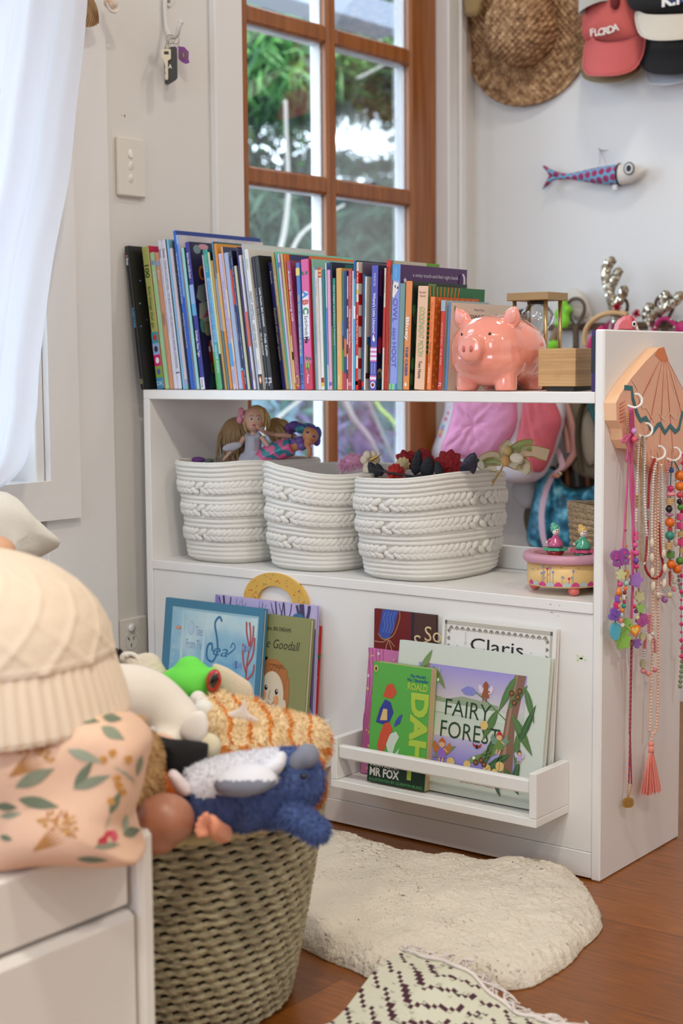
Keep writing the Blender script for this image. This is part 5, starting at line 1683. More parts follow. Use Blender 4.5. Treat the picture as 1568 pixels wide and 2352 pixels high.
def d_fairy(c,S,C,W_,H,D):
 s = lambda p,cl,z=0.0004: shape(c,C,D,H,p,cl,z)
 st_ = lambda p,w,cl,z=0.0008: stroke(c,C,D,H,p,w,cl,z)
 U0,U1,V0,V1 = 0.15,0.865,0.205,0.865
 n = 44
 for k in range(n):                   # painted dusk sky fading to mint and lilac
  t = (k + .5) / n
  if t < 0.35:
   q = t / 0.35; a,b = (158,148,214),(206,200,206)
  elif t < 0.5:
   q = (t - .35) / .15; a,b = (206,200,206),(178,196,176)
  elif t < 0.72:
   q = (t - .5) / .22; a,b = (196,212,198),(214,218,204)
  else:
   q = (t - .72) / .28; a,b = (196,190,220),(140,130,208)
  col = tuple(a[i] + (b[i] - a[i]) * q for i in range(3))
  s([(U0,V1 - (V1 - V0) * (k + 1) / n),(U1,V1 - (V1 - V0) * (k + 1) / n),(U1,V1 - (V1 - V0) * k / n),(U0,V1 - (V1 - V0) * k / n)],col)
 s([(U0,0.61),(U0,0.68),(0.24,0.66),(0.36,0.64),(0.46,0.67),(0.56,0.66),(0.7,0.64),(0.7,0.58),(U0,0.57)],(150,166,138),0.0006)
 s([(U0,0.55),(0.75,0.53),(0.75,0.6),(U0,0.62)],(206,218,206),0.0007)
 TG = mat((30,66,44),rough=0.5)
 c.text('FAIRY',TG,C @ frame((D * 0.505,H * 0.585,0),(1,-0.015,0),(0.03,1,0)),width=D * 0.30,height=H * 0.115,bold=-0.005,z=0.0012)
 c.text('FOREST',TG,C @ frame((D * 0.53,H * 0.435,0),(1,-0.01,0),(0.03,1,0)),width=D * 0.39,height=H * 0.115,bold=-0.005,z=0.0012)
 # gum trunk with leaves on the right
 s([(0.72,V0),(0.82,V0),(0.815,0.5),(0.86,0.865),(0.79,0.865),(0.755,0.6),(0.735,0.35)],(134,100,84),0.0008)
 s([(0.745,V0),(0.765,V0),(0.78,0.55),(0.81,0.865),(0.795,0.865),(0.76,0.5)],(166,132,110),0.001)
 s([(U0,0.70),(0.185,0.74),(0.235,0.865),(0.2,0.865),(0.17,0.79),(U0,0.76)],(150,124,110),0.0008)
 GR,GR2,GR3 = (86,122,70),(58,98,58),(120,150,92)
 leafs(c,C,D,H,((0.80,0.86,0.07,0.014,-2.0),(0.86,0.79,0.06,0.012,-1.2),(0.70,0.62,0.06,0.015,-2.0),(0.79,0.6,0.075,0.016,-0.95),(0.76,0.63,0.055,0.013,0.9),(0.84,0.5,0.06,0.012,-1.6)),GR,0.0012)
 leafs(c,C,D,H,((0.70,0.45,0.06,0.013,-1.9),(0.80,0.34,0.075,0.014,-2.5),(0.74,0.33,0.055,0.013,-1.6),(0.77,0.24,0.05,0.013,-0.9),(0.86,0.3,0.05,0.012,-1.8),(0.85,0.42,0.07,0.012,1.2)),GR2,0.0014)
 leafs(c,C,D,H,((0.16,0.78,0.05,0.012,1.1),(0.25,0.85,0.045,0.011,-0.9),(0.20,0.86,0.04,0.01,-1.5),(0.60,0.28,0.07,0.013,0.55),(0.52,0.24,0.06,0.012,0.35),(0.30,0.23,0.05,0.013,0.5)),GR3,0.0014)
 for x,y,r in ((0.62,0.5,.0075),(0.74,0.245,.008),(0.42,0.215,.008),(0.53,0.22,.007),(0.66,0.215,.0075),(0.25,0.27,.006),(0.71,0.20,.006)):
  c.flat(circ(D * x,H * y,r,14),mat((222,190,120),rough=0.6),C,0.0016)
 for x,y in ((0.78,0.74),(0.82,0.72),(0.8,0.68),(0.83,0.76),(0.62,0.265),(0.585,0.245),(0.64,0.24)):
  c.flat(circ(D * x,H * y,0.0052,10),mat((96,58,34),rough=0.6),C,0.0017)
  c.flat(circ(D * x,H * y,0.0024,8),mat((150,110,60),rough=0.6),C,0.002)
 st_([(0.55,0.71),(0.62,0.665),(0.70,0.60),(0.76,0.55)],0.0016,(80,130,70),0.0012)
 s([(0.45,0.715),(0.49,0.745),(0.53,0.74),(0.555,0.715),(0.53,0.685),(0.48,0.685)],(132,136,206),0.0013)
 def pixie(x,y,k,hat,dress,wing,skin=(226,176,130)):
  for sx in (-1,1):
   c.flat([(D * x + sx * k * a,H * y + k * b) for a,b in ((0.3,0.2),(1.6,1.6),(2.0,0.7),(1.5,-0.4),(0.5,-0.5))],mat(wing,rough=0.4),C,0.0018)
  c.flat([(D * x + k * a,H * y + k * b) for a,b in ((-0.45,0.6),(0.45,0.6),(1.1,-1.2),(-1.0,-1.3))],mat(dress,rough=0.5),C,0.0021)
  c.line([(D * x - k * .3,H * y - k * 1.2),(D * x - k * .5,H * y - k * 2.2)],k * 0.3,mat(skin),C,0.002)
  c.line([(D * x + k * .4,H * y - k * 1.2),(D * x + k * .2,H * y - k * 2.2)],k * 0.3,mat(skin),C,0.002)
  c.line([(D * x + k * .4,H * y + k * .4),(D * x + k * 1.2,H * y - k * .1)],k * 0.25,mat(skin),C,0.0022)
  c.flat(circ(D * x,H * y + k * 1.1,k * 0.62,12),mat(skin),C,0.0023)
  c.flat([(D * x + k * a,H * y + k * b) for a,b in ((-0.75,1.15),(-0.5,1.8),(0.0,2.3),(0.55,1.8),(0.75,1.2),(0.3,1.5),(-0.3,1.5))],mat(hat,rough=0.5),C,0.0026)
 pixie(0.612,0.725,0.0075,(150,80,40),(150,84,52),(222,206,224),(150,84,48))
 pixie(0.725,0.40,0.0085,(190,44,36),(110,140,70),(120,150,130))
 pixie(0.355,0.285,0.0095,(190,100,40),(150,110,200),(190,120,60))
 pixie(0.86,0.33,0.005,(90,70,60),(190,170,220),(200,190,220))
 c.flat(circ(D * 0.585,H * 0.35,0.0035,10),mat((40,30,34)),C,0.002)
 for sx in (-1,1):
  c.flat([(D * 0.585 + sx * a,H * 0.35 + b) for a,b in ((0.001,0.001),(0.009,0.006),(0.007,0.0),(0.003,-0.001))],mat((180,40,40)),C,0.0022)
 for sx in (0,1):
  c.flat(leaf(D * 0.285,H * 0.80,0.013,0.006,1.3 + 0.7 * sx),mat((170,180,190)),C,0.0013)
 c.flat(circ(D * 0.285,H * 0.795,0.006,12,0.0035),mat((120,130,70)),C,0.0015)
 for x,y in ((0.29,0.76),(0.57,0.27)):
  c.flat(circ(D * x,H * y,0.003,10),mat((244,246,236)),C,0.0016)
 c.text('JENNIFER FALKNER',mat((166,74,60)),C @ frame((D * 0.625,H * 0.105,0),(1,-0.01,0),(0,1,0)),width=D * 0.27,height=H * 0.021)
 leafs(c,C,D,H,((0.72,0.12,0.022,0.006,0.2),(0.72,0.12,0.02,0.006,2.6),(0.72,0.12,0.022,0.006,-1.0),(0.40,0.17,0.03,0.008,0.3),(0.30,0.18,0.025,0.008,-0.6)),(60,86,80),0.001)
faceout('wide pale green picture book lettered FAIRY FOREST, leaning in the right rack',(917,1473),(1264,1515),-0.032,-0.068,0.0125,mat((196,208,198),rough=0.6),mat((208,216,206),rough=0.6,bump=0.1,bscale=500),d_fairy)
def d_roald(c,S,C,W_,H,D):
 s = lambda p,cl,z=0.0005: shape(c,C,D,H,p,cl,z)
 DY = mat((176,204,74),rough=0.4)
 c.text('DAHL',DY,C @ frame((D * 0.845,H * 0.79,0),(0,-1,0),(1,0,0)),width=H * 0.72,height=D * 0.27,align='L',bold=0.05,z=0.0006)
 c.text('ROALD',DY,C @ frame((D * 0.79,H * 0.838,0),(1,0,0),(0,1,0)),width=D * 0.34,height=H * 0.055,bold=0.03,z=0.0006)
 BLm = mat((36,74,150),rough=0.4)
 c.text("The World's",BLm,C @ frame((D * 0.79,H * 0.925,0),(1,0,0),(0,1,0)),width=D * 0.27,height=H * 0.024,bold=0.02)
 c.text('No.1 Storyteller',BLm,C @ frame((D * 0.79,H * 0.892,0),(1,0,0),(0,1,0)),width=D * 0.36,height=H * 0.024,bold=0.02)
 s([(0,0),(1,0),(1,0.155),(0,0.155)],(22,54,40))
 WM = mat((236,236,232),rough=0.4)
 c.text('FANTASTIC',WM,C @ frame((D * 0.30,H * 0.142,0),(1,0,0),(0,1,0)),width=D * 0.5,height=H * 0.02,bold=0.01,z=0.0008)
 c.text('MR FOX',WM,C @ frame((D * 0.04,H * 0.09,0),(1,0,0),(0,1,0)),width=D * 0.52,height=H * 0.066,align='L',bold=0.035,z=0.0008)
 c.text('ILLUSTRATED BY QUENTIN BLAKE',mat((96,170,96)),C @ frame((D * 0.04,H * 0.026,0),(1,0,0),(0,1,0)),width=D * 0.92,height=H * 0.022,align='L',z=0.0008)
 c.flat(circ(D * 0.055,H * 0.945,0.0045,14,0.006),mat((220,190,120)),C,0.0007)
 c.flat(circ(D * 0.055,H * 0.944,0.002,10,0.0036),mat((40,44,40)),C,0.0009)
 # plain stand-in splashes for the drawing
 s([(0.30,0.33),(0.36,0.42),(0.46,0.45),(0.52,0.41),(0.46,0.34),(0.42,0.26),(0.34,0.27)],(206,220,206))
 s([(0.34,0.2),(0.44,0.25),(0.54,0.32),(0.5,0.24),(0.42,0.17),(0.36,0.165)],(200,216,204))
 s([(0.14,0.3),(0.19,0.42),(0.24,0.5),(0.34,0.52),(0.4,0.46),(0.33,0.38),(0.27,0.27),(0.2,0.25)],(206,84,56))
 s([(0.1,0.5),(0.16,0.62),(0.24,0.7),(0.34,0.68),(0.4,0.6),(0.34,0.52),(0.22,0.49)],(52,66,150))
 s([(0.2,0.72),(0.26,0.82),(0.36,0.84),(0.44,0.77),(0.36,0.71)],(206,84,56))
 s([(0.17,0.52),(0.22,0.62),(0.29,0.62),(0.3,0.53)],(222,190,130),0.0008)
 s([(0.42,0.48),(0.52,0.52),(0.56,0.6),(0.5,0.58),(0.44,0.53)],(60,84,170),0.0008)
faceout('green paperback lettered DAHL and MR FOX at the front of the right rack',(858,1522),(990,1540),-0.062,-0.083,0.0185,mat((60,140,66)),mat((92,176,78),rough=0.3),d_roald,hard=False,page=mat((206,176,138),rough=0.8,bump=0.3,bscale=900,bstretch=(60,0.2,0.2)))
# -- left rack
def d_yellow(c,S,C,W_,H,D):
 pass
a_,b_2 = ony(-0.004,560,1368),ony(-0.004,706,1392)
ctr = Vector(((a_.x + b_2.x) / 2,-0.0036,(a_.z + b_2.z) / 2 - 0.003))
ro = (b_2.x - a_.x) / 2
t = thing('handle_board_book','board book with a speckled yellow carrying handle, behind the lavender forest book','book',(ctr.x,-0.006,0.1185),'books shown face out in the racks')
q = MB()
YM = mat((222,176,82),rough=0.4)
pl = [(ro * math.cos(PI * k / 20),ro * 0.72 * math.sin(PI * k / 20)) for k in range(21)] + [(-ro * 0.56 * math.cos(PI * k / 20),ro * 0.40 * math.sin(PI * k / 20)) for k in range(21)]
Fh = frame((ctr.x,0.0023,ctr.z),(1,0,0),(0,0,1))
q.prism(pl,0.008,YM,Fh)
rg = random.Random(9)
for k in range(46):
 a,r = rg.uniform(0.05,PI - .05),rg.uniform(0.62,0.95)
 q.flat(circ(ro * r * math.cos(a),ro * (0.40 + (0.72 - 0.40) * (r - 0.56) / 0.44) * math.sin(a),rg.uniform(.0006,.0017),7),mat(rg.choice([(206,70,44),(60,90,130),(90,150,140),(220,120,60)])),Fh,0.0084)
q.build('handle',t)
q = MB(); q.box((ctr.x - ro,-0.0057,0.1185),(ctr.x + ro,0.0023,ctr.z - 0.0004),YM,bev=0.001); q.build('cover',t)
def d_red(c,S,C,W_,H,D):
 for k in range(9):
  c.flat(leaf(D * (0.9 - 0.05 * (k % 2)),H * (0.15 + 0.1 * k),0.02,0.008,0.8 + k),mat([(36,120,60),(220,150,40),(226,120,40)][k % 3]),C)
 shape(c,C,D,H,[(0.8,0.0),(1,0.0),(1,0.2),(0.88,0.22),(0.8,0.1)],(226,160,60),0.0006)
 shape(c,C,D,H,[(0.82,0.9),(0.9,1),(1,1),(1,0.93)],(232,160,50),0.0006)
faceout('red board book with green leaves, only its right edge showing in the left rack',(640,1428),(734,1440),-0.0072,-0.030,0.007,mat((60,120,60)),mat((196,40,44),rough=0.35),d_red,page=mat((222,214,190)))
def d_lav(c,S,C,W_,H,D):
 DK = (70,58,96)
 for x,w,top in ((0.10,0.0045,1.0),(0.62,0.003,1.0),(0.70,0.003,1.0),(0.87,0.011,1.0)):
  stroke(c,C,D,H,[(x + 0.01,0.0),(x,0.5),(x + 0.01,0.8),(x - 0.015,1.0)],w,DK,0.0006)
  stroke(c,C,D,H,[(x + 0.01,0.84),(x + 0.05,0.93),(x + 0.06,0.995)],w * 0.6,DK,0.0007)
  stroke(c,C,D,H,[(x,0.88),(x - 0.04,0.94),(x - 0.06,0.99)],w * 0.5,DK,0.0007)
 for x in (0.22,0.28,0.45,0.48):
  stroke(c,C,D,H,[(x,0.6),(x + 0.005,0.85),(x - 0.005,0.99)],0.0012,(130,116,160),0.0005)
  for k in range(4):
   stroke(c,C,D,H,[(x,0.82 + 0.035 * k),(x + (0.04 if k % 2 else -0.04),0.87 + 0.035 * k)],0.0008,(130,116,160),0.0005,False)
 shape(c,C,D,H,[(0,0.88),(0.0,1.0),(0.03,1.0),(0.05,0.9)],(150,128,200),0.0006)
 shape(c,C,D,H,circ(0.83,0.91,0.055,16,0.03),(62,110,150),0.0009)
 shape(c,C,D,H,[(0.7,0.5),(0.8,0.9),(0.86,0.9),(0.95,0.5)],(104,92,130),0.0008)
 shape(c,C,D,H,[(0.86,0.55),(0.97,0.85),(1,0.85),(1,0.3)],(110,96,140),0.0007)
faceout('large lavender picture book with bare winter trees, in the left rack',(495,1365),(728,1395),-0.016,-0.038,0.0075,mat((166,146,206)),mat((188,178,220),rough=0.4),d_lav)
def d_olive(c,S,C,W_,H,D):
 s = lambda p,cl,z=0.0005: shape(c,C,D,H,p,cl,z)
 IN = mat((30,34,26))
 c.text('Little People, BIG DREAMS',IN,C @ frame((D * 0.36,H * 0.905,0),(1,0,0),(0,1,0)),width=D * 0.62,height=H * 0.026)
 c.text('Jane Goodall',IN,C @ frame((D * 0.45,H * 0.80,0),(1,0,0),(0,1,0)),width=D * 0.78,height=H * 0.065,bold=-0.01,shear=0.25)
 HR,FC = (176,112,60),(222,206,180)
 s([(0.10,0.33),(0.10,0.5),(0.16,0.63),(0.3,0.69),(0.46,0.69),(0.62,0.64),(0.70,0.55),(0.71,0.40),(0.66,0.32),(0.58,0.34),(0.6,0.45),(0.2,0.45),(0.2,0.35)],HR,0.0006)
 s([(0.02,0.5),(0.16,0.64),(0.22,0.7),(0.3,0.7),(0.24,0.64),(0.14,0.5)],(36,30,26),0.0005)
 s(circ(0.4,0.44,0.215,28,0.165),FC,0.0008)
 s(circ(0.165,0.42,0.045,12,0.04),(214,160,116),0.0007); s(circ(0.63,0.38,0.04,12,0.04),FC,0.0009)
 s([(0.19,0.47),(0.24,0.58),(0.4,0.63),(0.56,0.59),(0.62,0.48),(0.66,0.62),(0.45,0.68),(0.25,0.66),(0.15,0.55)],HR,0.0011)
 for k in range(5):
  stroke(c,C,D,H,[(0.22 + .07 * k,0.61),(0.34 + .05 * k,0.655),(0.5 + .03 * k,0.63)],0.0008,(120,70,34),0.0014)
 for x,y in ((0.3,0.485),(0.49,0.465)):
  s(circ(x,y,0.028,12,0.02),(34,28,26),0.0012); s(circ(x + .008,y + .007,0.009,8,0.007),(240,236,226),0.0014)
 for x,y in ((0.26,0.43),(0.49,0.405)):
  s(circ(x,y,0.05,14,0.036),(226,160,106),0.0011)
 stroke(c,C,D,H,[(0.38,0.47),(0.36,0.415),(0.39,0.41)],0.001,(150,100,70),0.0014)
 stroke(c,C,D,H,[(0.34,0.385),(0.4,0.37),(0.46,0.395)],0.0012,(150,80,60),0.0014)
 s([(0.1,0.0),(0.12,0.24),(0.2,0.36),(0.26,0.25),(0.35,0.3),(0.3,0.1),(0.3,0.0)],FC,0.001)
 s([(0.36,0.0),(0.36,0.24),(0.42,0.3),(0.56,0.34),(0.58,0.26),(0.5,0.16),(0.5,0.0)],FC,0.001)
 s([(0.0,0.0),(0.04,0.18),(0.14,0.2),(0.24,0.1),(0.28,0.0)],(78,124,80),0.0013)
 s([(0.4,0.0),(0.48,0.16),(0.58,0.22),(0.72,0.1),(0.76,0.0)],(50,92,60),0.0013)
faceout('olive green biography with a drawn child resting chin on hands, left rack',(585,1410),(714,1424),-0.030,-0.062,0.0125,mat((120,122,76)),mat((140,142,92),rough=0.55,bump=0.1,bscale=500),d_olive)
def d_sea(c,S,C,W_,H,D):
 s = lambda p,cl,z=0.0005: shape(c,C,D,H,p,cl,z)
 cover_band(c,C,D,H,(150,190,206),0.085,0.03,0.955,0.945,0.0003)
 sea = ramp_mat('sea_paint',(104,170,206),(196,222,226),'noise',9,0.35,(1,1,1.2),0.35,0.65)
 c.rect(D * 0.095,H * 0.04,D * 0.945,H * 0.93,sea,C,0.0005)
 for u in (0.2,0.42):
  s([(u,0.93),(u + .008,0.93),(u + .018,0.62),(u + .004,0.52),(u - .01,0.62)],(190,216,224),0.0007)
 LM = mat((54,116,160),rough=0.4)
 c.text('Tales',mat((130,150,186)),C @ frame((D * 0.375,H * 0.795,0),(1,0,0),(0,1,0)),width=D * 0.075,height=H * 0.065)
 c.text('From The',mat((130,150,186)),C @ frame((D * 0.335,H * 0.70,0),(1,0,0),(0,1,0)),width=D * 0.17,height=H * 0.065)
 c.text('ea',LM,C @ frame((D * 0.60,H * 0.685,0),(1,0,0),(0,1,0)),width=D * 0.15,height=H * 0.085,shear=0.3)
 stroke(c,C,D,H,[(0.60,0.88),(0.57,0.91),(0.53,0.86),(0.56,0.76),(0.57,0.67),(0.53,0.6),(0.47,0.62),(0.47,0.70),(0.51,0.72),(0.52,0.67)],0.0042,(54,116,160),0.001)
 stroke(c,C,D,H,[(0.67,0.66),(0.72,0.69),(0.745,0.72),(0.72,0.745),(0.70,0.71)],0.0022,(54,116,160),0.001)
 s(circ(0.29,0.81,0.033,16,0.05),(160,190,216),0.0008); s(circ(0.29,0.81,0.027,16,0.042),(180,206,222),0.001)
 # coral, reef and small fish
 for p in ([(0.87,0.45),(0.87,0.62),(0.89,0.78),(0.87,0.9)],[(0.87,0.6),(0.92,0.68),(0.93,0.8)],[(0.87,0.55),(0.83,0.64),(0.82,0.75)],[(0.88,0.7),(0.91,0.78),(0.91,0.88)],[(0.88,0.74),(0.85,0.82),(0.84,0.9)],[(0.87,0.5),(0.93,0.56),(0.94,0.62)]):
  stroke(c,C,D,H,p,0.0036,(176,84,90),0.0011)
 s([(0.60,0.04),(0.64,0.2),(0.72,0.3),(0.80,0.42),(0.88,0.48),(0.945,0.44),(0.945,0.04)],(190,190,156),0.0009)
 for k in range(9):
  stroke(c,C,D,H,[(0.72 + .012 * k,0.5),(0.70 + .018 * k,0.42 + .02 * (k % 3)),(0.67 + .02 * k,0.25 + .03 * (k % 2))],0.0026,[(150,184,116),(176,196,120),(120,164,110)][k % 3],0.0013)
 s([(0.68,0.1),(0.7,0.26),(0.76,0.26),(0.75,0.1)],(150,196,150),0.0012)
 s([(0.58,0.04),(0.6,0.14),(0.66,0.2),(0.66,0.04)],(100,150,196),0.0013)
 def fish(x,y,k,a,b):
  s([(x - k,y),(x - k * .3,y + k * .7),(x + k * .6,y + k * .2),(x + k * 1.1,y + k * .55),(x + k * 1.0,y - k * .5),(x + k * .6,y - k * .15),(x - k * .3,y - k * .6)],a,0.0015)
  s([(x - k * .2,y + k * .6),(x,y + k * .6),(x,y - k * .5),(x - k * .2,y - k * .5)],b,0.0017)
 fish(0.77,0.60,0.045,(120,156,206),(70,90,150)); fish(0.85,0.72,0.04,(130,160,200),(80,100,160))
 fish(0.84,0.33,0.05,(176,140,110),(120,90,70)); fish(0.83,0.14,0.03,(226,226,220),(44,44,50))
 fish(0.16,0.80,0.025,(222,140,100),(220,200,180)); fish(0.125,0.23,0.04,(40,56,80),(200,210,210))
 for k in range(7):
  s(circ(0.12 + 0.008 * (k % 2),0.36 + 0.05 * k,0.006,8,0.008),(206,216,206),0.001)
 # floating weed tufts in the middle of the page
 for x,y in ((0.25,0.47),(0.53,0.3)):
  for k in range(7):
   a = 2 * PI * k / 7
   c.flat(leaf(D * x,H * y,0.017,0.007,a),mat([(168,180,110),(140,164,100),(206,190,150)][k % 3]),C,0.0012)
faceout('blue bordered picture book lettered Sea, front left of the left rack',(380,1372),(607,1403),-0.046,-0.078,0.011,mat((60,116,138),rough=0.5),mat((66,126,156),rough=0.45),d_sea)
# == JEWELLERY HANGER ON THE END PANEL
XE = 1.0
X1 = XE + 0.021
def E_(px,py,x=X1):
 p = onx(x,px,py)
 return (p.y,p.z)
FX = Matrix(((0,0,1,X1),(1,0,0,0),(0,1,0,0),(0,0,0,1)))       # local (y, z) on the board's face
out_px = [(1512,800),(1524,797),(1534,827),(1552,866),(1568,899),(1590,935),(1604,962),(1600,985),(1588,1010),(1582,1040),(1570,1062),(1552,1074),(1530,1086),(1508,1084),(1488,1070),(1474,1052),(1458,1034),(1440,1030),(1430,1010),(1426,985),(1416,966),(1414,926),(1424,905),(1450,868),(1484,828)]
poly = [E_(*p) for p in out_px]
cen = (sum(p[0] for p in poly) / len(poly),sum(p[1] for p in poly) / len(poly))
SHW = mat((242,184,150),rough=0.45)
hanger = thing('jewellery_hanger','pink painted wooden scallop shell board with white hooks on the end panel','hanger',(XE,cen[0],cen[1]))
q = MB()
q.prism(poly,X1 - XE - 0.0004,SHW,FX,z0=-(X1 - XE - 0.0004),side=mat((238,190,150),rough=0.5))
ORS,TEAL,CRM = mat((214,96,52),rough=0.5),mat((44,112,118),rough=0.5),mat((240,206,178),rough=0.5)
q.flat([E_(*p) for p in ((1512,800),(1524,797),(1534,827),(1528,832),(1519,831),(1512,824),(1503,815))],mat((226,126,64),rough=0.45),FX,0.0004)
for a,b in (((1514,828),(1462,935)),((1519,831),(1484,1010)),((1524,832),(1514,1035)),((1528,830),(1545,1040)),((1531,828),(1575,985)),((1533,828),(1598,955))):
 p0,p1 = E_(*a),E_(*b)
 q.line([p0,((p0[0] + p1[0]) / 2,(p0[1] + p1[1]) / 2),p1],[0.0006,0.002,0.0012],ORS,FX,0.0006)
band_px = [(1432,890),(1450,892),(1452,915),(1462,950),(1470,966),(1482,960),(1490,975),(1497,994),(1510,976),(1515,974),(1526,994),(1538,978),(1550,992),(1558,985),(1566,948),(1576,955),(1586,935)]
q.line([E_(*p) for p in band_px],0.0082,TEAL,FX,0.0008)
cr_px = [(1450,873),(1462,890),(1464,905),(1470,925),(1474,937),(1482,935),(1489,947),(1500,968),(1512,948),(1519,960),(1526,964),(1537,948),(1548,962),(1556,958),(1562,930),(1574,925)]
q.line([E_(*p) for p in cr_px],0.0026,CRM,FX,0.001)
for k in range(6):
 p0,p1 = E_(1422,930 + k * 8),E_(1436,920 + k * 9)
 q.line([p0,p1],[0.0022,0.0005],ORS,FX,0.0006)
for px in range(1486,1570,8):
 q.line([E_(px,1034 + (px % 3) * 5),E_(px,1075 - abs(px - 1530) * 0.25)],0.0009,ORS,FX,0.0006)
for a,b in (((1500,850),(1494,880)),((1510,860),(1508,902)),((1526,862),(1528,908)),((1537,860),(1548,900)),((1545,858),(1556,885))):
 q.line([E_(*a),E_(*b)],[0.0008,0.0035],CRM,FX,0.0005)
q.build('shell_board',hanger)
HK = mat((236,234,230),rough=0.3)
hooks = [(1442,931),(1466,998),(1496,1050),(1532,1053),(1566,1040)]
for px,py in hooks:
 y,z = E_(px,py)
 q = MB()
 q.tube(catmull([(X1 - 0.001,y,z),(X1 + 0.010,y + 0.002,z - 0.0035),(X1 + 0.017,y + 0.009,z + 0.001),(X1 + 0.017,y + 0.013,z + 0.010),(X1 + 0.012,y + 0.010,z + 0.017),(X1 + 0.008,y + 0.006,z + 0.017)],4),0.0021,HK,7)
 q.build('hook',hanger)
# -- necklaces
PEARL = mat((232,224,212),rough=0.25,coat=0.4)
GOLD = mat((200,160,96),rough=0.35,metal=0.75)
SILV = mat((176,172,166),rough=0.3,metal=0.8)
PXM = 1 / 1440.0       # metres per pixel at this panel
def N_(px,py,off=0.022):
 return onx(XE + off,px,py)
def cordline(mb,pts,r,m,off=0.022):
 mb.tube(catmull([N_(p[0],p[1],p[2] if len(p) > 2 else off) for p in pts],6),r,m,6)
def along(pts,n,off=0.022):
 P_ = catmull([N_(p[0],p[1],p[2] if len(p) > 2 else off) for p in pts],12)
 L = [0.0]
 for a,b in zip(P_,P_[1:]):
  L.append(L[-1] + (b - a).length)
 out = []
 for k in range(n):
  t = L[-1] * (k + .5) / n
  i = max(0,min(len(P_) - 2,next((j for j in range(len(L) - 1) if L[j + 1] >= t),len(P_) - 2)))
  f = (t - L[i]) / max(1e-9,L[i + 1] - L[i])
  out.append((P_[i].lerp(P_[i + 1],f),(P_[i + 1] - P_[i]).normalized()))
 return out
def strand(mb,pts,d,m,off=0.022,squash=1.0,fill=1.0):
 P_ = [N_(p[0],p[1],p[2] if len(p) > 2 else off) for p in pts]
 L = sum((b - a).length for a,b in zip(P_,P_[1:]))
 n = max(2,int(L / (d * squash) * fill))
 for p,t in along(pts,n,off):
  R_ = t.to_track_quat('Z','Y').to_matrix().to_4x4()
  mb.ell(p,(d / 2,d / 2,d / 2 * squash),m,None,8,6,rot=R_)
def bead(parent,kind,px,py,d,col,off=0.026,rot=0.0,name='bead',rough=0.3):
 """one separate bead: d is its width in pixels"""
 p = N_(px,py,off)
 r = d * PXM / 2
 m = mat(col,rough=rough,coat=0.2)
 q = MB()
 # charms hang turned a little toward the room
 F = Matrix.Translation(p) @ Matrix(((0.55,0,0.835,0),(0.835,0,-0.55,0),(0,1,0,0),(0,0,0,1))) @ Matrix.Rotation(rot,4,'Z')
 th = min(0.006,r * 0.9)
 if kind == 'round':
  q.ell(p,r,m,None,12,8)
 elif kind == 'disc':
  q.ell(p,(r,r,r * 0.45),m,None,14,8)
 elif kind == 'cube':
  q.box((p.x - r * .8,p.y - r,p.z - r),(p.x + r * .8,p.y + r,p.z + r),m,bev=r * 0.25)
 elif kind == 'flower':
  q.prism(flower(0,0,r,5,0.18,30),th,m,F,z0=-th / 2)
 elif kind == 'butterfly':
  for sy in (-1,1):
   for sz,k in ((1,1.0),(-1,0.75)):
    q.prism([(a + sy * r * .48,b + sz * r * .4) for a,b in circ(0,0,r * .55 * k,14)],th,m,F,z0=-th / 2)
  q.prism(circ(0,0,r * 0.16,10,r * .8),th * 1.2,m,F,z0=-th / 2)
 elif kind == 'heart':
  q.prism(heart(0,0,r),th,m,F,z0=-th / 2)
  q.prism(heart(0,r * 0.03,r * 0.62),0.0006,mat((240,200,100)),F,z0=th / 2)
 elif kind == 'cone':
  q.lathe([(r * .35,-r),(r * .9,r * 0.9),(0,r)],m,12,Matrix.Translation(p) @ rotm(PI,0,0))
 elif kind == 'coin':
  q.prism(circ(0,0,r * .6,24,r),th,m,F,z0=-th / 2)
 elif kind == 'ridged':
  q.lathe([(0.0,-r * .8)] + [(r * (0.75 + 0.25 * abs(math.sin(PI * k / 4))),-r * .8 + 1.6 * r * k / 16) for k in range(17)] + [(0,r * .8)],m,14,Matrix.Translation(p))
 bead.last = q.build(name,parent)
 return p,r,F,th
# 1 pink cord with wooden charms
t = thing('charm_necklace','pink cord necklace with wooden flower, butterfly and heart charms','necklace',N_(1448,935),'necklaces on the shell hanger')
PK = mat((214,90,150),rough=0.7)
q = MB()
for dx,r in ((0,0.0022),(4,0.0018),(-3,0.0016)):
 cordline(q,[(1448 + dx,938,.034),(1450 + dx,975,.03),(1448 + dx,1020,.024),(1452 - dx,1120),(1454 + dx * .5,1230),(1456,1262)],r,PK)
cordline(q,[(1447,940,.034),(1444,1010),(1440,1100),(1434,1200),(1430,1262)],0.0014,PK)
cordline(q,[(1446,995,.03),(1428,1010,.028),(1434,1016,.03),(1447,998,.032),(1444,1010,.03),(1438,1060,.026)],0.0014,PK)
cordline(q,[(1452,1262),(1453,1330),(1451,1385),(1450,1420)],0.0022,PK)
cordline(q,[(1462,1006,.03),(1476,1028,.026)],0.0012,PK)
cordline(q,[(1428,1262),(1420,1330),(1412,1410),(1418,1450),(1440,1482),(1462,1462),(1470,1400),(1462,1320),(1456,1262)],0.0012,mat((150,120,90),rough=0.8))
q.build('cord',t)
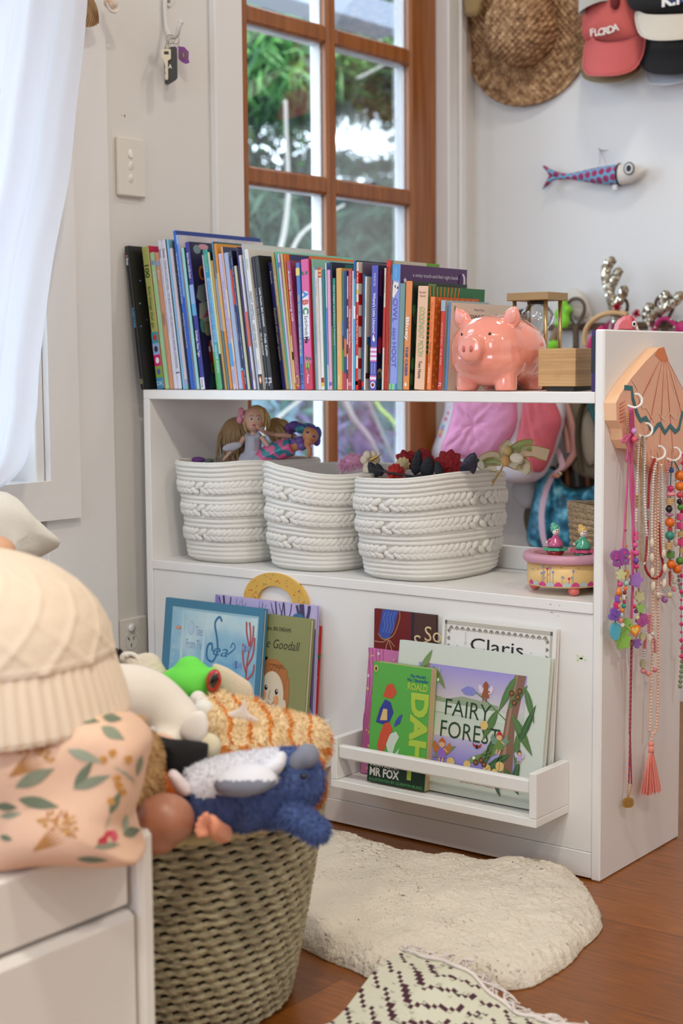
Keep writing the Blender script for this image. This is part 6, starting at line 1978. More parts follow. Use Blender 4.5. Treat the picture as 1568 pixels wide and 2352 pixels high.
for kd,px,py,d,col,off,rot in (
  ('round',1455,990,15,(206,150,206),.032,0),('round',1456,1009,15,(226,96,116),.032,0),
  ('butterfly',1424,1282,44,(150,70,150),.027,0.2),('flower',1425,1320,26,(206,204,150),.027,0.3),('round',1424,1342,12,(214,60,130),.026,0),
  ('cone',1421,1358,18,(232,130,50),.026,0),('cube',1419,1375,15,(130,84,170),.026,0),('cube',1416,1391,15,(206,50,110),.026,0),
  ('butterfly',1411,1412,28,(120,80,170),.026,1.2),('coin',1412,1450,40,(80,170,190),.024,0),('flower',1430,1472,44,(140,190,84),.026,0.4),('butterfly',1438,1440,34,(150,196,96),.024,0.8),
  ('heart',1456,1447,30,(236,130,44),.032,0.1),('flower',1462,1478,24,(150,110,196),.026,1.0),('coin',1474,1462,20,(206,206,156),.026,0),
  ('flower',1469,1397,26,(150,196,104),.027,0.2),('flower',1467,1370,28,(214,212,160),.026,0.8),('flower',1460,1332,38,(164,116,196),.031,0.0),
  ('round',1461,1301,13,(214,60,120),.027,0),('round',1460,1288,14,(120,84,180),.027,0),('round',1460,1270,15,(222,84,150),.027,0),('round',1458,1252,13,(222,84,150),.027,0),
  ('ridged',1460,1236,13,(222,96,140),.027,0),('ridged',1461,1225,11,(222,96,140),.027,0),('round',1456,1393,10,(206,60,90),.024,0),('round',1460,1404,10,(120,50,130),.024,0),('round',1463,1419,11,(214,206,160),.026,0),
  ('butterfly',1475,1426,30,(176,84,150),.031,0.5)):
 p,r,F,th = bead(t,kd,px,py,d,col,off,rot,'charm')
 if kd == 'butterfly' and d > 40:
  q = MB()
  for k,(a,b) in enumerate(((-.5,.5),(-.4,-.3),(.45,.5),(.45,-.4),(-.6,.2),(.6,.1))):
   q.prism([(a * r + u,b * r + v) for u,v in circ(0,0,r * .13,8)],0.0004,mat([(214,60,130),(110,130,120)][k % 2]),F,z0=th / 2)
  q.build('painted_motif',bead.last)
 if (px,py) == (1419,1375):
  q = MB(); q.prism(star(0,0,r * .8),0.0005,mat((222,206,110)),Matrix(((0,0,1,p.x + r * .8),(1,0,0,p.y),(0,1,0,p.z),(0,0,0,1)))); q.build('painted_motif',bead.last)
 if (px,py) == (1416,1391):
  q = MB(); q.prism(heart(0,0,r * .7),0.0005,mat((236,200,90)),Matrix(((0,0,1,p.x + r * .8),(1,0,0,p.y),(0,1,0,p.z),(0,0,0,1)))); q.build('painted_motif',bead.last)
# 2 thin gold chain with small coloured beads and a letter cube
t = thing('letter_necklace','fine gold chain with small coloured beads and a white letter cube','necklace',N_(1444,945),'necklaces on the shell hanger')
q = MB()
cordline(q,[(1444,940,.033),(1443,990,.03),(1445,1040,.024),(1441,1120,.022),(1438,1180,.02),(1436,1262,.02),(1436,1340,.02),(1433,1400,.02),(1424,1432,.02)],0.0007,GOLD)
strand(q,[(1444,945,.034),(1442,990,.031),(1446,1038,.025)],0.003,GOLD,fill=0.8)
q.build('chain',t)
for kd,px,py,d,col in (('round',1436,1218,6,(150,70,50)),('round',1438,1254,6,(226,96,50)),('round',1444,1270,10,(226,100,120)),('round',1444,1281,10,(236,160,140)),('round',1443,1293,9,(226,206,170)),('coin',1438,1318,20,(200,150,90)),('round',1437,1340,13,(160,200,180)),
         ('round',1436,1352,9,(236,110,50)),('round',1434,1361,9,(130,36,40)),('cube',1433,1372,10,(236,230,214)),('round',1433,1382,9,(196,50,100)),('round',1432,1392,11,(50,150,130)),('round',1428,1402,10,(232,130,50)),('round',1425,1413,13,(176,200,200)),('round',1424,1425,13,(226,140,120)),('round',1428,1436,12,(226,226,222))):
 p,r,F,th = bead(t,kd,px,py,d,col,.030)
 if kd == 'cube':
  q = MB(); q.text('O',mat((30,30,30)),Matrix(((0,0,1,p.x + r * .8),(1,0,0,p.y),(0,1,0,p.z),(0,0,0,1))),height=r * 1.2,bold=0.02); q.build('letter',bead.last)
# 3 pearls with a gold clasp, 4 gold chains
t = thing('pearl_necklace','small pearl necklace hanging from the second hook','necklace',N_(1472,1005),'necklaces on the shell hanger')
q = MB()
strand(q,[(1470,1000,.036),(1467,1020,.03),(1464,1080),(1462,1130),(1460,1200)],0.0042,PEARL)
strand(q,[(1478,1000,.036),(1480,1040,.03),(1479,1120),(1483,1200),(1488,1258),(1486,1280),(1478,1297)],0.0045,PEARL)
q.build('pearls',t)
q = MB(); strand(q,[(1463,1135,.024),(1462,1165,.024)],0.006,GOLD,squash=0.7); q.build('clasp',t)
t = thing('gold_chain','plain fine gold chain between the pearls on the second hook','necklace',N_(1474,1005),'necklaces on the shell hanger')
q = MB()
strand(q,[(1473,1000,.036),(1470,1040,.028),(1470,1100),(1472,1200),(1471,1290)],0.0026,GOLD,fill=0.9)
q.build('chain',t)
t = thing('silver_chain','thin silver chain beside the gold one on the second hook','necklace',N_(1476,1005),'necklaces on the shell hanger')
q = MB()
strand(q,[(1476,1000,.037),(1475,1060,.027),(1474,1150),(1476,1260),(1475,1300)],0.0026,SILV,fill=0.9)
q.build('chain',t)
# 5 red beads
t = thing('red_bead_necklace','necklace of dark red beads on the third hook','necklace',N_(1502,1052),'necklaces on the shell hanger')
RD = mat((176,34,40),rough=0.35)
q = MB()
strand(q,[(1504,1052,.036),(1495,1075,.03),(1490,1110),(1488,1168)],0.0055,RD,squash=0.6)
strand(q,[(1487,1195),(1486,1225),(1483,1270),(1481,1300),(1488,1318),(1500,1328),(1514,1324),(1522,1300),(1516,1262),(1513,1200)],0.0048,RD,squash=0.6)
q.build('beads',t)
q = MB(); strand(q,[(1488,1170),(1488,1192)],0.0044,SILV); q.build('clasp',t)
# 6 long pale rose necklace with a tassel
t = thing('tassel_necklace','long pale peach bead necklace ending in a pink silk tassel','necklace',N_(1505,1056),'necklaces on the shell hanger')
RO_ = mat((232,186,160),rough=0.25,coat=0.3)
q = MB()
strand(q,[(1507,1056,.036),(1505,1080,.03),(1504,1130),(1504,1250),(1500,1365),(1499,1430),(1497,1520),(1495,1600),(1492,1680)],0.0052,RO_)
strand(q,[(1509,1056,.036),(1511,1085,.03),(1510,1200),(1510,1365),(1511,1460),(1511,1540),(1509,1640),(1504,1682)],0.0052,RO_)
strand(q,[(1504,1682),(1497,1688),(1496,1702)],0.0052,RO_)
q.build('beads',t)
q = MB()
TS = mat((236,140,124),rough=0.55)
top = N_(1495,1709,.022)
q.ell(top,(0.005,0.005,0.0045),TS,None,14,9)
q.tube([top - Vector((0,0,.003)),top - Vector((0,0,.010)),top - Vector((0,0,.014))],[0.0045,0.0042,0.0048],TS,14)
rg = random.Random(6)
for k in range(240):
 a,r = rg.uniform(0,2 * PI),math.sqrt(rg.random())
 L = rg.uniform(0.062,0.071)
 e = top + Vector((max(-0.019,0.014 * r * math.cos(a)),0.026 * r * math.sin(a),-0.012 - L))
 m_ = top + Vector((0.005 * r * math.cos(a),0.0125 * r * math.sin(a),-0.030))
 q.tube(catmull([top + Vector((0.003 * r * math.cos(a),0.003 * r * math.sin(a),-0.012)),m_,e],3),0.00065,mat((238,150,134),rough=0.5) if k % 3 else mat((226,122,110),rough=0.5),4,caps=False)
q.build('tassel',t)
# 7 cowrie shells on pearls
t = thing('shell_necklace','necklace of tiny pearls and white cowrie shells','necklace',N_(1512,1060),'necklaces on the shell hanger')
q = MB()
strand(q,[(1506,1062,.036),(1500,1100,.03),(1497,1180),(1496,1240)],0.0044,PEARL)
strand(q,[(1518,1066,.036),(1520,1100,.03),(1521,1180),(1523,1262)],0.0046,PEARL)
strand(q,[(1497,1240),(1497,1300),(1500,1360),(1512,1374),(1526,1345),(1526,1300),(1523,1262)],0.003,PEARL,fill=0.6)
q.build('pearls',t)
SHL = mat((232,220,200),rough=0.2,coat=0.5)
for px,py,a in ((1497,1248,0),(1497,1282,0.1),(1498,1315,0),(1500,1347,-0.1),(1513,1368,1.0),(1525,1340,-.3),(1527,1306,0),(1524,1272,0)):
 p = N_(px,py,.026)
 q = MB()
 R_ = rotm(a,0,0)
 q.ell(p,(0.0042,0.0052,0.0085),SHL,None,12,10,rot=R_)
 q.ell(p + Vector((0.0036,0,0)),(0.0008,0.0007,0.006),mat((150,110,80)),None,8,6,rot=R_)
 q.build('cowrie_shell',t)
# 8 chunky wooden bead necklace
t = thing('wooden_bead_necklace','chunky necklace of big orange, pink, black and green wooden beads','necklace',N_(1545,1062),'necklaces on the shell hanger')
q = MB()
cordline(q,[(1543,1058,.036),(1540,1100,.03),(1538,1180),(1537,1260),(1541,1300),(1556,1302),(1563,1240),(1562,1160),(1561,1090,.028),(1548,1060,.036)],0.0009,mat((60,110,110),rough=0.7))
q.build('cord',t)
WD = (206,172,120)
for kd,px,py,d,col in (('round',1541,1080,14,(48,84,170)),('round',1540,1122,15,(206,40,110)),('disc',1540,1135,24,(232,150,160)),('ridged',1538,1152,21,WD),('round',1536,1169,17,(26,26,28)),('disc',1537,1182,21,(170,120,150)),('round',1538,1200,24,(226,110,30)),('round',1539,1216,11,(214,60,70)),('round',1538,1230,23,(60,140,120)),('ridged',1536,1254,20,WD),('cube',1540,1274,18,(90,140,60)),('round',1541,1296,22,(230,112,28)),('round',1555,1307,23,(230,112,28)),('round',1561,1288,20,(86,140,56)),
         ('ridged',1566,1264,16,WD),('cube',1565,1245,18,(222,70,130)),('ridged',1563,1227,17,WD),('cube',1562,1207,17,(222,70,130)),('cube',1562,1187,17,(226,84,136)),('round',1562,1165,16,(90,140,56)),('round',1560,1152,14,(26,26,28)),('round',1560,1137,15,(220,70,86)),('round',1561,1117,23,(232,120,36)),('round',1561,1092,25,(232,120,36))):
 bead(t,kd,px,py,d,col,.030)
t = thing('seed_pearl_strand','tiny pearl strand half behind the chunky wooden beads','necklace',N_(1552,1064),'necklaces on the shell hanger')
q = MB()
strand(q,[(1550,1058,.034),(1554,1080,.026),(1548,1130,.02),(1551,1180,.02),(1550,1240,.02)],0.0042,PEARL)
q.build('pearls',t)
q = MB(); q.ell(N_(1552,1244,.022),(.004,.006,.0085),SHL,None,12,9); q.build('cowrie_shell',t)
t = thing('pink_glass_strand','pale pink glass bead strand on the fourth hook','necklace',N_(1534,1064),'necklaces on the shell hanger')
q = MB(); strand(q,[(1540,1056,.035),(1534,1080,.027),(1532,1120,.021),(1534,1170,.02),(1536,1260,.018),(1540,1330,.018)],0.0052,mat((226,170,176),rough=0.15,coat=0.5)); q.build('beads',t)
t = thing('crystal_necklace','short necklace end of clear and purple crystals below the shells','necklace',N_(1535,1330),'necklaces on the shell hanger')
q = MB(); strand(q,[(1537,1312,.02),(1538,1345,.02)],0.005,mat((190,70,100),rough=0.2),squash=0.6); strand(q,[(1539,1312,.021),(1540,1350,.021)],0.004,mat((210,160,70),rough=0.2),squash=2.0); q.build('seed_beads',t)
for px,py,d,col in ((1526,1377,17,(170,110,176)),(1537,1367,15,(214,204,160)),(1547,1353,13,(226,150,160)),(1548,1336,13,(220,210,190)),(1520,1366,9,(226,170,180)),(1516,1340,9,(226,190,190)),(1524,1358,8,(170,190,200)),(1543,1325,10,(222,170,160))):
 bead(t,'round',px,py,d,col,.022,name='crystal',rough=0.1)
# 9 pale pink bracelet
t = thing('disc_bead_bracelet','bracelet of pink discs and grey beads hung round the peach strand','bracelet',N_(1490,1405),'necklaces on the shell hanger')
q = MB()
strand(q,[(1491,1410,.024),(1490,1452,.024)],0.0078,mat((226,140,150),rough=0.5),squash=0.35)
strand(q,[(1481,1466,.024),(1480,1490,.024)],0.0078,mat((222,136,146),rough=0.5),squash=0.35)
strand(q,[(1479,1492,.024),(1479,1512,.024)],0.0085,mat((206,196,190),rough=0.5),squash=0.3)
strand(q,[(1490,1454,.02),(1502,1470,.02),(1504,1500,.02)],0.0062,mat((222,150,160),rough=0.5),squash=0.5)
q.build('discs',t)
for kd,px,py,d,col in (('coin',1476,1524,22,(170,166,130)),('round',1477,1541,14,(206,130,130)),('round',1488,1547,13,(222,150,140)),('round',1503,1539,12,(206,120,140)),('flower',1489,1464,18,(232,226,216)),('round',1497,1456,11,(226,222,214))):
 bead(t,kd,px,py,d,col,.025)
# 10 braided cord with medallion
t = thing('medallion_necklace','long braided red and blue cord with a small gold medallion','necklace',N_(1450,1440),'necklaces on the shell hanger')
q = MB()
for k,c_ in enumerate(((196,70,80),(84,70,120),(206,90,90))):
 pts = []
 for i in range(150):
  f = i / 149
  px,py = 1450 - 4 * f,1470 + 215 * f
  pts.append(N_(px + 1.6 * math.cos(i * 0.9 + k * 2.1),py,.016 + .001 * math.sin(i * .9 + k * 2.1)))
 q.tube(pts,0.0011,mat(c_,rough=0.7),5)
 for sx in (-1,1):
  pts = [N_(1446.5 + sx * 3.2 * f + 1.0 * math.cos(i * .9 + k * 2.1),1685 + 115 * f,.016) for i,f in enumerate([j / 60 for j in range(61)])]
  q.tube(pts,0.0009,mat(c_,rough=0.7),5)
q.build('cord',t)
q = MB()
strand(q,[(1442,1798,.016),(1441,1820,.016),(1441,1834,.016)],0.0026,GOLD)
strand(q,[(1451,1798,.016),(1448,1815,.016),(1442,1832,.016)],0.0026,GOLD)
strand(q,[(1439,1480,.016),(1440,1520,.016),(1444,1555,.016)],0.0024,PEARL)
q.build('bead_ends',t)
q = MB()
p = N_(1441,1843,.014)
F = Matrix.Translation(p) @ Matrix(((0.6,0,0.8,0),(0.8,0,-0.6,0),(0,1,0,0),(0,0,0,1)))
GOLDC = mat((190,152,84),rough=0.45,metal=0.5)
q.prism([(0.0098 * math.copysign(abs(math.cos(a)) ** .7,math.cos(a)),0.0085 * math.copysign(abs(math.sin(a)) ** .7,math.sin(a))) for a in [2 * PI * k / 28 for k in range(28)]],0.003,GOLDC,F)
q.prism([(0.0072 * math.copysign(abs(math.cos(a)) ** .7,math.cos(a)),0.006 * math.copysign(abs(math.sin(a)) ** .7,math.sin(a))) for a in [2 * PI * k / 28 for k in range(28)]],0.0006,mat((166,128,66),rough=0.5,metal=0.4),F,z0=0.003)
q.build('medallion',t)
# 11 pink crystal and green pearl strands at the picture's right edge
t = thing('pink_crystal_necklace','long hot pink faceted bead necklace at the right edge of the panel','necklace',N_(1566,1060),'necklaces on the shell hanger')
q = MB()
PC = mat((214,50,110),rough=0.12,coat=0.4)
for i in range(26):
 py = 1045 + i * 18.5
 px = 1567 - (3 if 1300 < py < 1510 else 0)
 d = (0.0095 if i % 2 else 0.006)
 p = N_(px,py,.03)
 q.lathe([(0,-d / 2),(d / 2,0),(0,d / 2)],PC,6,Matrix.Translation(p),smooth=False)
cordline(q,[(1567,1040,.033),(1567,1250,.03),(1564,1400,.03),(1567,1520,.03)],0.0006,PC)
q.build('beads',t)
t = thing('green_pearl_necklace','strand of metallic green pearls at the far right edge','necklace',N_(1567,1330),'necklaces on the shell hanger')
q = MB()
GP = mat((120,134,92),rough=0.2,coat=0.5)
strand(q,[(1558,1318,.022),(1560,1345,.022),(1568,1370,.022)],0.0068,mat((150,164,150),rough=0.2,coat=0.5))
strand(q,[(1568,1480,.024),(1566,1520,.024),(1563,1556,.024),(1561,1582,.024)],0.0078,GP)
cordline(q,[(1568,1370,.02),(1575,1425,.02),(1568,1480,.024)],0.0006,GP)
q.build('pearls',t)
# == BACK WALL: HATS
def B(px,py,d=0.0):
 """point at distance d in front of the back wall"""
 return ony(YB - d,px,py)
straw = ramp_mat('straw_weave',(104,72,44),(214,178,134),'noise',60,0.7,(1,1,1),0.28,0.72,bump=0.4,c3=(162,122,84))
def weave(mb,fn,nu,nv,m,cell,amp,closed=True):
 """surface with an over-under plaited relief; fn(u, v) -> point, normal"""
 def g(u,v):
  p,n = fn(u,v)
  d = p - hc_
  a,b = d.dot(hu) + 0.006 * math.sin(d.dot(hv) * 40),d.dot(hv) + 0.5 * d.dot(hn)
  cu,cv = (a * 0.8 + b * 0.6) / cell,(-a * 0.6 + b * 0.8) / cell
  par = (math.floor(cu) + math.floor(cv)) % 2
  fu,fv = cu % 1 - .5,cv % 1 - .5
  h = math.cos(PI * fv) ** 0.6 * (0.55 + 0.45 * math.cos(PI * fu)) if par else math.cos(PI * fu) ** 0.6 * (0.55 + 0.45 * math.cos(PI * fv)) * 0.8
  return p + n * amp * (h - 0.4)
 mb.grid(g,nu,nv,m,closed)
hc_ = B(1193,62,0.06)
hat = thing('straw_hat','wide brimmed brown plaited straw hat hanging on the back wall','hat',(hc_.x,YB,hc_.z))
hn = Vector((0.06,-1,-0.10)).normalized()          # the crown points into the room
hu = Vector((1,0.06,0)).normalized()
hu = (hu - hn * hu.dot(hn)).normalized()
hv = hn.cross(hu)
if hv.z < 0:
 hv = -hv
RB = (B(1340,62,0.05) - B(1052,62,0.05)).length / 2 * 1.0
def hatp(u,v):
 a = 2 * PI * u
 def at(v):
  if v < 0.5:
   r = RB * (1.0 - v * 1.0)
   z = 0.012 * math.sin(3 * a + 1) * (0.5 - v) * 2 + 0.012 * (0.5 - v) * 2 * math.sin(a + 2)
  else:
   t = (v - 0.5) / 0.5
   r = RB * 0.5 * math.cos(PI / 2 * t) ** 0.55 if t < 1 else 0.0001
   r = max(r,0.0005)
   z = 0.10 * math.sin(PI / 2 * t) ** 0.9
  return hc_ + hu * r * math.cos(a) + hv * r * math.sin(a) * 1.02 + hn * (z - 0.03)
 p = at(v)
 e = 0.004
 dv = at(min(1,v + e)) - at(max(0,v - e))
 du = (-hu * math.sin(a) + hv * math.cos(a))
 n = dv.cross(du)
 if n.length < 1e-9:
  n = hn.copy()
 n.normalize()
 if n.dot(hn) < 0 and v < 0.5:
  n = -n
 if v >= 0.5:
  rad = (p - hc_)
  if n.dot(rad) < 0:
   n = -n
 return p,n
q = MB()
weave(q,hatp,500,230,straw,0.0125,0.007)
q.build('woven_straw',hat)
q = MB()
q.tube([hatp(k / 90,0.0)[0] for k in range(90)],[0.004 + 0.0012 * (k % 2) for k in range(90)],straw,8,closed=True)
q.build('brim_edge',hat)
# corner of a second, finer woven hat above it
c2 = B(1086,-18,0.10)
sh2 = thing('woven_hat','finely woven tan hat overlapping the straw hat at its upper left, mostly out of frame','hat',(c2.x,YB,c2.z))
q = MB()
fine = ramp_mat('fine_straw',(150,122,78),(198,170,120),'wave',120,0.75,(1,1,3),0.3,0.7,bump=0.6)
q.grid(lambda u,v: c2 + Vector((0.030 * (1 - 0.35 * v ** 2) * math.cos(2 * PI * u),0.018 * math.sin(2 * PI * u),0.05 - 0.108 * v)) if v < 1 else c2 + Vector((0.012 * math.cos(2 * PI * u),0.008 * math.sin(2 * PI * u),-0.060)),40,20,fine,True,flip=True)
q.add([c2 + Vector((0.012 * math.cos(2 * PI * k / 30),0.008 * math.sin(2 * PI * k / 30),-0.060)) for k in range(30)],[tuple(range(30))],fine)
q.build('crown',sh2)
# -- caps
def spl(pts,d,k=5):
 """smooth closed outline on a plane d in front of the wall"""
 return [(v.x,v.z) for v in catmull([Vector((B(px,py,d).x,B(px,py,d).z,0)) for px,py in pts],k,True)] if False else [(v.x,v.y) for v in catmull([Vector((B(px,py,d).x,B(px,py,d).z,0)) for px,py in pts],k,True)]
def FB(d):
 """local x along the wall, y up, facing the room, d in front of the wall"""
 return frame((0,YB - d,0),(1,0,0),(0,0,1))
def cap(name,label,crown_px,brim_px,ccol,bcol,d,text=None,dome=0.07,brimd=None):
 cc = B(*crown_px[0],d)
 t = thing('cap',label,'cap',(cc.x,YB,cc.z),'caps on the back wall')
 cm = mat(ccol,rough=0.9,bump=0.25,bscale=300)
 q = MB()
 q.pillow(spl(crown_px[1:],d),dome * 2,cm,FB(d),n=9,p=2.2,back=0.15)
 q.build('crown',t)
 q = MB()
 bm = mat(bcol,rough=0.9,bump=0.2,bscale=300)
 pl = spl(brim_px,d + dome * 0.55)
 xs = [p[0] for p in pl]
 zs = [p[1] for p in pl]
 xm,xw = (min(xs) + max(xs)) / 2,(max(xs) - min(xs)) / 2
 n = len(pl)
 F = FB(d)
 vs = []
 for off in (0,0.004):
  for k in range(7):
   r = 1 - k / 7
   for (x,z) in pl:
    X,Z = xm + (x - xm) * r,(min(zs) + max(zs)) / 2 + (z - (min(zs) + max(zs)) / 2) * r
    f = (X - xm) / xw
    y = dome * 0.75 * (1 - f * f * 0.8) + 0.05 * (max(zs) - Z) / (max(zs) - min(zs))
    vs.append((X,Z,y - off))
  vs.append((xm,(min(zs) + max(zs)) / 2,dome * 0.75 + 0.025 - off))
 S_ = 7 * n + 1
 fs = []
 for o_,flip in ((0,False),(S_,True)):
  for k in range(6):
   for i in range(n):
    j = (i + 1) % n
    f_ = (o_ + k * n + i,o_ + k * n + j,o_ + (k + 1) * n + j,o_ + (k + 1) * n + i)
    fs.append(f_[::-1] if flip else f_)
  for i in range(n):
   j = (i + 1) % n
   f_ = (o_ + 6 * n + i,o_ + 6 * n + j,o_ + 7 * n)
   fs.append(f_[::-1] if flip else f_)
 for i in range(n):
  j = (i + 1) % n
  fs.append((i,S_ + i,S_ + j,j))
 q.add(vs,fs,bm,True,F)
 # rows of stitching
 q.build('brim',t)
 q = MB()
 ring = [(Vector(vs[i]) + Vector((0,0,0.0006))) for i in range(n)]
 q.tube([F @ v for v in ring],0.0016,mat([min(255,c + 18) for c in bcol],rough=0.9),6,closed=True)
 q.build('brim_edge',t)
 return t,cm,F
# tan cap behind the pink one: only its brim shows below
cap('cap','olive tan cap hidden behind the pink cap, only its brim edge showing',[(1412,100),(1360,60),(1465,60),(1470,130),(1412,150),(1356,130)],[(1348,120),(1412,105),(1478,118),(1482,165),(1455,190),(1412,197),(1365,188),(1346,165)],(140,124,92),(146,128,94),0.012,dome=0.012)
t,cm,F = cap('cap','faded coral pink cap with white lettering FLORDA',[(1412,60),(1352,-40),(1470,-40),(1480,40),(1478,95),(1440,108),(1395,106),(1345,92),(1344,30)],[(1343,72),(1365,92),(1398,103),(1440,100),(1474,82),(1480,100),(1479,135),(1468,165),(1440,180),(1400,182),(1368,176),(1348,152),(1340,110)],(206,98,92),(202,96,94),0.035,dome=0.055)
q = MB()
WL = mat((232,220,210),rough=0.8)
word = 'FLORDA'
for i,ch in enumerate(word):
 f = i / 5
 px,py = 1359 + 54 * f,74 - 11 * f + 3 * math.sin(PI * f)
 # letters sit on the dome of the crown
 o = CAM
 best = None
 for dd in range(40):
  d_ = 0.035 + 0.06 * (1 - dd / 39)
  best = B(px,py,0.035 + 0.0565 - 0.002 * abs(f - .45))
  break
 q.text(ch,WL,frame(best,(1,0,0.16),(-0.16,0,1)),height=0.0165,bold=0.03,z=0)
q.build('lettering',t)
q = MB()
q.ell(B(1412,2,0.092),(0.012,0.01,0.02),mat((110,36,36),rough=0.9)); q.build('pleat_shade',t)  # shade in the crown's pleat, put in as a dark red lump
# grey ribbed cap edge above
c3 = B(1362,-12,0.09)
t = thing('ribbed_beanie','light grey ribbed beanie, its lower edge showing above the pink cap','hat',(c3.x,YB,c3.z))
q = MB()
GRIB = mat((196,194,188),rough=0.95)
q.grid(lambda u,v: c3 + Vector(((0.036 + 0.0012 * math.cos(2 * PI * u * 44)) * math.cos(2 * PI * u),(0.022 + 0.0012 * math.cos(2 * PI * u * 44)) * math.sin(2 * PI * u),0.06 - 0.09 * v + 0.01 * math.cos(2 * PI * u))),264,8,GRIB,True,flip=True)
q.ell(c3 + Vector((0,0,0.05)),(0.034,0.02,0.03),GRIB)
q.build('ribbed_cuff',t)
cap('cap','pale grey cap at the bottom of the right hand cap pile',[(1530,140),(1490,100),(1580,100),(1590,160),(1530,180),(1488,160)],[(1490,150),(1540,140),(1600,150),(1604,180),(1575,198),(1535,201),(1505,192)],(196,196,200),(198,198,202),0.012,dome=0.012)
cap('cap','black cap in the middle of the right hand cap pile',[(1540,90),(1484,40),(1610,40),(1620,90),(1560,110),(1480,95)],[(1474,88),(1520,84),(1600,84),(1632,100),(1630,150),(1590,176),(1540,178),(1500,168),(1478,140)],(30,28,28),(30,28,28),0.035,dome=0.03)
t,cm,F = cap('cap','black cap with a cream brim and white letters on a blue patch',[(1530,0),(1448,-70),(1620,-70),(1640,10),(1600,34),(1540,38),(1490,34),(1446,14)],[(1452,24),(1490,36),(1540,40),(1600,36),(1632,30),(1630,80),(1590,98),(1530,101),(1490,88),(1466,60)],(32,31,31),(206,196,182),0.075,dome=0.05)
q = MB()
b0,b1 = B(1518,14,0.128),B(1590,-22,0.128)
q.box((b0.x,YB - 0.1275,b0.z),(b1.x,YB - 0.1245,b1.z),mat((44,52,96),rough=0.8),bev=0.001)
q.text('K.N',mat((232,226,220),rough=0.8),frame(((b0.x + b1.x) / 2 - 0.004,YB - 0.1275,(b0.z + b1.z) / 2),(1,0,0),(0,0,1)),width=(b1.x - b0.x) * 0.86,height=0.026,bold=0.04)
q.build('badge',t)
# == FISH ON A THREAD
fc = B(1365,410,0.024)
fish = thing('stuffed_fish','stuffed fabric fish, blue with magenta spots and white head, hung by a thread','fish',(fc.x,YB,fc.z))
def dots_mat(name,base,dot,core,sx,sz,r):
 m = bpy.data.materials.new(name)
 m.use_nodes = True
 n = m.node_tree
 b = n.nodes['Principled BSDF']
 b.inputs['Roughness'].default_value = 0.9
 tc_ = n.nodes.new('ShaderNodeTexCoord')
 mp_ = n.nodes.new('ShaderNodeMapping')
 mp_.inputs['Rotation'].default_value = (0,0.11,0)
 mp_.inputs['Scale'].default_value = (sx,0,sz)
 n.links.new(tc_.outputs['Object'],mp_.inputs[0])
 def vm(op,a,bv=None):
  v = n.nodes.new('ShaderNodeVectorMath')
  v.operation = op
  n.links.new(a,v.inputs[0])
  if bv is not None:
   if hasattr(bv,'links'):
    n.links.new(bv,v.inputs[1])
   else:
    v.inputs[1].default_value = bv
  return v
 # every other row is shifted by half a spot
 sep = n.nodes.new('ShaderNodeSeparateXYZ')
 n.links.new(mp_.outputs[0],sep.inputs[0])
 fl = n.nodes.new('ShaderNodeMath'); fl.operation = 'FLOOR'; n.links.new(sep.outputs[2],fl.inputs[0])
 hf = n.nodes.new('ShaderNodeMath'); hf.operation = 'MULTIPLY'; hf.inputs[1].default_value = 0.5; n.links.new(fl.outputs[0],hf.inputs[0])
 ad = n.nodes.new('ShaderNodeMath'); ad.operation = 'ADD'; n.links.new(sep.outputs[0],ad.inputs[0]); n.links.new(hf.outputs[0],ad.inputs[1])
 cb = n.nodes.new('ShaderNodeCombineXYZ'); n.links.new(ad.outputs[0],cb.inputs[0]); n.links.new(sep.outputs[2],cb.inputs[2])
 fr_ = vm('FRACTION',cb.outputs[0])
 su = vm('SUBTRACT',fr_.outputs[0],(0.5,0,0.5))
 ln = n.nodes.new('ShaderNodeVectorMath'); ln.operation = 'LENGTH'; n.links.new(su.outputs[0],ln.inputs[0])
 rp_ = n.nodes.new('ShaderNodeValToRGB')
 rp_.color_ramp.interpolation = 'CONSTANT'
 rp_.color_ramp.elements[0].color = rgb(core)
 rp_.color_ramp.elements[1].position = r * 0.35
 rp_.color_ramp.elements[1].color = rgb(dot)
 e = rp_.color_ramp.elements.new(r)
 e.color = rgb(base)
 n.links.new(ln.outputs['Value'],rp_.inputs[0])
 n.links.new(rp_.outputs[0],b.inputs['Base Color'])
 return m
FD = dots_mat('fish_cloth',(104,172,206),(164,62,106),(120,60,90),50,52,0.43)
F0 = FB(0.026)
q = MB()
body = spl([(1424,374),(1400,375),(1370,380),(1340,388),(1310,398),(1296,400),(1278,392),(1260,387),(1252,392),(1262,404),(1252,416),(1245,430),(1252,434),(1270,426),(1292,414),(1312,414),(1340,422),(1372,428),(1405,429),(1430,426),(1424,400)],0.026,4)
# build as lofted sections so it is plump
NS = 44
def fishsec(u):
 """centre line, half height along the body (tail to nose)"""
 x0,x1 = B(1262,404,.026).x,B(1484,388,.026).x
 pts = [(0.0,404,17),(0.06,404,13),(0.14,405,8),(0.22,405,7.5),(0.35,404,14),(0.5,403,21),(0.64,402,25.5),(0.74,400.5,27),(0.84,399,24),(0.93,395,15),(0.98,391,7),(1.0,389,1)]
 for a,b in zip(pts,pts[1:]):
  if u <= b[0]:
   f = (u - a[0]) / (b[0] - a[0])
   py,hh = a[1] + (b[1] - a[1]) * f,a[2] + (b[2] - a[2]) * f
   break
 x = x0 + (x1 - x0) * u
 px = 1262 + 222 * u
 c = B(px,py,.026)
 hgt = hh / 222 * (x1 - x0) * 0.79
 return Vector((x,YB - .026,c.z)),hgt
def fishpt(u,a):
 c,h = fishsec(u)
 dep = min(h * 0.85,0.021) if u > 0.16 else 0.006 + 0.4 * h * u
 return c + Vector((0,-dep * math.cos(a),h * math.sin(a)))
q = MB()
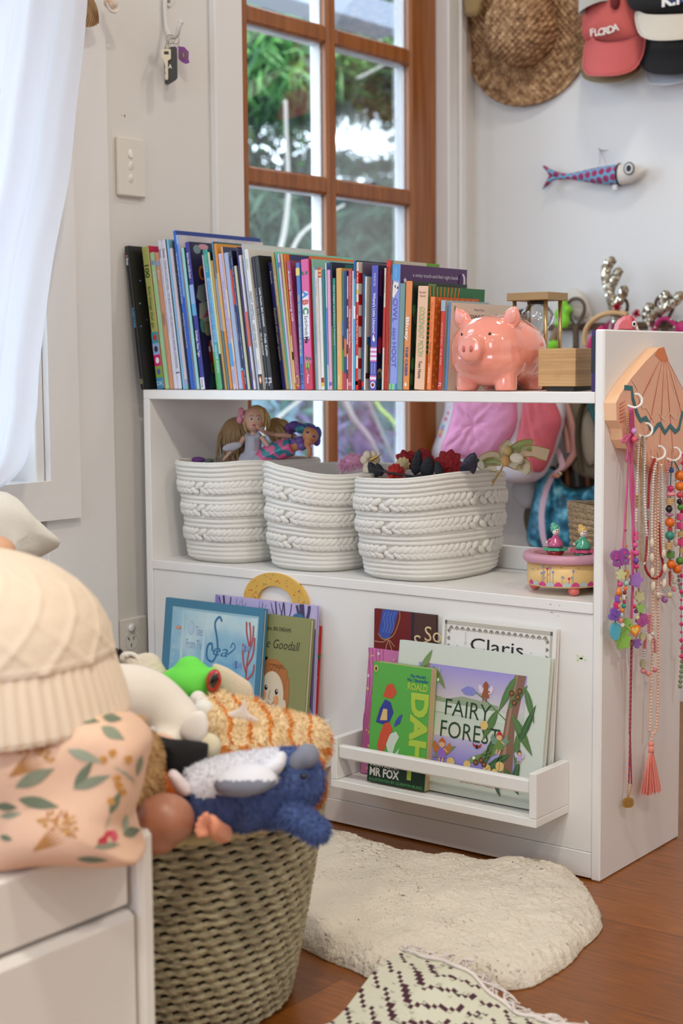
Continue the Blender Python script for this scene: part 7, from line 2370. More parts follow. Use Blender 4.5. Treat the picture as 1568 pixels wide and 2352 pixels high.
q.grid(lambda a,u: fishpt(0.10 + 0.64 * u,2 * PI * a),28,40,FD,True,flip=False)
for sg in (1,-1):
 tp = spl([(1290,401),(1276,402 - sg * 9),(1262,403 - sg * 15),(1250,404 - sg * 22 + (4 if sg < 0 else -2)),(1246,404 - sg * 24 + (6 if sg < 0 else 2)),(1256,404 - sg * 10),(1262,404),(1272,405),(1292,407)],0.026,4)
 q.pillow(tp,0.016,FD,F0,n=5)
q.build('spotted_body',fish)
q = MB(); q.grid(lambda a,u: fishpt(0.74 + 0.26 * u,2 * PI * a),28,24,mat((222,216,208),rough=0.9,bump=0.1,bscale=400),True); q.build('head',fish)
q = MB()
q.tube([fishpt(0.735,2 * PI * k / 28) for k in range(28)],0.0026,mat((22,24,28),rough=0.8),6,closed=True)
q.build('neck_band',fish)
q = MB()
ec,_h = fishsec(0.82)
ey = B(1444,387,.026 + .0195)
Fe = frame(ey,(1,0.12,0),(0,0,1))
q.prism(circ(0,0,0.0135,24,0.0155),0.001,mat((28,30,34)),Fe)
q.prism(circ(0,0,0.0105,24,0.0125),0.001,mat((226,226,224)),Fe,z0=0.001)
q.prism(circ(0,0,0.0062,20,0.008),0.001,mat((28,30,34)),Fe,z0=0.002)
q.build('eye',fish)
q = MB(); p = B(1411,430,0.03); q.box((p.x - .006,p.y - .001,p.z - .006),(p.x + .006,p.y + .001,p.z + .006),mat((232,230,230)),bev=0.0005); q.build('label',fish)
q = MB(); q.tube([B(1376,378,.03),B(1378,362,.01),B(1377,346,.003)],0.0006,mat((176,120,150)),5); q.tube([B(1392,376,.03),B(1384,358,.01),B(1378,346,.003)],0.0006,mat((196,170,180)),5); q.tube([B(1374,341,.002),B(1379,346,.01),B(1396,345,.012)],0.0007,mat((120,110,110),metal=.6),5); q.build('thread',fish)
# == CANE HOOK RAIL WITH HEADBANDS
CANE = mat((104,86,72),rough=0.8,bump=0.5,bscale=200,bstretch=(1,1,5))
r0,r1 = B(1255,752,0.02),B(1640,752,0.02)
rail = thing('cane_hook_rail','wall rail with wound cane loop hooks behind the end panel','hook rail',((r0.x + r1.x) / 2,YB,r0.z))
q = MB(); q.box((r0.x,YB - 0.022,r0.z - 0.008),(r1.x,YB - 0.001,r0.z + 0.008),mat((112,88,70),rough=0.7),bev=0.003); q.build('rail',rail)
for px,py0,py1,w in ((1322,686,745,19),(1421,682,740,19),(1526,678,738,20)):
 q = MB()
 pts = [(px - 3,py1 + 55),(px - 2,py1 + 10),(px - w * .55,py1 - 12),(px - w,py0 + 28),(px - w * .95,py0 + 12),(px - w * .4,py0 + 1),(px + w * .4,py0 + 1),(px + w * .95,py0 + 12),(px + w,py0 + 28),(px + w * .55,py1 - 12),(px + 2,py1 + 10),(px + 3,py1 + 55)]
 P3 = catmull([B(a,b,0.06) for a,b in pts],8)
 q.tube(P3,[0.0038 + 0.0007 * (i % 2) for i in range(len(P3))],CANE,8)
 st0,st1 = B(px,py1 + 2,0.058),B(px,py1 + 70,0.045)
 q.tube([st0 + (st1 - st0) * k / 24 for k in range(25)],[0.0075 + 0.0012 * (k % 2) for k in range(25)],CANE,10)
 q.tube([B(px,py1 + 12,0.055),B(px,752,0.02)],0.005,CANE,8)
 q.build('cane_loop_hook',rail)
SEQ = mat((206,196,176),rough=0.22,metal=0.85)
ah = thing('antler_headband','headband with sparkling gold sequin antlers hanging from the loop hooks','headband',B(1430,760,0.08))
def antler(name,segs):
 q = MB()
 rg = random.Random(3)
 for pts,r in segs:
  P3 = catmull([B(a,b,0.085) for a,b in pts],7)
  q.tube(P3,[r * 0.86] * len(P3),mat((150,136,112),rough=0.4,metal=0.6),9)
  q.ell(P3[-1],r * 0.86,mat((150,136,112),rough=0.4,metal=0.6))
  for i,p in enumerate(P3):
   t_ = (P3[min(i + 1,len(P3) - 1)] - P3[max(i - 1,0)]).normalized()
   u = t_.orthogonal().normalized()
   w = t_.cross(u)
   for k in range(11):
    a = 2 * PI * (k + .5 * (i % 2)) / 11
    nr = (u * math.cos(a) + w * math.sin(a))
    c = p + nr * r + t_ * rg.uniform(-.002,.002)
    nr = (nr + Vector((rg.gauss(0,.25),rg.gauss(0,.25),rg.gauss(0,.25)))).normalized()
    e1 = nr.orthogonal().normalized() * 0.0036
    e2 = nr.cross(e1)
    hx_ = [c + e1 * math.cos(2 * PI * j / 6) + e2 * math.sin(2 * PI * j / 6) for j in range(6)]
    q.add(hx_,[tuple(range(6))],SEQ)
 q.build(name,ah)
antler('antler',[([(1416,742),(1408,705),(1398,665),(1392,632),(1394,612),(1404,598)],0.0115),([(1401,660),(1412,640),(1420,622)],0.0105),([(1410,700),(1424,688),(1434,664)],0.0105)])
antler('antler',[([(1488,740),(1500,722),(1530,705),(1552,690),(1562,678)],0.0115),([(1490,738),(1484,720),(1494,704)],0.0105),([(1528,708),(1522,690),(1530,676)],0.0105)])
q = MB()
P3 = catmull([B(a,b,0.08) for a,b in ((1406,735),(1402,770),(1430,800),(1470,800),(1492,770),(1490,738))],8)
q.tube(P3,0.005,mat((196,186,176),rough=0.6),8)
q.build('band',ah)
for px,py in ((1416,706),(1461,722)):
 q = MB()
 rg = random.Random(px)
 c = B(px,py,0.10)
 for k in range(70):
  d = Vector((rg.gauss(0,1),rg.gauss(0,1),rg.gauss(0,1))).normalized()
  q.tube([c,c + d * 0.013],[0.0012,0.0003],mat((190,30,50),rough=0.25,metal=0.4),4)
 q.build('red_tinsel_pompom',ah)
# pale cane headband, pink fabric ones, white cloth, green plush
q = MB()
P3 = catmull([B(a,b,0.10) for a,b in ((1343,795),(1342,770),(1352,745),(1378,725),(1410,718),(1440,722))],8)
q.tube(P3,0.0062,mat((206,166,116),rough=0.45),10)
one('wooden_hoop_headband',q,'plain light wooden hoop headband on the middle loop hook','headband',loc=B(1342,795,.1))
MG = mat((176,30,100),rough=0.7)
q = MB()
q.pillow(spl([(1385,752),(1400,736),(1425,728),(1452,730),(1450,750),(1420,765),(1395,768)],0.075),0.018,MG,FB(0.075))
P3 = catmull([B(a,b,0.07) for a,b in ((1352,800),(1362,775),(1385,752))],6); q.tube(P3,0.008,mat((222,60,130),rough=0.7),8)
one('magenta_headband',q,'magenta fabric headband behind the middle loop hook','headband',loc=B(1400,750,.07))
q = MB()
for pts in (((1502,762),(1512,738),(1530,732),(1548,744),(1556,762)),((1500,765),(1506,745))):
 q.tube(catmull([B(a,b,0.085) for a,b in pts],6),0.0055,MG,8)
q.pillow(spl([(1550,745),(1566,740),(1580,752),(1570,766),(1552,764)],0.08),0.016,mat((190,40,110),rough=0.6),FB(0.08))
for px,py in ((1541,734),(1548,752),(1558,738),(1504,752)):
 q.ell(B(px,py,0.095),0.0032,SEQ,None,8,6)
one('sparkling_headband',q,'magenta headband with silver beads on the right loop hook','headband',loc=B(1530,750,.08))
q = MB()
CRC = mat((212,206,196),rough=0.9,bump=0.2,bscale=120)
q.pillow(spl([(1306,700),(1302,672),(1316,662),(1338,672),(1352,700),(1360,732),(1366,740),(1344,742),(1320,735)],0.035),0.03,CRC,FB(0.035))
q.pillow(spl([(1304,710),(1330,704),(1352,716),(1346,730),(1318,728)],0.05),0.012,mat((190,182,170),rough=0.9),FB(0.05))
one('cream_cloth_hat',q,'cream cloth hat hanging behind the left loop hook','hat',loc=B(1330,700,.035))
GRN = mat((134,206,60),rough=0.9)
gp2 = thing('green_plush_headband','bright green plush headband behind the hourglass','headband',B(1290,715,.07))
q = MB()
for px,py,r in ((1292,698,.014),(1284,722,.013),(1296,738,.016),(1305,712,.010),(1280,745,.008)):
 q.ell(B(px,py,.07),(r,.012,r * 1.15),GRN)
blob('plush_ears',q,0.004,[GRN],gp2,smooth=3)
q = MB(); q.ell(B(1272,793,.07),(0.017,0.014,0.013),GRN); q.ell(B(1262,800,.07),(0.012,0.012,0.010),GRN); q.build('plush_foot',gp2)
q = MB(); q.tube(catmull([B(a,b,0.06) for a,b in ((1290,740),(1280,760),(1268,785))],5),[0.011] * 11,mat((150,124,96),rough=0.9),8); q.ell(B(1199,724,.06),(.022,.012,.016),mat((90,66,60),rough=0.9)); q.build('brown_band',gp2)
# toy bird head on the end panel top
bp_ = ony(0.16,1432,742)
tb_ = thing('wooden_bird_head','faceted pink wooden bird head peeping over the end panel','ornament',(bp_.x,bp_.y,bp_.z - 0.02))
q = MB()
def pb(px,py,dy=0.0):
 return ony(0.33 + dy,px,py)
ring = [(1408,760),(1411,745),(1420,733),(1434,725),(1448,724),(1458,732),(1464,746),(1468,760)]
vs = [pb(a,b,-.012) for a,b in ring] + [pb(1438 + (a - 1438) * .62,748 + (b - 748) * .62,-.03) for a,b in ring] + [pb(a,b,.02) for a,b in ring]
n = len(ring)
PKB = mat((222,108,112),rough=0.5)
q.add(vs,[(i,i + 1,n + i + 1,n + i) for i in range(n - 1)] + [tuple(n + i for i in range(n))] + [(i,2 * n + i,2 * n + i + 1,i + 1) for i in range(n - 1)] + [tuple(2 * n + i for i in range(n))[::-1]],PKB)
q.build('head',tb_)
q = MB()
q.add([pb(1446,726,-.022),pb(1452,727,-.022),pb(1459,742,-.03),pb(1461,760,-.03),pb(1453,760,-.032),pb(1452,744,-.034)],[(0,1,2,3,4,5)],mat((190,60,90),rough=0.5)); q.build('stripe',tb_)
q = MB()
e = pb(1456,744,-.036)
vw = (CAM - e).normalized()
q.ell(e,(.004,.004,.0055),mat((232,226,222))); q.ell(e + vw * .0028,(.0022,.0022,.003),mat((26,24,26))); q.build('eye',tb_)
q = MB(); q.add([pb(1458,748,-.03),pb(1470,762,-.02),pb(1460,764,-.03)],[(0,1,2)],mat((222,214,200))); q.tube([pb(1459,750,-.03),pb(1466,760,-.024)],[.0035,.002],mat((222,214,200)),6); q.build('beak',tb_)
# == BAGS BEHIND THE BOOKCASE
def bagpoly(pts,d,k=4):
 return spl(pts,d,k)
dB = 0.16
bpk = thing('backpack','white and pink quilted backpack hanging on the back wall, seen under the shelf','backpack',B(1120,1000,dB))
BW = mat((226,222,232),rough=0.85,bump=0.15,bscale=150)
QP = mat((224,150,190),rough=0.85,bump=0.1,bscale=200)
CO = mat((206,96,108),rough=0.8,bump=0.25,bscale=90)
q = MB()
q.pillow(bagpoly([(1048,860),(1030,940),(1012,1000),(1000,1045),(1030,1070),(1080,1086),(1140,1098),(1200,1110),(1240,1096),(1262,1050),(1280,1000),(1290,940),(1275,880),(1200,850)],dB),0.13,BW,FB(dB),n=8,p=3)
q.build('body',bpk)
def quilt(x,y):
 a = (x + y) * 95 + 0.6 * math.sin(y * 90)
 b = (x - y) * 95 + 0.6 * math.sin(x * 80)
 return 0.008 * abs(math.sin(a)) ** .6 * abs(math.sin(b)) ** .6
q = MB()
q.pillow(bagpoly([(1052,870),(1044,940),(1028,1000),(1016,1028),(1024,1044),(1060,1048),(1100,1052),(1136,1042),(1166,1008),(1182,970),(1182,930),(1176,880),(1120,862)],dB + .07),0.05,QP,FB(dB + .065),n=12,p=3.2,bumps=quilt)
q.build('quilted_pocket',bpk)
q = MB()
q.tube([FB(dB + .07) @ Vector((x,y,0.0)) for x,y in bagpoly([(1052,870),(1044,940),(1028,1000),(1016,1028),(1024,1044),(1060,1048),(1100,1052),(1136,1042),(1166,1008),(1182,970),(1182,930),(1176,880),(1120,862)],dB + .07)],0.0045,mat((214,120,160),rough=0.7),7,closed=True)
q.build('piping',bpk)
q = MB()
q.pillow(bagpoly([(1214,880),(1210,930),(1200,985),(1192,1030),(1214,1062),(1240,1086),(1262,1050),(1274,1010),(1286,965),(1270,920),(1250,885)],dB + .04),0.07,CO,FB(dB + .045),n=8,p=3,bumps=lambda x,y: 0.004 * math.sin(x * 260 + y * 60))
q.build('side_pocket',bpk)
q = MB()
for i,(px,py,c) in enumerate(((1040,925,(232,210,206)),(1036,935,(220,180,190)),(1030,948,(230,150,170)),(1024,962,(220,140,170)),(1018,978,(150,200,230)),(1016,985,(200,160,220)),(1013,992,(226,200,90)),(1010,1000,(232,150,170)))):
 q.ell(B(px,py,dB + .05),0.0055,mat(c,rough=0.4),None,8,6)
q.build('bead_charm',bpk)
q = MB()
STR = mat((214,160,150),rough=0.85,bump=0.15,bscale=200)
for pts,w,off in ((((1258,870),(1285,930),(1300,1000),(1306,1040)),0.021,.10),(((1275,870),(1306,960),(1318,1030),(1308,1056),(1285,1082)),0.021,.105)):
 P3 = catmull([B(a,b,off) for a,b in pts],6)
 L_ = [p + Vector((w / 2,0,0)) for p in P3]
 R2 = [p - Vector((w / 2,0,0)) for p in P3]
 nn = len(P3)
 bk_ = [v + Vector((0,.006,0)) for v in L_ + R2]
 q.add(L_ + R2 + bk_,[(i,i + 1,nn + i + 1,nn + i) for i in range(nn - 1)] + [(2 * nn + i,3 * nn + i,3 * nn + i + 1,2 * nn + i + 1) for i in range(nn - 1)] + [(i,2 * nn + i,2 * nn + i + 1,i + 1) for i in range(nn - 1)] + [(nn + i,nn + i + 1,3 * nn + i + 1,3 * nn + i) for i in range(nn - 1)],STR,True)
P3 = catmull([B(a,b,.12) for a,b in ((1278,1030),(1290,1070),(1270,1090),(1252,1130),(1243,1180),(1246,1230),(1255,1262))],8)
L_ = [p + Vector((0.008,0,0)) for p in P3]; R2 = [p - Vector((0.008,0,0)) for p in P3]; nn = len(P3)
q.add(L_ + R2 + [v + Vector((0,.002,0)) for v in L_ + R2],[(i,i + 1,nn + i + 1,nn + i) for i in range(nn - 1)] + [(2 * nn + i,3 * nn + i,3 * nn + i + 1,2 * nn + i + 1) for i in range(nn - 1)],mat((222,190,206),rough=0.6),True)
q.build('strap',bpk)
q = MB(); p = B(1286,1088,.13); q.ell(p,.0055,mat((236,226,190),rough=0.1,metal=.9)); q.ell(p + Vector((-.012,0,-.006)),(.012,.005,.005),mat((214,150,120),rough=0.5)); q.build('buckle',bpk)
KH = mat((138,126,106),rough=0.9,bump=0.2,bscale=160)
tb2 = thing('canvas_bag','khaki canvas bag with a dark strap behind the end panel','bag',B(1350,980,.08))
q = MB()
q.pillow(bagpoly([(1300,870),(1296,950),(1310,1040),(1330,1090),(1400,1100),(1460,1060),(1470,960),(1440,870)],.06),0.07,KH,FB(.06),n=7,p=3)
q.build('body',tb2)
q = MB(); q.tube(catmull([B(a,b,.11) for a,b in ((1370,880),(1338,930),(1326,990),(1330,1050),(1336,1085))],6),[0.010] * 25,mat((78,70,52),rough=0.9),8,flat=0.5); q.build('strap',tb2)
q = MB(); q.pillow(bagpoly([(1340,960),(1370,935),(1395,970),(1385,1030),(1355,1070),(1338,1030)],.10),0.03,mat((166,158,142),rough=0.9,bump=0.3,bscale=120),FB(.10)); q.build('pocket',tb2)
BLUE = ramp_mat('peacock_print',(14,74,100),(128,196,216),'noise',34,0.45,(1,1,1),0.38,0.62,c3=(46,132,164))
fan = thing('peacock_bag','shiny blue patterned satchel with dark rim, hanging behind the jute basket','bag',B(1300,1180,.09))
q = MB()
q.pillow(bagpoly([(1272,1075),(1244,1095),(1232,1140),(1222,1190),(1216,1230),(1226,1255),(1250,1272),(1290,1280),(1350,1290),(1430,1280),(1460,1180),(1430,1090),(1392,1100),(1366,1120),(1320,1128),(1290,1110)],.07),0.06,BLUE,FB(.075),n=9,p=3,bumps=lambda x,y: 0.003 * math.sin(x * 130 + 40 * y))
q.build('satin_body',fan)
q = MB()
q.tube([FB(.075) @ Vector((x,y,0)) for x,y in bagpoly([(1272,1075),(1244,1095),(1232,1140),(1222,1190),(1216,1230),(1226,1255),(1250,1272),(1290,1280),(1350,1290),(1430,1280),(1460,1180),(1430,1090),(1392,1100),(1366,1120),(1320,1128),(1290,1110)],.07)],0.006,mat((20,70,84),rough=0.5),7,closed=True)
q.build('rim',fan)
q = MB(); q.pillow(bagpoly([(1206,1170),(1222,1150),(1232,1190),(1226,1240),(1214,1232),(1204,1200)],.03),0.02,mat((96,84,62),rough=0.8),FB(.03)); q.build('leather_flap',fan)
DKS = mat((54,42,34),rough=0.8,bump=0.3,bscale=150)
q = MB()
q.pillow(bagpoly([(1284,1060),(1320,1058),(1370,1066),(1372,1110),(1330,1130),(1296,1120),(1280,1090)],.05),0.03,DKS,FB(.05))
for a in (1300,1322,1346):
 q.tube([B(a,1064,.07),B(a + 4,1118,.072)],0.006,mat((84,88,84),rough=0.8) if a == 1322 else mat((110,64,34),rough=0.8),7)
one('dark_striped_bag',q,'dark brown striped bag between the backpack strap and the blue satchel','bag',loc=B(1330,1090,.05))
q = MB()
FZ = mat((196,192,190),rough=1.0,bump=0.6,bscale=120)
q.pillow(bagpoly([(1178,1118),(1190,1106),(1226,1104),(1240,1130),(1232,1160),(1210,1168),(1186,1150)],.05),0.05,FZ,FB(.05))
one('grey_plush_bag',q,'small fluffy grey bag below the pink backpack','bag',loc=B(1210,1140,.05))
q = MB()
TL = mat((24,92,100),rough=0.7)
q.tube(catmull([B(a,b,.12) for a,b in ((1352,860),(1356,930),(1372,980),(1380,1060))],6),[0.012] * 19,TL,8,flat=0.4)
one('teal_scarf',q,'dark teal scarf hanging just inside the end panel','scarf',loc=B(1360,960,.12))
# == LEFT WALL FITTINGS
def L(px,py,d=0.0,base=None):
 """point at distance d in front of the left wall"""
 return onx((XW if base is None else base) + d,px,py)
FWL = lambda d: Matrix(((0,0,1,XW + d),(1,0,0,0),(0,1,0,0),(0,0,0,1)))   # local (y, z), facing the room
PLAST = mat((226,220,210),rough=0.35)
# light switch
a,b = L(262,312),L(328,452)
a.z,b.z = L(262,312).z,L(262,449).z
sw = thing('light_switch','white vertical three button light switch plate on the left wall','light switch',((XW),(a.y + b.y) / 2,(a.z + b.z) / 2))
q = MB(); q.box((XW + 0.0004,a.y,b.z),(XW + 0.0105,b.y,a.z),PLAST,bev=0.003); q.build('plate',sw)
for k,(px,py) in enumerate(((300,353),(300,382),(300,411))):
 p = L(px,py,0.0105)
 q = MB()
 q.ell((XW + 0.0105,p.y,p.z),(0.0035,0.0072,0.0098),mat((234,230,222),rough=0.25),None,16,10,rot=rotm(0,0.22 if k else -0.22,0))
 q.build('rocker',sw)
# power point low on the wall
a,b = L(268,1425),L(345,1425)
zt_,zb_ = L(300,1417).z,L(300,1417).z - 0.116
pp = thing('power_point','white power point with one switch beside the bookcase foot','power socket',(XW,(a.y + b.y) / 2,(zt_ + zb_) / 2))
q = MB(); q.box((XW + 0.0004,a.y,zb_),(XW + 0.0105,a.y + 0.075,zt_),PLAST,bev=0.0025); q.build('plate',pp)
cy = a.y + 0.034
p = L(300,1441,0.01); q = MB(); q.lathe([(0.0085,0),(0.0085,0.004),(0.007,0.006),(0,0.006)],mat((232,228,222),rough=0.3),20,Matrix.Translation((XW + 0.0105,p.y,p.z)) @ rotm(0,PI / 2,0)); q.build('rocker',pp)
p = L(301,1473,0.01); q = MB()
DK = mat((52,48,44),rough=0.6)
q.lathe([(0.0172,0),(0.0172,0.0007),(0.0163,0.0007),(0.0163,0)],mat((196,190,182),rough=0.4),32,Matrix.Translation((XW + 0.0106,p.y,p.z)) @ rotm(0,PI / 2,0),caps=False)
for y,z,r in ((-0.007,0.006,0.5),(0.007,0.006,-0.5),(0.0,-0.008,0.0)):
 F = Matrix.Translation((XW + 0.0106,p.y + y,p.z + z)) @ Matrix(((0,0,1,0),(1,0,0,0),(0,1,0,0),(0,0,0,1))) @ Matrix.Rotation(r,4,'Z')
 q.prism([(-0.001,-0.0036),(0.001,-0.0036),(0.001,0.0036),(-0.001,0.0036)],0.0005,DK,F)
q.build('socket_slots',pp)
# a skirting cable cover strip under it
q = MB(); s0 = L(300,1500,.012); q.box((XW,a.y + 0.02,0.0),(XW + 0.012,-0.002,zb_ - 0.01),mat((120,112,104),rough=0.7),bev=0.002)
struct('trim_5',q)
# wall hook with keys
hk = thing('coat_hook','white metal coat hook at the top of the left wall, holding the keys','hook',L(386,20))
HW_ = mat((222,218,212),rough=0.3)
q = MB()
q.prism([(L(x,y,0).y,L(x,y,0).z) for x,y in ((368,-20),(400,-20),(398,4),(388,17),(378,12),(371,0))],0.004,HW_,FWL(0.0005))
P3 = catmull([L(378,0,.006),L(379,30,.006),L(381,60,.008),L(386,76,.016),L(394,84,.026),L(402,84,.036),L(408,76,.045),L(411,62,.052),L(415,51,.055)],6)
q.tube(P3,0.0048,HW_,10)
q.ell(P3[-1],0.0062,HW_)
q.build('hook_arm',hk)
q = MB(); p = L(388,1,.006); q.ell(p,(.002,.0045,.0045),mat((170,166,160),rough=0.3,metal=.7)); q.build('screw',hk)
ks = thing('key_bunch','bunch of keys with a black car key and purple tag hanging on the hook','keys',L(396,85,.03))
STL = mat((178,168,150),rough=0.3,metal=0.85)
def ringy(c,r,tilt,m,w=0.0008):
 q = MB()
 R_ = rotm(0,0,tilt)
 q.tube([c + (R_ @ Vector((0,r * math.cos(2 * PI * k / 24),r * math.sin(2 * PI * k / 24)))) for k in range(24)],w,m,6,closed=True)
 return q
ringy(L(392,90,.032),0.0085,-0.5,STL).build('key_ring',ks)
ringy(L(403,92,.034),0.0075,-1.0,STL).build('key_ring',ks)
ringy(L(398,100,.036),0.0105,-0.8,STL).build('key_ring',ks)
q = MB()
FK = frame(L(392,150,.038),(0.62,0.78,0),(0,0,1))
w_ = 0.0105
fob = [(-0.012,-0.036),(-0.006,-0.038),(0.010,-0.028),(0.0125,-0.024),(0.0125,0.032),(0.009,0.036),(-0.002,0.034),(-0.012,0.018)]
q.prism(fob,0.010,mat((30,30,30),rough=0.35),FK,z0=-0.005)
ck_ = q.build('car_key',ks)
q = MB(); q.flat([(-0.006,-0.008),(-0.002,0.002),(0.002,-0.008),(-0.002,-0.005)],mat((190,190,190),metal=.6,rough=0.3),FK,0.0054); q.build('fob_emblem',ck_)
q = MB()
FK2 = frame(L(382,140,.042),(0.75,0.66,0),(0,0,1))
q.prism([(-0.009,0.010),(-0.009,0.022),(0.009,0.022),(0.009,0.004),(0.003,0.0),(0.003,-0.034),(0.0,-0.038),(-0.0035,-0.034),(-0.0035,-0.028),(-0.002,-0.024),(-0.0035,-0.018),(-0.002,-0.012),(-0.0035,-0.004)],0.0022,STL,FK2)
q.prism([(-0.004,0.012),(-0.004,0.018),(0.005,0.018),(0.005,0.012)],0.0004,mat((40,38,36)),FK2,z0=0.0022)
q.build('door_key',ks)
q = MB(); q.tube(catmull([L(384,100,.036),L(380,112,.038),L(384,122,.040),L(388,112,.040)],5),0.002,STL,7); q.build('clasp',ks)
q = MB()
FT = frame(L(421,126,.032),(0.7,0.7,0),(0,0,1))
q.prism([(-0.010,0.016),(0.002,0.015),(0.011,0.005),(0.010,-0.009),(0.012,-0.015),(0.005,-0.018),(-0.004,-0.014),(-0.010,-0.008)],0.003,mat((128,50,150),rough=0.5),FT)
q.prism(circ(0,-0.001,0.0072,20,0.0085),0.0006,mat((150,110,70)),FT,z0=0.003)
q.prism(circ(0,-0.001,0.0056,20,0.0068),0.0006,mat((96,60,120)),FT,z0=0.0036)
q.text('S',mat((206,180,140)),FT @ Matrix.Translation((0,-0.001,0.0043)),height=0.007,bold=0.02,z=0)
q.build('purple_tag',ks)
# sea shells hanging top left
sc_ = L(210,25,.055,XT)
t = thing('scallop_shell','brown ribbed scallop shell hanging at the top of the left wall','shell',sc_)
q = MB()
SHB = ramp_mat('scallop',(140,104,68),(190,156,112),'noise',60,0.6,(1,1,1),0.3,0.7)
y0_,z0_ = sc_.y,L(210,-30,.055,XT).z
zend = L(210,57,.055,XT).z
Rz = z0_ - zend
def shellpt(u,v):
 a = (u - .5) * 1.15
 r = Rz * v * (1 + 0.03 * math.cos(u * 2 * PI * 9))
 bulge = 0.020 * math.sin(PI * min(1,v * 0.8 + .1)) * math.cos(a * 1.1) + 0.0022 * math.cos(u * 2 * PI * 9) * v
 return Vector((sc_.x - .02 + bulge,y0_ + r * math.sin(a) * 0.8,z0_ - r * math.cos(a)))
q.grid(shellpt,126,24,SHB)
q.grid(lambda u,v: shellpt(u,v) - Vector((0.004,0,0)),60,12,SHB,flip=True)
q.build('ribbed_valve',t)
t = thing('sea_snail_shell','small white and tan sea snail shell beside the scallop','shell',L(256,10,.05,XT))
q = MB()
c = L(254,6,.05,XT)
SW = ramp_mat('snail',(226,214,200),(206,150,110),'noise',45,0.3,(1,1,2),0.5,0.7)
q.ell(c,(0.012,0.0145,0.0125),SW,None,18,12); q.ell(c + Vector((0,-.004,.014)),(0.009,0.010,0.010),SW)
q.build('whorl',t)
q = MB(); q.tube([c + Vector((.006,0.0155 * math.cos(a),-0.002 + 0.0155 * math.sin(a))) for a in [PI + 0.1 + (PI - .0) * k / 14 for k in range(15)]],[0.001 + 0.0022 * math.sin(PI * k / 14) for k in range(15)],mat((232,222,206),rough=0.3),8); q.build('lip',t)
# a picture hook mark
q = MB(); p = L(286,266,.0); q.ell((XW + 0.0006,p.y,p.z),(0.0007,0.0016,0.0028),mat((130,124,118),rough=0.8),None,8,6); q.ell((XW + 0.0006,p.y - .008,p.z),(0.0005,0.0010,0.0010),mat((170,164,158),rough=0.8),None,8,6)
one('nail_mark',q,'small dark nail mark above the light switch','mark',loc=(XW,p.y,p.z))
# == CURTAIN
edge = [(192,-60),(190,0),(184,60),(176,130),(166,200),(158,260),(150,340),(140,420),(122,510),(108,580),(96,660),(84,760),(74,850),(70,940),(60,1000),(46,1060),(20,1098),(-10,1120),(-60,1140)]
xcur = 0.045
ep_ = catmull([onx(xcur,*e) for e in edge],6)
CUR = cloth_mat('linen',(232,234,242),0.36)
q = MB()
nE = len(ep_)
def curt(u,v):
 i = v * (nE - 1)
 k = min(nE - 2,int(i))
 e = ep_[k].lerp(ep_[k + 1],i - k)
 left = -1.5 + 0.45 * v ** 3
 y = e.y + (left - e.y) * u
 z = e.z + u * 0.02
 dd = (y - e.y)
 fold = 0.020 * math.sin(dd * 62 + 1.2 * math.sin(v * 3)) + 0.010 * math.sin(dd * 131 + v * 4)
 fold *= 0.35 + 0.65 * min(1,u * 6)
 hem = 0.004 * math.exp(-((u - 0.025) / 0.012) ** 2)
 return Vector((e.x + fold + hem + 0.01,y,z))
q.grid(curt,160,90,CUR)
one('linen_curtain',q,'sheer white linen curtain gathered to the left of the window','curtain',loc=(xcur,-0.7,1.2))
# cushion standing under the window
q = MB()
cu = thing('window_cushion','off-white linen cushion propped below the window sill','cushion',onx(0.30,40,1290))
CM = mat((242,238,228),rough=0.95,bump=0.15,bscale=260)
cp = [(-190,1140),(-60,1120),(0,1128),(14,1136),(26,1152),(48,1180),(62,1190),(84,1212),(106,1230),(119,1246),(112,1258),(84,1276),(60,1286),(20,1296),(-80,1310),(-190,1320)]
FU = frame(onx(0.30,0,1200),(0,1,0),(0,0,1))
pts2 = []
for a,b in cp:
 p = onx(0.30,a,b) - onx(0.30,0,1200)
 pts2.append((p.y,p.z))
q.pillow(pts2,0.11,CM,FU,n=8,p=2.4,bumps=lambda x,y: 0.004 * math.sin(x * 60 + y * 90))
q.build('cover',cu)
q = MB()
cp = [(-60,1285),(60,1280),(70,1285),(82,1300),(90,1330),(96,1360),(60,1420),(-60,1420)]
pts3 = []
for a,b in cp:
 p = onx(0.24,a,b) - onx(0.24,0,1330)
 pts3.append((p.y,p.z))
q.pillow(pts3,0.09,mat((226,222,212),rough=0.95,bump=0.15,bscale=260),frame(onx(0.24,0,1330),(0,1,0),(0,0,1)),n=7,p=2.6)
q.tube([onx(0.275,60,1284),onx(0.275,70,1300),onx(0.275,78,1330)],0.0025,mat((190,182,168),rough=0.9),6)
one('grey_cushion',q,'pale grey cushion with a piped edge below the off-white one','cushion',loc=onx(0.24,40,1340))
# == FOREGROUND
from mathutils.bvhtree import BVHTree
def D_(px,py,dist):
 return CAM + ray(px,py) * dist
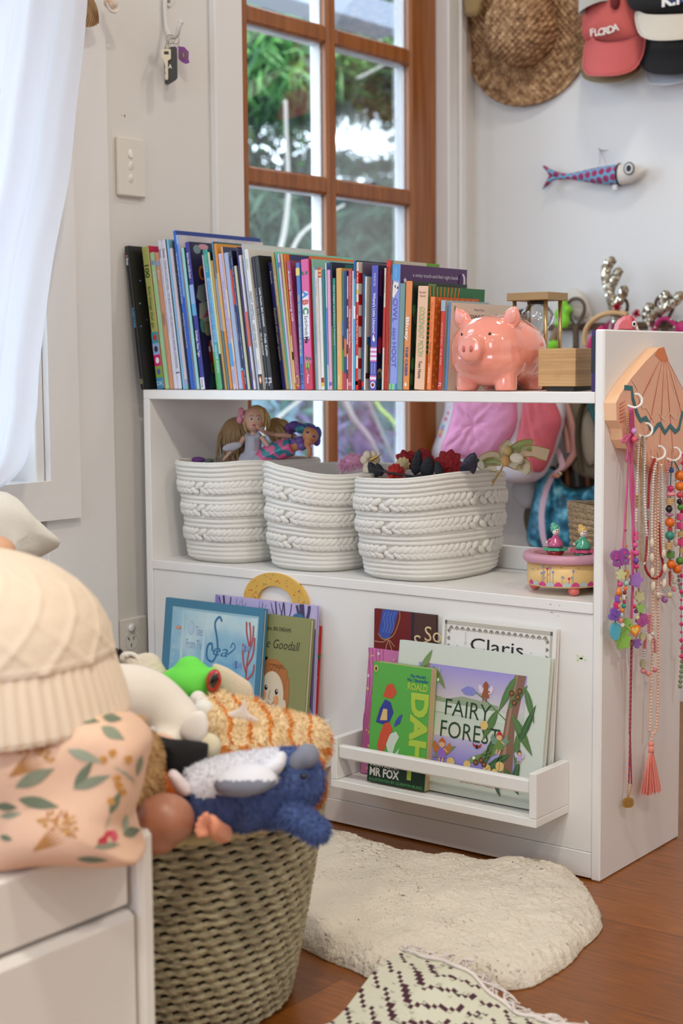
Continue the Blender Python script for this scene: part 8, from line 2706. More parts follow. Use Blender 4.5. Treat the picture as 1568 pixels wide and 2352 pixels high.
# -- bed
XBED = 0.95
py0,py1 = onx(XBED,322,2000).y,onx(XBED,358,2000).y
ztop = onx(XBED,340,1908).z
zr = onx(XBED,120,1996).z
zd = onx(XBED,325,2088).z
bed = thing('bed','white painted bed frame with a corner post and drawer front, bottom left corner','bed',(0.5,-2.0,0))
BEDP = mat((226,221,215),rough=0.42)
q = MB(); q.box((XBED - 0.045,py0,0),(XBED,py1,ztop),BEDP,bev=0.006); q.build('corner_post',bed)
q = MB(); q.box((0.02,py0,0),(0.065,py1,ztop),BEDP,bev=0.006); q.build('corner_post',bed)
q = MB(); q.box((0.066,py0 + 0.008,0.06),(XBED - 0.046,py1 - 0.008,zr),BEDP,bev=0.003); q.build('end_board',bed)
q = MB(); q.box((XBED - 0.04,-2.9,zd + 0.004),(XBED - 0.012,py0 - 0.006,zr),BEDP,bev=0.003); q.build('side_rail',bed)
q = MB(); q.box((XBED - 0.034,-2.9,0.02),(XBED - 0.002,py0 - 0.001,zd),BEDP,bev=0.008); q.build('drawer_front',bed)
q = MB(); q.box((0.03,-2.9,0.10),(XBED - 0.05,py0 - 0.012,0.14),mat((150,120,90),rough=0.6)); q.build('slat_base',bed)
q = MB(); q.box((0.03,-2.9,0.1405),(XBED - 0.06,py0 - 0.014,zr - 0.008),mat((70,50,52),rough=0.9),bev=0.02)
one('mattress',q,'dark plum sheeted mattress glimpsed under the floral cushion','mattress',loc=(0.5,-2.0,0.14))
# -- floral cushion and knitted cushion
XC = 0.86
oc = [(-520,1650),(-300,1632),(-100,1628),(60,1626),(180,1626),(262,1632),(296,1644),(322,1664),(343,1694),(340,1730),(330,1770),(322,1812),(312,1846),(304,1872),(310,1905),(320,1940),(328,1966),(300,1972),(250,1976),(180,1970),(100,1972),(0,1988),(-200,2000),(-400,2010),(-540,1980)]
DFL = 1.60
og = D_(0,1800,DFL)
CP = [(p[0] / F_PX * DFL,-(p[1] - 1800) / F_PX * DFL) for p in oc]
CP = [(v.x,v.y) for v in catmull([Vector((a,b,0)) for a,b in CP],3,True)]
fl = thing('floral_cushion','peach cushion printed with gum leaves and orange blossom, lying on the bed corner','cushion',(og.x - 0.1,og.y - 0.1,zr))
PCH = mat((232,192,164),rough=0.9,bump=0.12,bscale=400)
FC = frame(og,RIGHT,UP)
q = MB()
q.pillow(CP,0.17,PCH,FC,n=12,p=3.6,bumps=lambda x,y: 0.005 * math.sin(x * 45 + y * 20) + 0.004 * math.sin(y * 60 - x * 25))
q.build('cover',fl)
bv = BVHTree.FromPolygons([v[:] for v in q.v],q.f)
pr = MB()
def wrapleaf(px,py,L,w,ang,col,n=9):
 """a printed leaf that follows the cloth; size in pixels of the photo's frame"""
 m = mat(col,rough=0.9)
 rows = []
 ca,sa = math.cos(ang),math.sin(ang)
 for k in range(n + 1):
  t = k / n
  h = w / 2 * math.sin(PI * t ** 0.85) if 0 < t < 1 else 0.4
  r_ = []
  for s_ in (-1,0,1):
   a,b = px + ca * L * t - sa * h * s_,py + sa * L * t + ca * h * s_
   d = ray(a,b).normalized()
   hit = bv.ray_cast(CAM,d)
   if hit[0] is None:
    return
   r_.append(hit[0] + hit[1] * 0.0007 * (1 if hit[1].dot(d) < 0 else -1))
  rows.append(r_)
 vs = [p for r_ in rows for p in r_]
 pr.add(vs,[(3 * k + j,3 * k + j + 1,3 * k + 4 + j,3 * k + 3 + j) for k in range(n) for j in (0,1)],m,True)
SAGE,SAGE2,SAGE3 = (138,144,122),(112,122,100),(160,168,146)
for a in ((155,1722,85,24,0.35,SAGE3),(170,1808,75,22,-0.95,SAGE2),(168,1812,92,24,-0.35,SAGE),(35,1808,100,32,-0.45,SAGE),(42,1835,95,28,0.2,SAGE2),(-10,1850,50,20,0.1,SAGE2),(0,1876,50,16,-0.15,SAGE),(232,1670,60,26,0.5,SAGE),(235,1648,45,20,0.1,SAGE2),(160,1648,70,20,0.15,SAGE2),(252,1870,60,18,-1.15,SAGE2),(290,1870,45,14,1.7,SAGE3),(282,1916,40,24,-0.25,SAGE2),(215,1945,60,16,-0.1,SAGE),(175,1972,75,14,0.05,SAGE2),(325,1735,50,14,1.8,SAGE),(-60,1700,60,24,0.4,SAGE),(0,1920,30,14,0.3,SAGE2),(-80,1900,60,22,-0.4,SAGE)):
 wrapleaf(*a)
OCH,OCH2 = (186,130,74),(206,156,88)
rg = random.Random(12)
for cx_,cy_,sp,n,r0 in ((75,1735,44,60,0),(130,1905,44,54,0.2)):
 for k in range(n):
  a,r = rg.uniform(-2.9,0.5),sp * math.sqrt(rg.random())
  wrapleaf(cx_ + r * math.cos(a),cy_ + r * math.sin(a) * 0.8,rg.uniform(8,16),6,a + rg.uniform(-.8,.8),OCH if rg.random() < .7 else OCH2,4)
 for k in range(6):
  wrapleaf(cx_ - 55,cy_ + 50,80,4,-0.9 + k * 0.12,OCH,6)
for px,py in ((237,1745),(258,1730),(294,1744),(268,1788),(255,1840),(280,1820),(272,1805)):
 for k in range(7):
  wrapleaf(px,py,11,8,2 * PI * k / 7,(216,164,96) if k % 2 else (198,134,60),4)
for a in ((225,1945,34,20,-0.9,(190,60,70)),(262,1935,30,16,-1.6,(214,96,110)),(238,1920,24,14,-0.5,(206,70,84)),(0,1655,30,20,-0.3,(190,60,76)),(30,1655,28,18,-0.2,(206,76,90)),(15,1668,40,6,1.3,SAGE),(262,1760,60,5,0.6,SAGE3),(240,1905,40,4,-1.2,SAGE3),(285,1770,40,4,0.9,SAGE3)):
 wrapleaf(*a)
pr.build('leaf_print',fl)
kc = D_(-62,1640,1.64)
KN = mat((232,212,188),rough=0.95,bump=0.25,bscale=320)
kn = thing('knitted_cushion','cream cable-knit dome with a ribbed hem resting on the floral cushion','cushion',kc)
q = MB()
def knit(u,v):
 a = 2 * PI * u
 h = 0.182 * v
 if h < 0.066:
  r = 0.166 - 0.016 * (h / 0.066) ** 1.3
  b = 0.0013 * math.cos(a * 74)
  if h < 0.003:
   b -= 0.002
 else:
  t = (h - 0.066) / (0.182 - 0.066)
  r = 0.150 * math.sqrt(max(0.0,1 - t ** 2.05))
  g = abs(((u * 16 + t * 2.2) % 1) - .5) + 0.0
  g2 = abs(((u * 16 - t * 2.2) % 1) - .5)
  b = 0.0017 * (max(0,1 - g * 6) + max(0,1 - g2 * 6)) + 0.0005 * math.sin(h * 1400)
  b *= min(1,(1 - t) * 5)
  if t < 0.06:
   b += 0.002
 wob = 0.006 * math.sin(2 * a + 1) * (1 - v)
 return kc + Vector(((r + b + wob) * math.cos(a),(r + b + wob) * math.sin(a),h + 0.003 * math.sin(3 * a) * (1 - v)))
q.grid(knit,444,90,KN,True)
q.add([knit(k / 60,0) for k in range(60)],[tuple(range(60))[::-1]],KN)
q.build('knit_cover',kn)
q = MB(); pc_ = D_(-30,1262,1.95)
q.ell(pc_,(0.04,0.034,0.02),mat((222,170,136),rough=0.9)); q.ell(pc_ - Vector((0,0,.05)),(0.05,0.04,0.05),mat((222,170,136),rough=0.9))
one('peach_cushion',q,'rounded peach cushion edge at the left margin behind the knitted dome','cushion',loc=pc_)
# -- seagrass basket
bc0 = Vector((0.727,-0.726,0.0006))
BH,BT,BB = 0.272,0.222,0.174
grass = ramp_mat('seagrass',(124,112,88),(194,184,152),'noise',60,0.85,(1,1,6),0.3,0.7,bump=0.5,c3=(166,154,124))
sb = thing('seagrass_basket','large round woven seagrass basket full of soft toys beside the bed','basket',bc0)
q = MB()
NR,NC = 23,44
def sg(u,v,off=0.0,flatv=False):
 r = BB + (BT - BB) * v ** 0.85
 z = BH * v
 wob = 0.004 * math.sin(4 * PI * u + 1) * v
 if flatv:
  return bc0 + Vector(((r + off + wob) * math.cos(2 * PI * u),(r + off + wob) * math.sin(2 * PI * u),z))
 row = v * NR
 i = math.floor(row)
 f = row - i
 ph = u * NC + 0.28 * i
 lob = abs(math.cos(PI * ph))
 b = math.sin(PI * f) ** 0.6 * (0.0078 * (0.5 + 0.5 * lob ** 0.45))
 b -= 0.024 * (1 - math.sin(PI * f)) ** 2 * max(0.0,1 - lob / 0.72)
 tw = 0.0008 * math.sin(ph * 2 * PI * 3 + f * 9)
 return bc0 + Vector(((r + b + tw + wob - 0.003) * math.cos(2 * PI * u),(r + b + tw + wob - 0.003) * math.sin(2 * PI * u),z + 0.0012 * math.sin(2 * PI * ph) * (1 if f > 0.1 else 0)))
SLOT_SHADE = mat((58,46,30),rough=0.95)
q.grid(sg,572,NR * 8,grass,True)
q.mats.append(SLOT_SHADE)
for k in range(len(q.f)):          # slots between the twisted rows, their shade painted on as dark brown
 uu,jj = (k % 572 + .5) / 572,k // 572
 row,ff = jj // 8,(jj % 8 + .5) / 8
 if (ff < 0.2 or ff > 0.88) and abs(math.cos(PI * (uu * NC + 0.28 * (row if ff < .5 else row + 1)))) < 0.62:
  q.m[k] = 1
q.grid(lambda u,v: sg(u,v,-0.010,True),64,6,mat((50,40,27),rough=0.95),True,flip=True)  # inner lining coloured extra dark to carry the shade in the slots
q.add([sg(k / 60,0.0,-0.002,True) for k in range(60)],[tuple(range(60))[::-1]],grass)
q.build('woven_wall',sb)
q = MB()
q.tube([sg(k / 400,1.0,-0.004,True) + Vector((0,0,0.002)) for k in range(400)],[0.0092 + 0.0018 * abs(math.sin(PI * k * 90 / 400 * 1.0)) for k in range(400)],mat((190,174,130),rough=0.85,bump=0.3,bscale=150),10,closed=True)
q.build('wrapped_rim',sb)
# -- soft toys
q = MB()
BRC = mat((104,86,66),rough=1.0,bump=0.5,bscale=120)
q.lathe([(0.0,0.02),(0.155,0.02),(0.195,0.2),(0.19,0.238),(0.15,0.275),(0.08,0.30),(0.0,0.305)],BRC,40,Matrix.Translation(bc0))
one('brown_blanket',q,'brown knitted blanket heaped in the basket under the toys','blanket',loc=bc0)
def toy(name,label,cat,at):
 return thing(name,label,cat,at,None)
def ball(q,px,py,dist,r,m,ry=None,rz=None):
 q.ell(D_(px,py,dist),(r,ry or r,rz or r),m,None,16,11)
# white long plush with a black muzzle
WHP = mat((234,226,214),rough=0.95)
wp = toy('white_plush','smooth white plush animal with a black muzzle draped over the basket edge','soft toy',D_(350,1640,1.84))
q = MB()
P3 = catmull([D_(225,1622,1.80),D_(272,1602,1.82),D_(340,1612,1.84),(D_(394,1652,1.84)),D_(424,1682,1.83)],5)
q.tube(P3,[0.041,0.042,0.043,0.043,0.043,0.042,0.041,0.041,0.0405,0.040,0.039,0.038,0.037,0.036,0.035,0.034,0.033,0.032,0.031,0.030,0.029][:len(P3)],WHP,16)
ball(q,225,1620,1.80,0.036,WHP); ball(q,415,1685,1.83,0.027,WHP)
q.ell(D_(385,1702,1.81),(0.024,0.022,0.016),WHP)
blob('body',q,0.0045,[WHP],wp,smooth=5)
q = MB()
q.pillow([(v.x,v.y) for v in catmull([Vector((a,b,0)) for a,b in ((-.012,-.016),(.012,-.018),(.016,.004),(.006,.02),(-.006,.017),(-.014,.002))],3,True)],0.014,mat((238,232,224),rough=0.95),frame(D_(446,1670,1.79),RIGHT,UP) @ Matrix.Rotation(-.35,4,'Z'),n=5); q.build('ear',wp)
q = MB()
BKM = mat((22,22,24),rough=0.9)
q.pillow([(v.x,v.y) for v in catmull([Vector((a,b,0)) for a,b in ((-.030,.020),(-.012,.016),(.028,.012),(.034,.006),(.030,-.014),(.018,-.026),(-.006,-.030),(-.014,-.018),(-.018,0))],3,True)],0.03,BKM,frame(D_(412,1728,1.78),RIGHT,UP),n=6); q.build('muzzle',wp)
q = MB(); p = D_(349,1680,1.785); q.ell(p,(.006,.006,.006),mat((206,196,196),rough=0.3)); q.ell(p - FWD * .005,(.003,.003,.003),mat((50,60,80),rough=0.1)); q.build('eye',wp)
q = MB(); q.ell(D_(372,1704,1.80),(.021,.014,.011),mat((222,182,160),rough=0.95)); q.build('cheek',wp)
# green frog
GF = mat((112,226,84),rough=0.9)
fg = toy('frog_plush','bright green frog soft toy with a red eye','soft toy',D_(440,1570,2.0))
q = MB()
ball(q,438,1566,2.0,0.034,GF,0.034,0.027); ball(q,420,1600,2.0,0.028,GF); ball(q,452,1600,2.0,0.026,GF); ball(q,435,1540,2.0,0.020,GF); ball(q,486,1552,1.985,0.0125,GF); ball(q,405,1570,2.0,0.022,GF); ball(q,430,1640,2.0,0.03,GF)
blob('body',q,0.004,[GF],fg,smooth=4)
q = MB(); p = D_(490,1564,1.965); q.ell(p,(.012,.008,.0165),mat((190,40,34),rough=0.15,coat=.5),None,16,10,rot=rotm(0,0.35,0)); fe_ = q.build('red_eye',fg)
q = MB(); q.ell(D_(492,1563,1.957),(.0055,.006,.0105),mat((16,14,14),rough=0.08,coat=.6),None,14,8,rot=rotm(0,0.35,0)); q.build('pupil',fe_)
# cream felt flap of a sun hat
q = MB()
fo = D_(545,1600,2.03)
fp = [(488,1527),(520,1533),(550,1552),(573,1568),(582,1590),(588,1632),(606,1682),(620,1720),(560,1700),(520,1640),(496,1580)]
q.pillow([(v.x,v.y) for v in catmull([Vector(((a - 545) / F_PX * 2.03,-(b - 1600) / F_PX * 2.03,0)) for a,b in fp],4,True)],0.02,mat((220,204,182),rough=0.95,bump=0.2,bscale=300),frame(fo,RIGHT,UP),n=5)
one('cream_felt_hat',q,'cream felt hat brim curving up behind the frog','hat',loc=fo)
# ginger tiger cat
OR1,CR1 = mat((222,142,66),rough=0.95),mat((240,214,170),rough=0.95)
tg = toy('tiger_plush','fluffy ginger and cream striped tiger cat soft toy lying across the basket','soft toy',D_(620,1700,1.98))
q = MB()
P3 = catmull([D_(492,1670,1.95),D_(545,1682,1.95),D_(610,1692,1.96),D_(670,1700,1.97),D_(715,1712,1.98)],5)
q.tube(P3,[0.030 + 0.008 * math.sin(PI * i / (len(P3) - 1)) for i in range(len(P3))],OR1,16)
ball(q,700,1706,1.975,0.036,OR1,0.034,0.036); ball(q,500,1668,1.94,0.028,OR1); ball(q,540,1640,1.96,0.024,OR1); ball(q,500,1612,1.97,0.016,OR1); ball(q,520,1628,1.97,0.018,OR1); ball(q,575,1636,1.98,0.02,OR1); ball(q,600,1730,1.93,0.034,OR1); ball(q,540,1730,1.92,0.028,OR1); ball(q,690,1750,1.95,0.028,OR1)
ball(q,472,1630,1.95,0.016,CR1)
def tstripe(p):
 d = Vector(p) - CAM
 w = d.dot(FWD)
 x,y = 784 + F_PX * d.dot(RIGHT) / w,1176 - F_PX * d.dot(UP) / w
 s_ = math.sin((x * 0.9 + (y - 1650) * -0.35 + 8 * math.sin(y * .06)) / 6.6)
 n_ = noise.noise(Vector(p) * 30)
 if y + n_ * 26 > 1712:
  return 1 if s_ + n_ * 2 < 0.2 else 0
 if x < 490:
  return 0
 return 1 if s_ + 0.4 * n_ > 0.80 else 0
q2_ = q
tb = blob('body',q,0.0045,[CR1,OR1],tg,pick=tstripe,smooth=4)
fur(ob_mb[tb.name],9000,0.0105,0.0007,[CR1,OR1],pick=tstripe,parent=tg,seed=4,droop=0.35,name='fur')
q = MB()
for px,py,d in ((455,1606,1.96),(466,1618,1.95)):
 ball(q,px,py,d,0.011,mat((238,232,224),rough=0.95))
ball(q,468,1632,1.935,0.014,mat((238,234,226),rough=0.95)); q.build('muzzle',tg)
q = MB(); q.pillow([(v.x,v.y) for v in catmull([Vector((a,b,0)) for a,b in ((-.03,0),(-.005,.012),(.0,.024),(.006,.006),(.02,-.004),(.0,-.008))],3,True)],0.005,mat((234,222,214),rough=0.9),frame(D_(560,1648,1.925),RIGHT,UP),n=4); q.build('sewn_label',tg)
# blue and white plush on its back
BLU,WHT,GRY = mat((80,99,152),rough=0.95),mat((226,226,234),rough=0.95),mat((128,132,146),rough=0.95)
wh = toy('blue_plush','fluffy blue and white plush sea animal lying on its back on the basket rim','soft toy',D_(570,1830,1.78))
q = MB()
P3 = catmull([D_(430,1820,1.76),D_(480,1814,1.765),D_(540,1810,1.77),D_(600,1804,1.78),D_(650,1790,1.79),D_(680,1774,1.80)],5)
q.tube(P3,[0.018 + 0.024 * math.sin(PI * min(1,.12 + 0.66 * i / (len(P3) - 1))) for i in range(len(P3))],BLU,16)
ball(q,676,1790,1.80,0.037,BLU,0.034,0.039); ball(q,560,1842,1.77,0.034,BLU); ball(q,505,1838,1.765,0.034,BLU); ball(q,625,1840,1.78,0.032,BLU); ball(q,470,1838,1.76,0.028,BLU)
def wcol(p):
 d = Vector(p) - CAM
 w = d.dot(FWD)
 x,y = 784 + F_PX * d.dot(RIGHT) / w,1176 - F_PX * d.dot(UP) / w
 edge_ = 1826 - max(0,(x - 540)) * 0.28 - 6 * math.sin(x * 0.05)
 return 1 if (y < edge_ and x < 640) else 0
wb = blob('body',q,0.0045,[BLU,WHT],wh,pick=wcol,smooth=4)
fur(ob_mb[wb.name],9000,0.008,0.0006,[BLU,WHT],pick=wcol,parent=wh,seed=5,droop=0.4,name='fur')
q = MB()
P3 = catmull([D_(650,1862,1.76),D_(690,1880,1.75),D_(725,1905,1.74),D_(745,1926,1.735)],5)
q.tube(P3,[0.017,0.019,0.020,0.021,0.021,0.0205,0.020,0.0195,0.019,0.0185,0.018,0.0175,0.017,0.016,0.0145,0.012],BLU,14,flat=0.75)
lb = blob('tail_flipper',q,0.005,[BLU],wh,smooth=3)
fur(ob_mb[lb.name],3500,0.009,0.0006,[BLU,mat((92,108,150),rough=0.95)],pick=lambda p: 0 if RNG.random() < .75 else 1,parent=wh,seed=6,droop=0.4,name='fur')
q = MB(); P3 = catmull([D_(430,1820,1.735),D_(408,1795,1.73),D_(392,1772,1.725)],5); q.tube(P3,[0.014,0.0145,0.015,0.015,0.0145,0.014,0.0135,0.0125,0.0115,0.010,0.008],WHT,12,flat=0.6); blob('white_flipper',q,0.004,[mat((226,212,214),rough=0.95)],wh,smooth=3)
q = MB(); P3 = catmull([D_(672,1768,1.78),D_(690,1742,1.775),D_(706,1720,1.77)],5); q.tube(P3,[0.020,0.021,0.0215,0.022,0.0215,0.0205,0.019,0.0175,0.016,0.014,0.010],GRY,12,flat=0.55); ball(q,706,1735,1.77,0.015,GRY); blob('grey_fin',q,0.004,[GRY],wh,smooth=3)
q = MB(); q.ell(D_(560,1792,1.72),(.036,.03,.017),WHT,None,16,10,rot=rotm(0,-0.2,0.6)); q.ell(D_(572,1800,1.717),(.034,.026,.013),GRY,None,16,10,rot=rotm(0,-0.2,0.6)); blob('side_flipper',q,0.004,[WHT,GRY],wh,pick=lambda p: 0 if proj(p)[1] < 1793 else 1,smooth=3)
q = MB(); q.ell(D_(622,1766,1.74),(.02,.016,.010),WHT,None,14,9,rot=rotm(0,-0.6,0)); q.ell(D_(640,1748,1.745),(.009,.009,.015),WHT,None,12,8,rot=rotm(0,0.5,0)); blob('white_cheek',q,0.004,[WHT],wh,smooth=3)
for px,py in ((649,1763),(697,1783)):
 q = MB(); ball(q,px,py,1.752,0.004,mat((18,18,20),rough=0.1)); q.build('eye',wh)
# baby doll: bald head and a small hand
DSK = mat((196,132,104),rough=0.4,sub=0.1)
bd = toy('baby_doll','bald brown baby doll head sunk among the toys, one small hand raised','doll',D_(380,1900,1.70))
q = MB(); q.ell(D_(378,1882,1.70),(0.034,0.034,0.0295),mat((172,116,90),rough=0.42,sub=0.1),None,32,20); q.ell(D_(360,1910,1.70),(0.028,0.028,0.026),mat((172,116,90),rough=0.42,sub=0.1),None,24,16); blob('head',q,0.0035,[mat((172,116,90),rough=0.42,sub=0.1)],bd,smooth=5)
q = MB()
HM = mat((226,150,118),rough=0.4,sub=0.1)
hp = D_(486,1896,1.675)
q.ell(hp,(0.0105,0.0085,0.0125),HM,None,14,10)
limb(q,[hp,D_(496,1906,1.69),D_(512,1915,1.73)],(0.011,0.012),HM)
for k,(a,b,c) in enumerate((((474,1888),(464,1882),(455,1884)),((470,1897),(458,1894),(450,1899)),((470,1906),(458,1906),(448,1911)),((474,1914),(462,1916),(453,1921)))):
 limb(q,[D_(*a,1.662),D_(*b,1.655),D_(*c,1.655)],(0.0044,0.0032),HM)
limb(q,[D_(478,1885,1.66),D_(473,1874,1.655),D_(470,1866,1.655)],(0.0048,0.0038),HM)
blob('hand',q,0.0016,[HM],bd,smooth=3)
# shaggy tan teddy, orange plush, others peeping out
TN = mat((206,170,120),rough=1.0)
te = toy('tan_teddy','shaggy tan teddy squeezed between the cushion and the doll head','soft toy',D_(325,1760,1.74))
q = MB(); ball(q,315,1735,1.74,0.028,TN,None,0.034); ball(q,322,1790,1.73,0.026,TN); ball(q,345,1800,1.74,0.014,TN); ball(q,310,1830,1.72,0.022,TN)
o_ = blob('body',q,0.005,[TN],te,smooth=3)
fur(ob_mb[o_.name],5000,0.013,0.0007,[TN,mat((180,140,92),rough=1.0)],pick=lambda p: 0 if RNG.random() < .7 else 1,parent=te,seed=8,droop=0.5,name='fur')
q = MB(); ball(q,312,1660,1.80,0.013,mat((196,160,124),rough=1.0),None,0.013); ball(q,298,1648,1.80,0.010,mat((206,196,204),rough=1.0));
ft = one('fluffy_ball',q,'small tan and lilac fluffy ball beside the white plush','soft toy',loc=D_(308,1655,1.8))
q = MB()
ORG_ = mat((222,110,44),rough=0.95)
op_ = toy('orange_plush','orange felt toy with a cream tip under the tiger','soft toy',D_(440,1760,1.82))
q = MB(); P3 = catmull([D_(395,1815,1.80),D_(425,1790,1.81),D_(455,1752,1.815),D_(468,1730,1.815)],5); q.tube(P3,[0.02] * 6 + [0.018] * 5 + [0.0165] * 5,ORG_,12); ball(q,420,1800,1.80,0.03,ORG_); ball(q,380,1800,1.80,0.028,ORG_); blob('body',q,0.004,[ORG_],op_,smooth=3)
q = MB(); q.ell(D_(474,1716,1.80),(.020,.016,.0165),mat((216,206,176),rough=0.95),None,18,12,rot=rotm(0,-.5,0)); q.build('cream_tip',op_)
q = MB()
bt = toy('brown_teddy','brown teddy whose head peeps out under the blue plush at the right rim','soft toy',D_(715,1800,1.90))
BT2 = mat((178,106,50),rough=1.0)
q = MB(); ball(q,706,1808,1.88,0.024,BT2,None,0.03); ball(q,690,1830,1.88,0.026,BT2); ball(q,715,1790,1.885,0.018,BT2)
o_ = blob('head',q,0.005,[BT2],bt,smooth=3)
fur(ob_mb[o_.name],2500,0.009,0.0006,[BT2],parent=bt,seed=9,droop=0.5,name='fur')
q = MB(); q.ell(D_(724,1764,1.86),(.007,.006,.0085),mat((104,60,34),rough=0.5)); q.build('nose',bt)
q = MB()
ct = toy('crocheted_toy','cream crocheted toy with a loop behind the white plush','soft toy',D_(335,1525,2.02))
CRO = mat((222,210,190),rough=1.0,bump=0.8,bscale=160)
q = MB(); ball(q,338,1524,2.02,0.019,CRO,None,0.015); ball(q,310,1520,2.02,0.014,CRO,None,0.010); ball(q,290,1512,2.02,0.010,CRO); ball(q,335,1560,2.02,0.03,CRO); blob('body',q,0.004,[CRO],ct,smooth=2)
q = MB(); q.tube(catmull([D_(290,1508,2.01),D_(297,1502,2.01),D_(310,1506,2.01),D_(318,1518,2.01)],5),0.0032,mat((232,226,214),rough=0.9),7); q.build('loop',ct)
q = MB()
rg = random.Random(3)
c0 = D_(258,1516,2.04)
BKY = mat((34,28,36),rough=0.9)
for k in range(46):
 d = (RIGHT * rg.uniform(-.6,1) + UP * rg.uniform(-.1,1.0) - FWD * rg.uniform(-.4,.5)).normalized()
 q.tube(catmull([c0,c0 + d * 0.010,c0 + d * 0.021 + Vector((0,0,-.003))],3),[0.0018] * 6 + [0.0008],BKY,5)
q.ell(c0 - UP * 0.01,0.014,BKY)
one('yarn_pompom',q,'black yarn pompom behind the knitted dome near the socket','soft toy',loc=c0)
q = MB(); ball(q,376,1552,2.02,0.0085,mat((222,160,110),rough=0.9)); ball(q,376,1575,2.02,0.014,mat((222,160,110),rough=0.9))
one('peach_ball',q,'little peach felt ball left of the frog','ball',loc=D_(376,1552,2.02))
# -- sheepskin
WOOL = mat((226,215,197),rough=1.0,var=0.05,vscale=14,bump=0.8,bscale=260)
WOOL2 = mat((220,207,184),rough=1.0)
far = [(1062,1946),(1110,1938),(1180,1936),(1250,1946),(1310,1964),(1345,1996)]
out = [(0.36,-0.30),(0.40,-0.16)] + [(onz(0.02,715,1900).x - .03,onz(0.02,715,1900).y - .01)]
for px,py,z in ((760,1908,.02),(800,1918,.02),(860,1938,.02),(925,1956,.02),(985,1966,.02),(1030,1966,.02),(1062,1950,.035),(1110,1942,.05),(1180,1940,.055),(1250,1950,.052),(1310,1968,.046),(1345,2000,.04),(1372,2050,.03),(1382,2095,.025),(1362,2130,.02),(1340,2155,.015),(1310,2195,.012),(1270,2222,.012),(1215,2250,.012),(1150,2256,.012),(1080,2244,.012),(1000,2240,.012),(930,2245,.012),(870,2238,.012),(820,2216,.012),(770,2196,.012),(715,2172,.012)):
 p = onz(z,px,py)
 out.append((p.x,min(p.y,-0.012) if p.x < 0.985 else p.y))
out += [(0.60,-0.44),(0.47,-0.40)]
oc_ = catmull([Vector((a,b,0)) for a,b in out],6,True)
for v in oc_:
 if v.x < 1.01 and v.y > -0.010:
  v.y = -0.010
cenS = Vector((0.80,-0.24,0))
NO = len(oc_)
def skin(u,v):
 i = u * NO
 k = int(i) % NO
 e = oc_[k].lerp(oc_[(k + 1) % NO],i - int(i))
 p = cenS.lerp(e,v)
 h = 0.034 * max(0.0,1 - v ** 7) ** 0.5
 up_ = math.exp(-(((p.x - 0.86) / 0.14) ** 2)) * max(0,min(1,(p.y + 0.11) / 0.10)) * 0.028
 n1 = noise.noise(Vector((p.x * 22,p.y * 22,0)))
 n2 = noise.noise(Vector((p.x * 110,p.y * 110,3)))
 n3 = noise.noise(Vector((p.x * 260,p.y * 260,7)))
 f = min(1,(1 - v) * 12 + 0.25)
 return Vector((p.x + 0.004 * n2,p.y + 0.004 * n3,0.003 + h + up_ + f * (0.006 * n1 + 0.0022 * n2 + 0.0009 * n3)))
sk = thing('sheepskin_rug','cream woolly sheepskin rug on the floor in front of the bookcase','rug',(cenS.x,cenS.y,0))
q = MB()
q.grid(skin,420,110,WOOL,True,flip=True)
q.add([Vector((v.x,v.y,0.0012)) for v in oc_],[tuple(range(NO))],WOOL2)
q.grid(lambda u,v: skin(u,1.0) * (1 - v) + Vector((skin(u,1.0).x,skin(u,1.0).y,0.0012)) * v,420,1,WOOL2,True)
q.build('fleece',sk)
fur(q,16000,0.008,0.0013,[WOOL,mat((230,224,212),rough=1.0),WOOL2],pick=lambda p: 0 if RNG.random() < .7 else (1 if RNG.random() < .7 else 2),parent=sk,seed=2,droop=0.45,curl=0.35,keep=lambda c: 0.004 < c.z < 0.026,name='wool')
# -- woven rug
rx0 = onz(0.04,936,2190).x
ry1 = onz(0.045,936,2190).y
RGB_,RDK,ROR = mat((212,209,188),rough=0.95,bump=0.3,bscale=220),mat((76,40,52),rough=0.95),mat((176,96,56),rough=0.95)
rug = thing('woven_rug','cream flatweave rug with dark zigzag pattern and white fringe, bottom edge','rug',(rx0 + 0.5,ry1 - 0.5,0))
q = MB()
cs = 0.006
nx,ny = 130,105
def rugz(x,y):
 """lies on the floor but rides up over the sheepskin's edge"""
 k = max(0,min(1,(y - (ry1 - 0.16)) / 0.12)) * max(0,min(1,(1.16 - x) / 0.10))
 return 0.0055 + 0.040 * (k * k * (3 - 2 * k))
verts,fdict = [],{}
for j in range(ny + 1):
 for i in range(nx + 1):
  x,y = rx0 + i * cs,ry1 - j * cs
  ed = 0.0015 * noise.noise(Vector((x * 60,y * 60,0)))
  verts.append(Vector((x + ed * 0.5,y + ed * 0.5,rugz(x,y) + ed)))
fc = {0: [],1: [],2: []}
for j in range(ny):
 for i in range(nx):
  per = 26
  tri = abs((i % per) - per / 2)
  kz = j + tri * 0.75
  m_ = 0
  if kz % 5 < 1.7 and (i * 2 + j * 3) % 5 > 1:
   m_ = 1
  if j < 1:
   m_ = 0
  if j > 30 and i < 42 and m_ == 1 and (j - 30) > i * .5:
   m_ = 2
  a = j * (nx + 1) + i
  fc[m_].append((a + nx + 1,a + nx + 2,a + 1,a))
for k,m in ((0,RGB_),(1,RDK),(2,ROR)):
 q.add(verts,fc[k],m,True)
und = [v - Vector((0,0,0.005)) for v in verts]
q.add(und,[f[::-1] for k in fc for f in fc[k]],RGB_,True)
q.build('weave',rug)
bumpy = MB()
rg = random.Random(4)
for k in range(1200):          # raised knots of the pattern
 i,j = rg.randrange(nx),rg.randrange(1,ny)
 x,y = rx0 + (i + .5) * cs,ry1 - (j + .5) * cs
 bumpy.ell((x,y,rugz(x,y) + 0.001),(cs * .6,cs * .42,0.0012),RGB_,None,7,5)
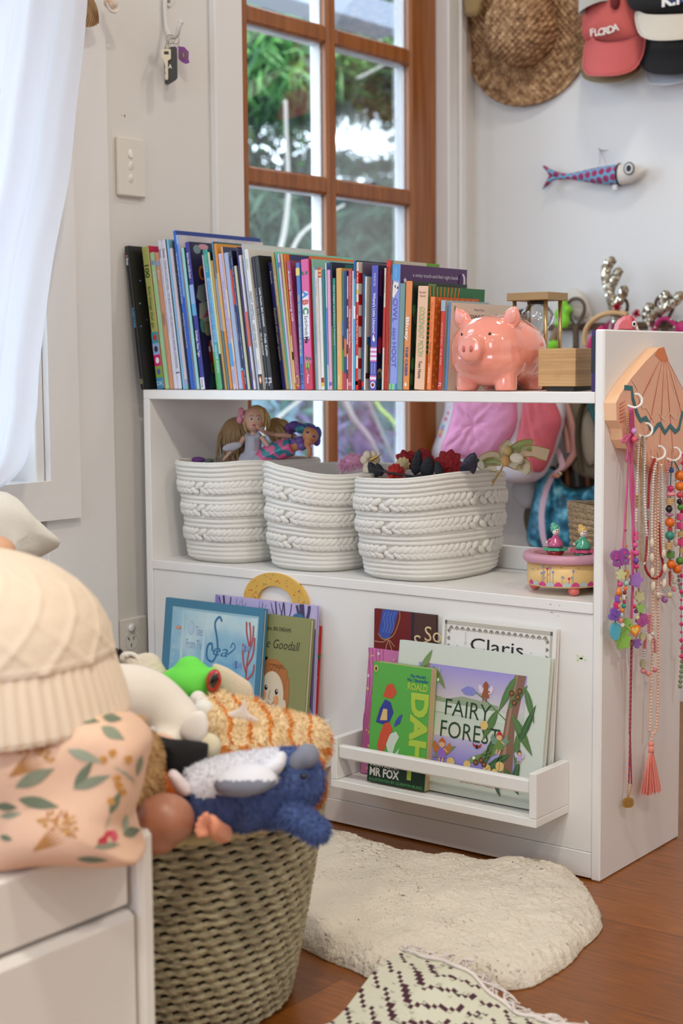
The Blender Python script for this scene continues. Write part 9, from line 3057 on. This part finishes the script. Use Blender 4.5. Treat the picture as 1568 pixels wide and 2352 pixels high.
bumpy.build('raised_knots',rug)
q = MB()
FRG = mat((226,214,206),rough=0.95)
x = rx0
while x < rx0 + nx * cs:
 for s_ in range(2):
  a = Vector((x,ry1,rugz(x,ry1) + 0.001))
  L_ = rg.uniform(0.02,0.042)
  an = rg.uniform(-0.9,0.9)
  e = a + Vector((math.sin(an) * L_ + rg.uniform(0,.02),math.cos(an) * L_ * 0.7,0))
  e.z = 0.004 + (0.043 if e.x < 1.06 else 0.043 * max(0,(1.16 - e.x) / .1))
  m1 = a.lerp(e,.5) + Vector((rg.gauss(0,.006),rg.gauss(0,.006),0.006 * rg.random()))
  q.tube(catmull([a,m1,e,e + Vector((rg.gauss(0,.008),rg.gauss(0,.006),0))],4),0.0013,FRG,5)
 x += rg.uniform(0.006,0.014)
q.tube([Vector((rx0 + k * 0.01,ry1 - 0.001 + 0.003 * math.sin(k * 1.3),rugz(rx0 + k * .01,ry1) + 0.003)) for k in range(78)],0.0026,FRG,6)
q.build('fringe',rug)
# == GARDEN BEYOND THE DOOR
rg = random.Random(21)
q = MB()
q.box((-14,-8,-0.4),(-0.24,12,-0.3),ramp_mat('garden_soil',(60,56,48),(96,88,76),'noise',3,0.95))
struct('ground',q)
q = MB()
FN = ramp_mat('fence_boards',(46,40,66),(82,72,108),'noise',2.0,0.8,(1,6,0.4),0.3,0.7)
for k in range(60):
 y = -2.5 + k * 0.15
 q.box((-3.42,y,-0.3),(-3.40,y + 0.143,0.74),FN,bev=0.003)
one('garden_fence',q,'purple grey board fence in the garden, seen low through the door panes','fence',loc=(-3.4,1.5,-0.3))
def garden(px,py,x):
 return onx(x,px,py)
def leafmesh(name,label,cat,pts,n,L,w,cols,seed,spread,droop=0.5,stem=None,group=None):
 """a bush or tree: stems plus many single blades of leaf"""
 r = random.Random(seed)
 base = pts[0]
 t = thing(name,label,cat,(base.x,base.y,-0.3),group)
 mats = [mat(c,rough=0.75,spec=0.08) for c in cols]
 q = MB()
 for k in range(n):
  c = r.choice(pts)
  p = c + Vector((r.gauss(0,spread[0]),r.gauss(0,spread[1]),r.gauss(0,spread[2])))
  d = Vector((r.gauss(0,1),r.gauss(0,1),r.gauss(-droop,.7))).normalized()
  s_ = d.cross(Vector((r.gauss(0,1),r.gauss(0,1),r.gauss(0,1)))).normalized()
  LL = L * r.uniform(.6,1.3)
  ww = w * r.uniform(.7,1.3)
  m1 = p + d * LL * .4
  e = p + d * LL + Vector((0,0,-LL * .2))
  q.add([p,m1 + s_ * ww / 2,e,m1 - s_ * ww / 2],[(0,1,2),(0,2,3)],mats[r.randrange(len(mats))])
 q.build('leaves',t)
 if stem:
  for pts_,rad,m in stem:
   s2 = MB()
   P3 = catmull(pts_,6)
   s2.tube(P3,[rad * (1 - 0.5 * i / len(P3)) for i in range(len(P3))],m,8)
   s2.build('branch',t)
 return t
BARK = mat((112,104,94),rough=0.85,bump=0.3,bscale=40)
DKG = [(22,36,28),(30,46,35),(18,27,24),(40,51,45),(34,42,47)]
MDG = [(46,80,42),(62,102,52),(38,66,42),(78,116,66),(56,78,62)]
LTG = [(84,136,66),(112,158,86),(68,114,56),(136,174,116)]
# far dark hedge, low part and top part, leaving a ragged gap of sky between
pts = [garden(px,py,-6.2) for px in range(380,1020,32) for py in range(452,760,28)]
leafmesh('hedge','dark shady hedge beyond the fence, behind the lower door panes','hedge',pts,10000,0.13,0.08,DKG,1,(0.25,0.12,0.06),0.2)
pts = [garden(px,py,-6.4) for px in range(380,1020,32) for py in range(-40,190,24)]
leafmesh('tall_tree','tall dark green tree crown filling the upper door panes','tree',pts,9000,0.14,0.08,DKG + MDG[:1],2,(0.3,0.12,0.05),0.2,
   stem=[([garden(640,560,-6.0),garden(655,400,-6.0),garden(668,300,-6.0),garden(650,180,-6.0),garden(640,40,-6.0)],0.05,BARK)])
# the band with sky gaps: leaves everywhere except in a few bright openings
gaps = [(848,290,42,42),(855,250,28,22),(812,322,26,24),(735,292,22,44),(782,300,16,30),(640,250,16,12),(622,340,16,32),(616,300,10,12),(835,205,20,16),(895,345,18,14),(700,318,10,10),(575,350,6,10),(885,300,14,20),(706,262,8,8),(820,355,16,8)]
r = random.Random(5)
pts = []
while len(pts) < 600:
 px,py = r.uniform(380,1020),r.uniform(180,460)
 if any(((px - a) / (c * 1.5)) ** 2 + ((py - b) / (d * 1.45)) ** 2 < 1 for a,b,c,d in gaps):
  continue
 pts.append(garden(px,py,-6.0 + r.uniform(-.3,.3)))
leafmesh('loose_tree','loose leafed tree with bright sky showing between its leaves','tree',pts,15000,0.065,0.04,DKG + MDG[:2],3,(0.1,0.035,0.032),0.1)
# nearer sunlit foliage at the top
pts = [garden(px,py,-3.4) for px,py in ((585,80),(610,110),(640,120),(670,100),(700,110),(600,130),(690,60),(800,30),(830,50),(870,40),(900,60),(560,100),(545,130),(760,100))]
leafmesh('palm','bright green bushy palm in the upper left door panes','palm',pts,2600,0.17,0.022,LTG + MDG,4,(0.15,0.07,0.06),0.7)
pts = [garden(px,py,-4.2) for px,py in ((790,150),(830,170),(870,190),(910,170),(800,190),(590,190),(640,200),(700,210),(740,190),(560,220),(890,230),(930,150))]
leafmesh('bamboo','mid green bamboo thicket below the palm','bamboo',pts,2600,0.20,0.022,MDG + DKG,6,(0.2,0.10,0.06),0.8)
pts = [garden(px,py,-3.0) for px,py in ((880,470),(900,520),(920,560),(600,480),(590,530),(700,560),(830,590))]
leafmesh('fern','grey green ferny plant behind the lower panes','plant',pts,700,0.22,0.03,[(50,70,56),(62,82,66),(40,58,50)],7,(0.15,0.10,0.07),0.7,stem=[([Vector((-3.0,2.2,-0.3)),garden(900,560,-3.0)],0.012,BARK)])
# pale bare branches
t = thing('bare_shrub','bare shrub with pale slanting branches close outside the door','shrub',garden(700,760,-2.2),None)
PB = mat((134,128,120),rough=0.8)
for pts_,rad in ((((628,620),(650,545),(660,470),(662,420),(658,330),(655,230)),0.012),(((660,600),(690,540),(740,500),(790,470)),0.010),(((785,905),(810,960),(850,1010),(880,1080)),0.016),(((840,910),(870,980),(905,1060)),0.010),(((600,1000),(650,950),(700,910)),0.010),(((820,180),(860,160),(930,120)),0.008),(((840,30),(870,90),(905,140)),0.010),(((780,300),(840,330),(920,350)),0.006)):
 q = MB(); P3 = catmull([garden(a,b,-2.2) for a,b in pts_],6); q.tube(P3,[rad * (1 - .4 * i / len(P3)) for i in range(len(P3))],PB,8); q.build('branch',t)
t = thing('lime_stem','lime green plant stem near the right lower pane','plant',garden(890,980,-1.9),None)
q = MB(); P3 = catmull([garden(a,b,-1.9) for a,b in ((855,905),(870,935),(895,960),(912,985),(925,1010))] + [Vector((-1.9,garden(925,1010,-1.9).y + .02,0.2)),Vector((-1.9,garden(925,1010,-1.9).y,-0.3))],6); q.tube(P3,0.008,mat((170,190,70),rough=0.6),8); q.build('stem',t)
pts = [garden(px,py,-2.9) for px,py in ((600,930),(620,960),(640,930),(660,1000),(870,960),(840,930))]
leafmesh('grey_leaf_plant','soft teal and grey leaved plant in front of the fence','plant',pts,320,0.16,0.05,[(66,100,92),(92,116,124),(108,112,140),(56,86,68)],8,(0.15,0.10,0.08),0.3)
q = MB()
for k in range(4):
 e0,e1 = garden(540,-40 + 0,-1.5),garden(1000,-40,-1.5)
q.box((-1.62,-0.5,garden(740,30,-1.5).z),(-1.45,3.0,garden(740,30,-1.5).z + 0.10),mat((120,126,138),rough=0.7),bev=0.004)
one('pergola_beam',q,'grey timber beam crossing the top door panes outside','beam',loc=(-1.5,1.0,garden(740,30,-1.5).z))
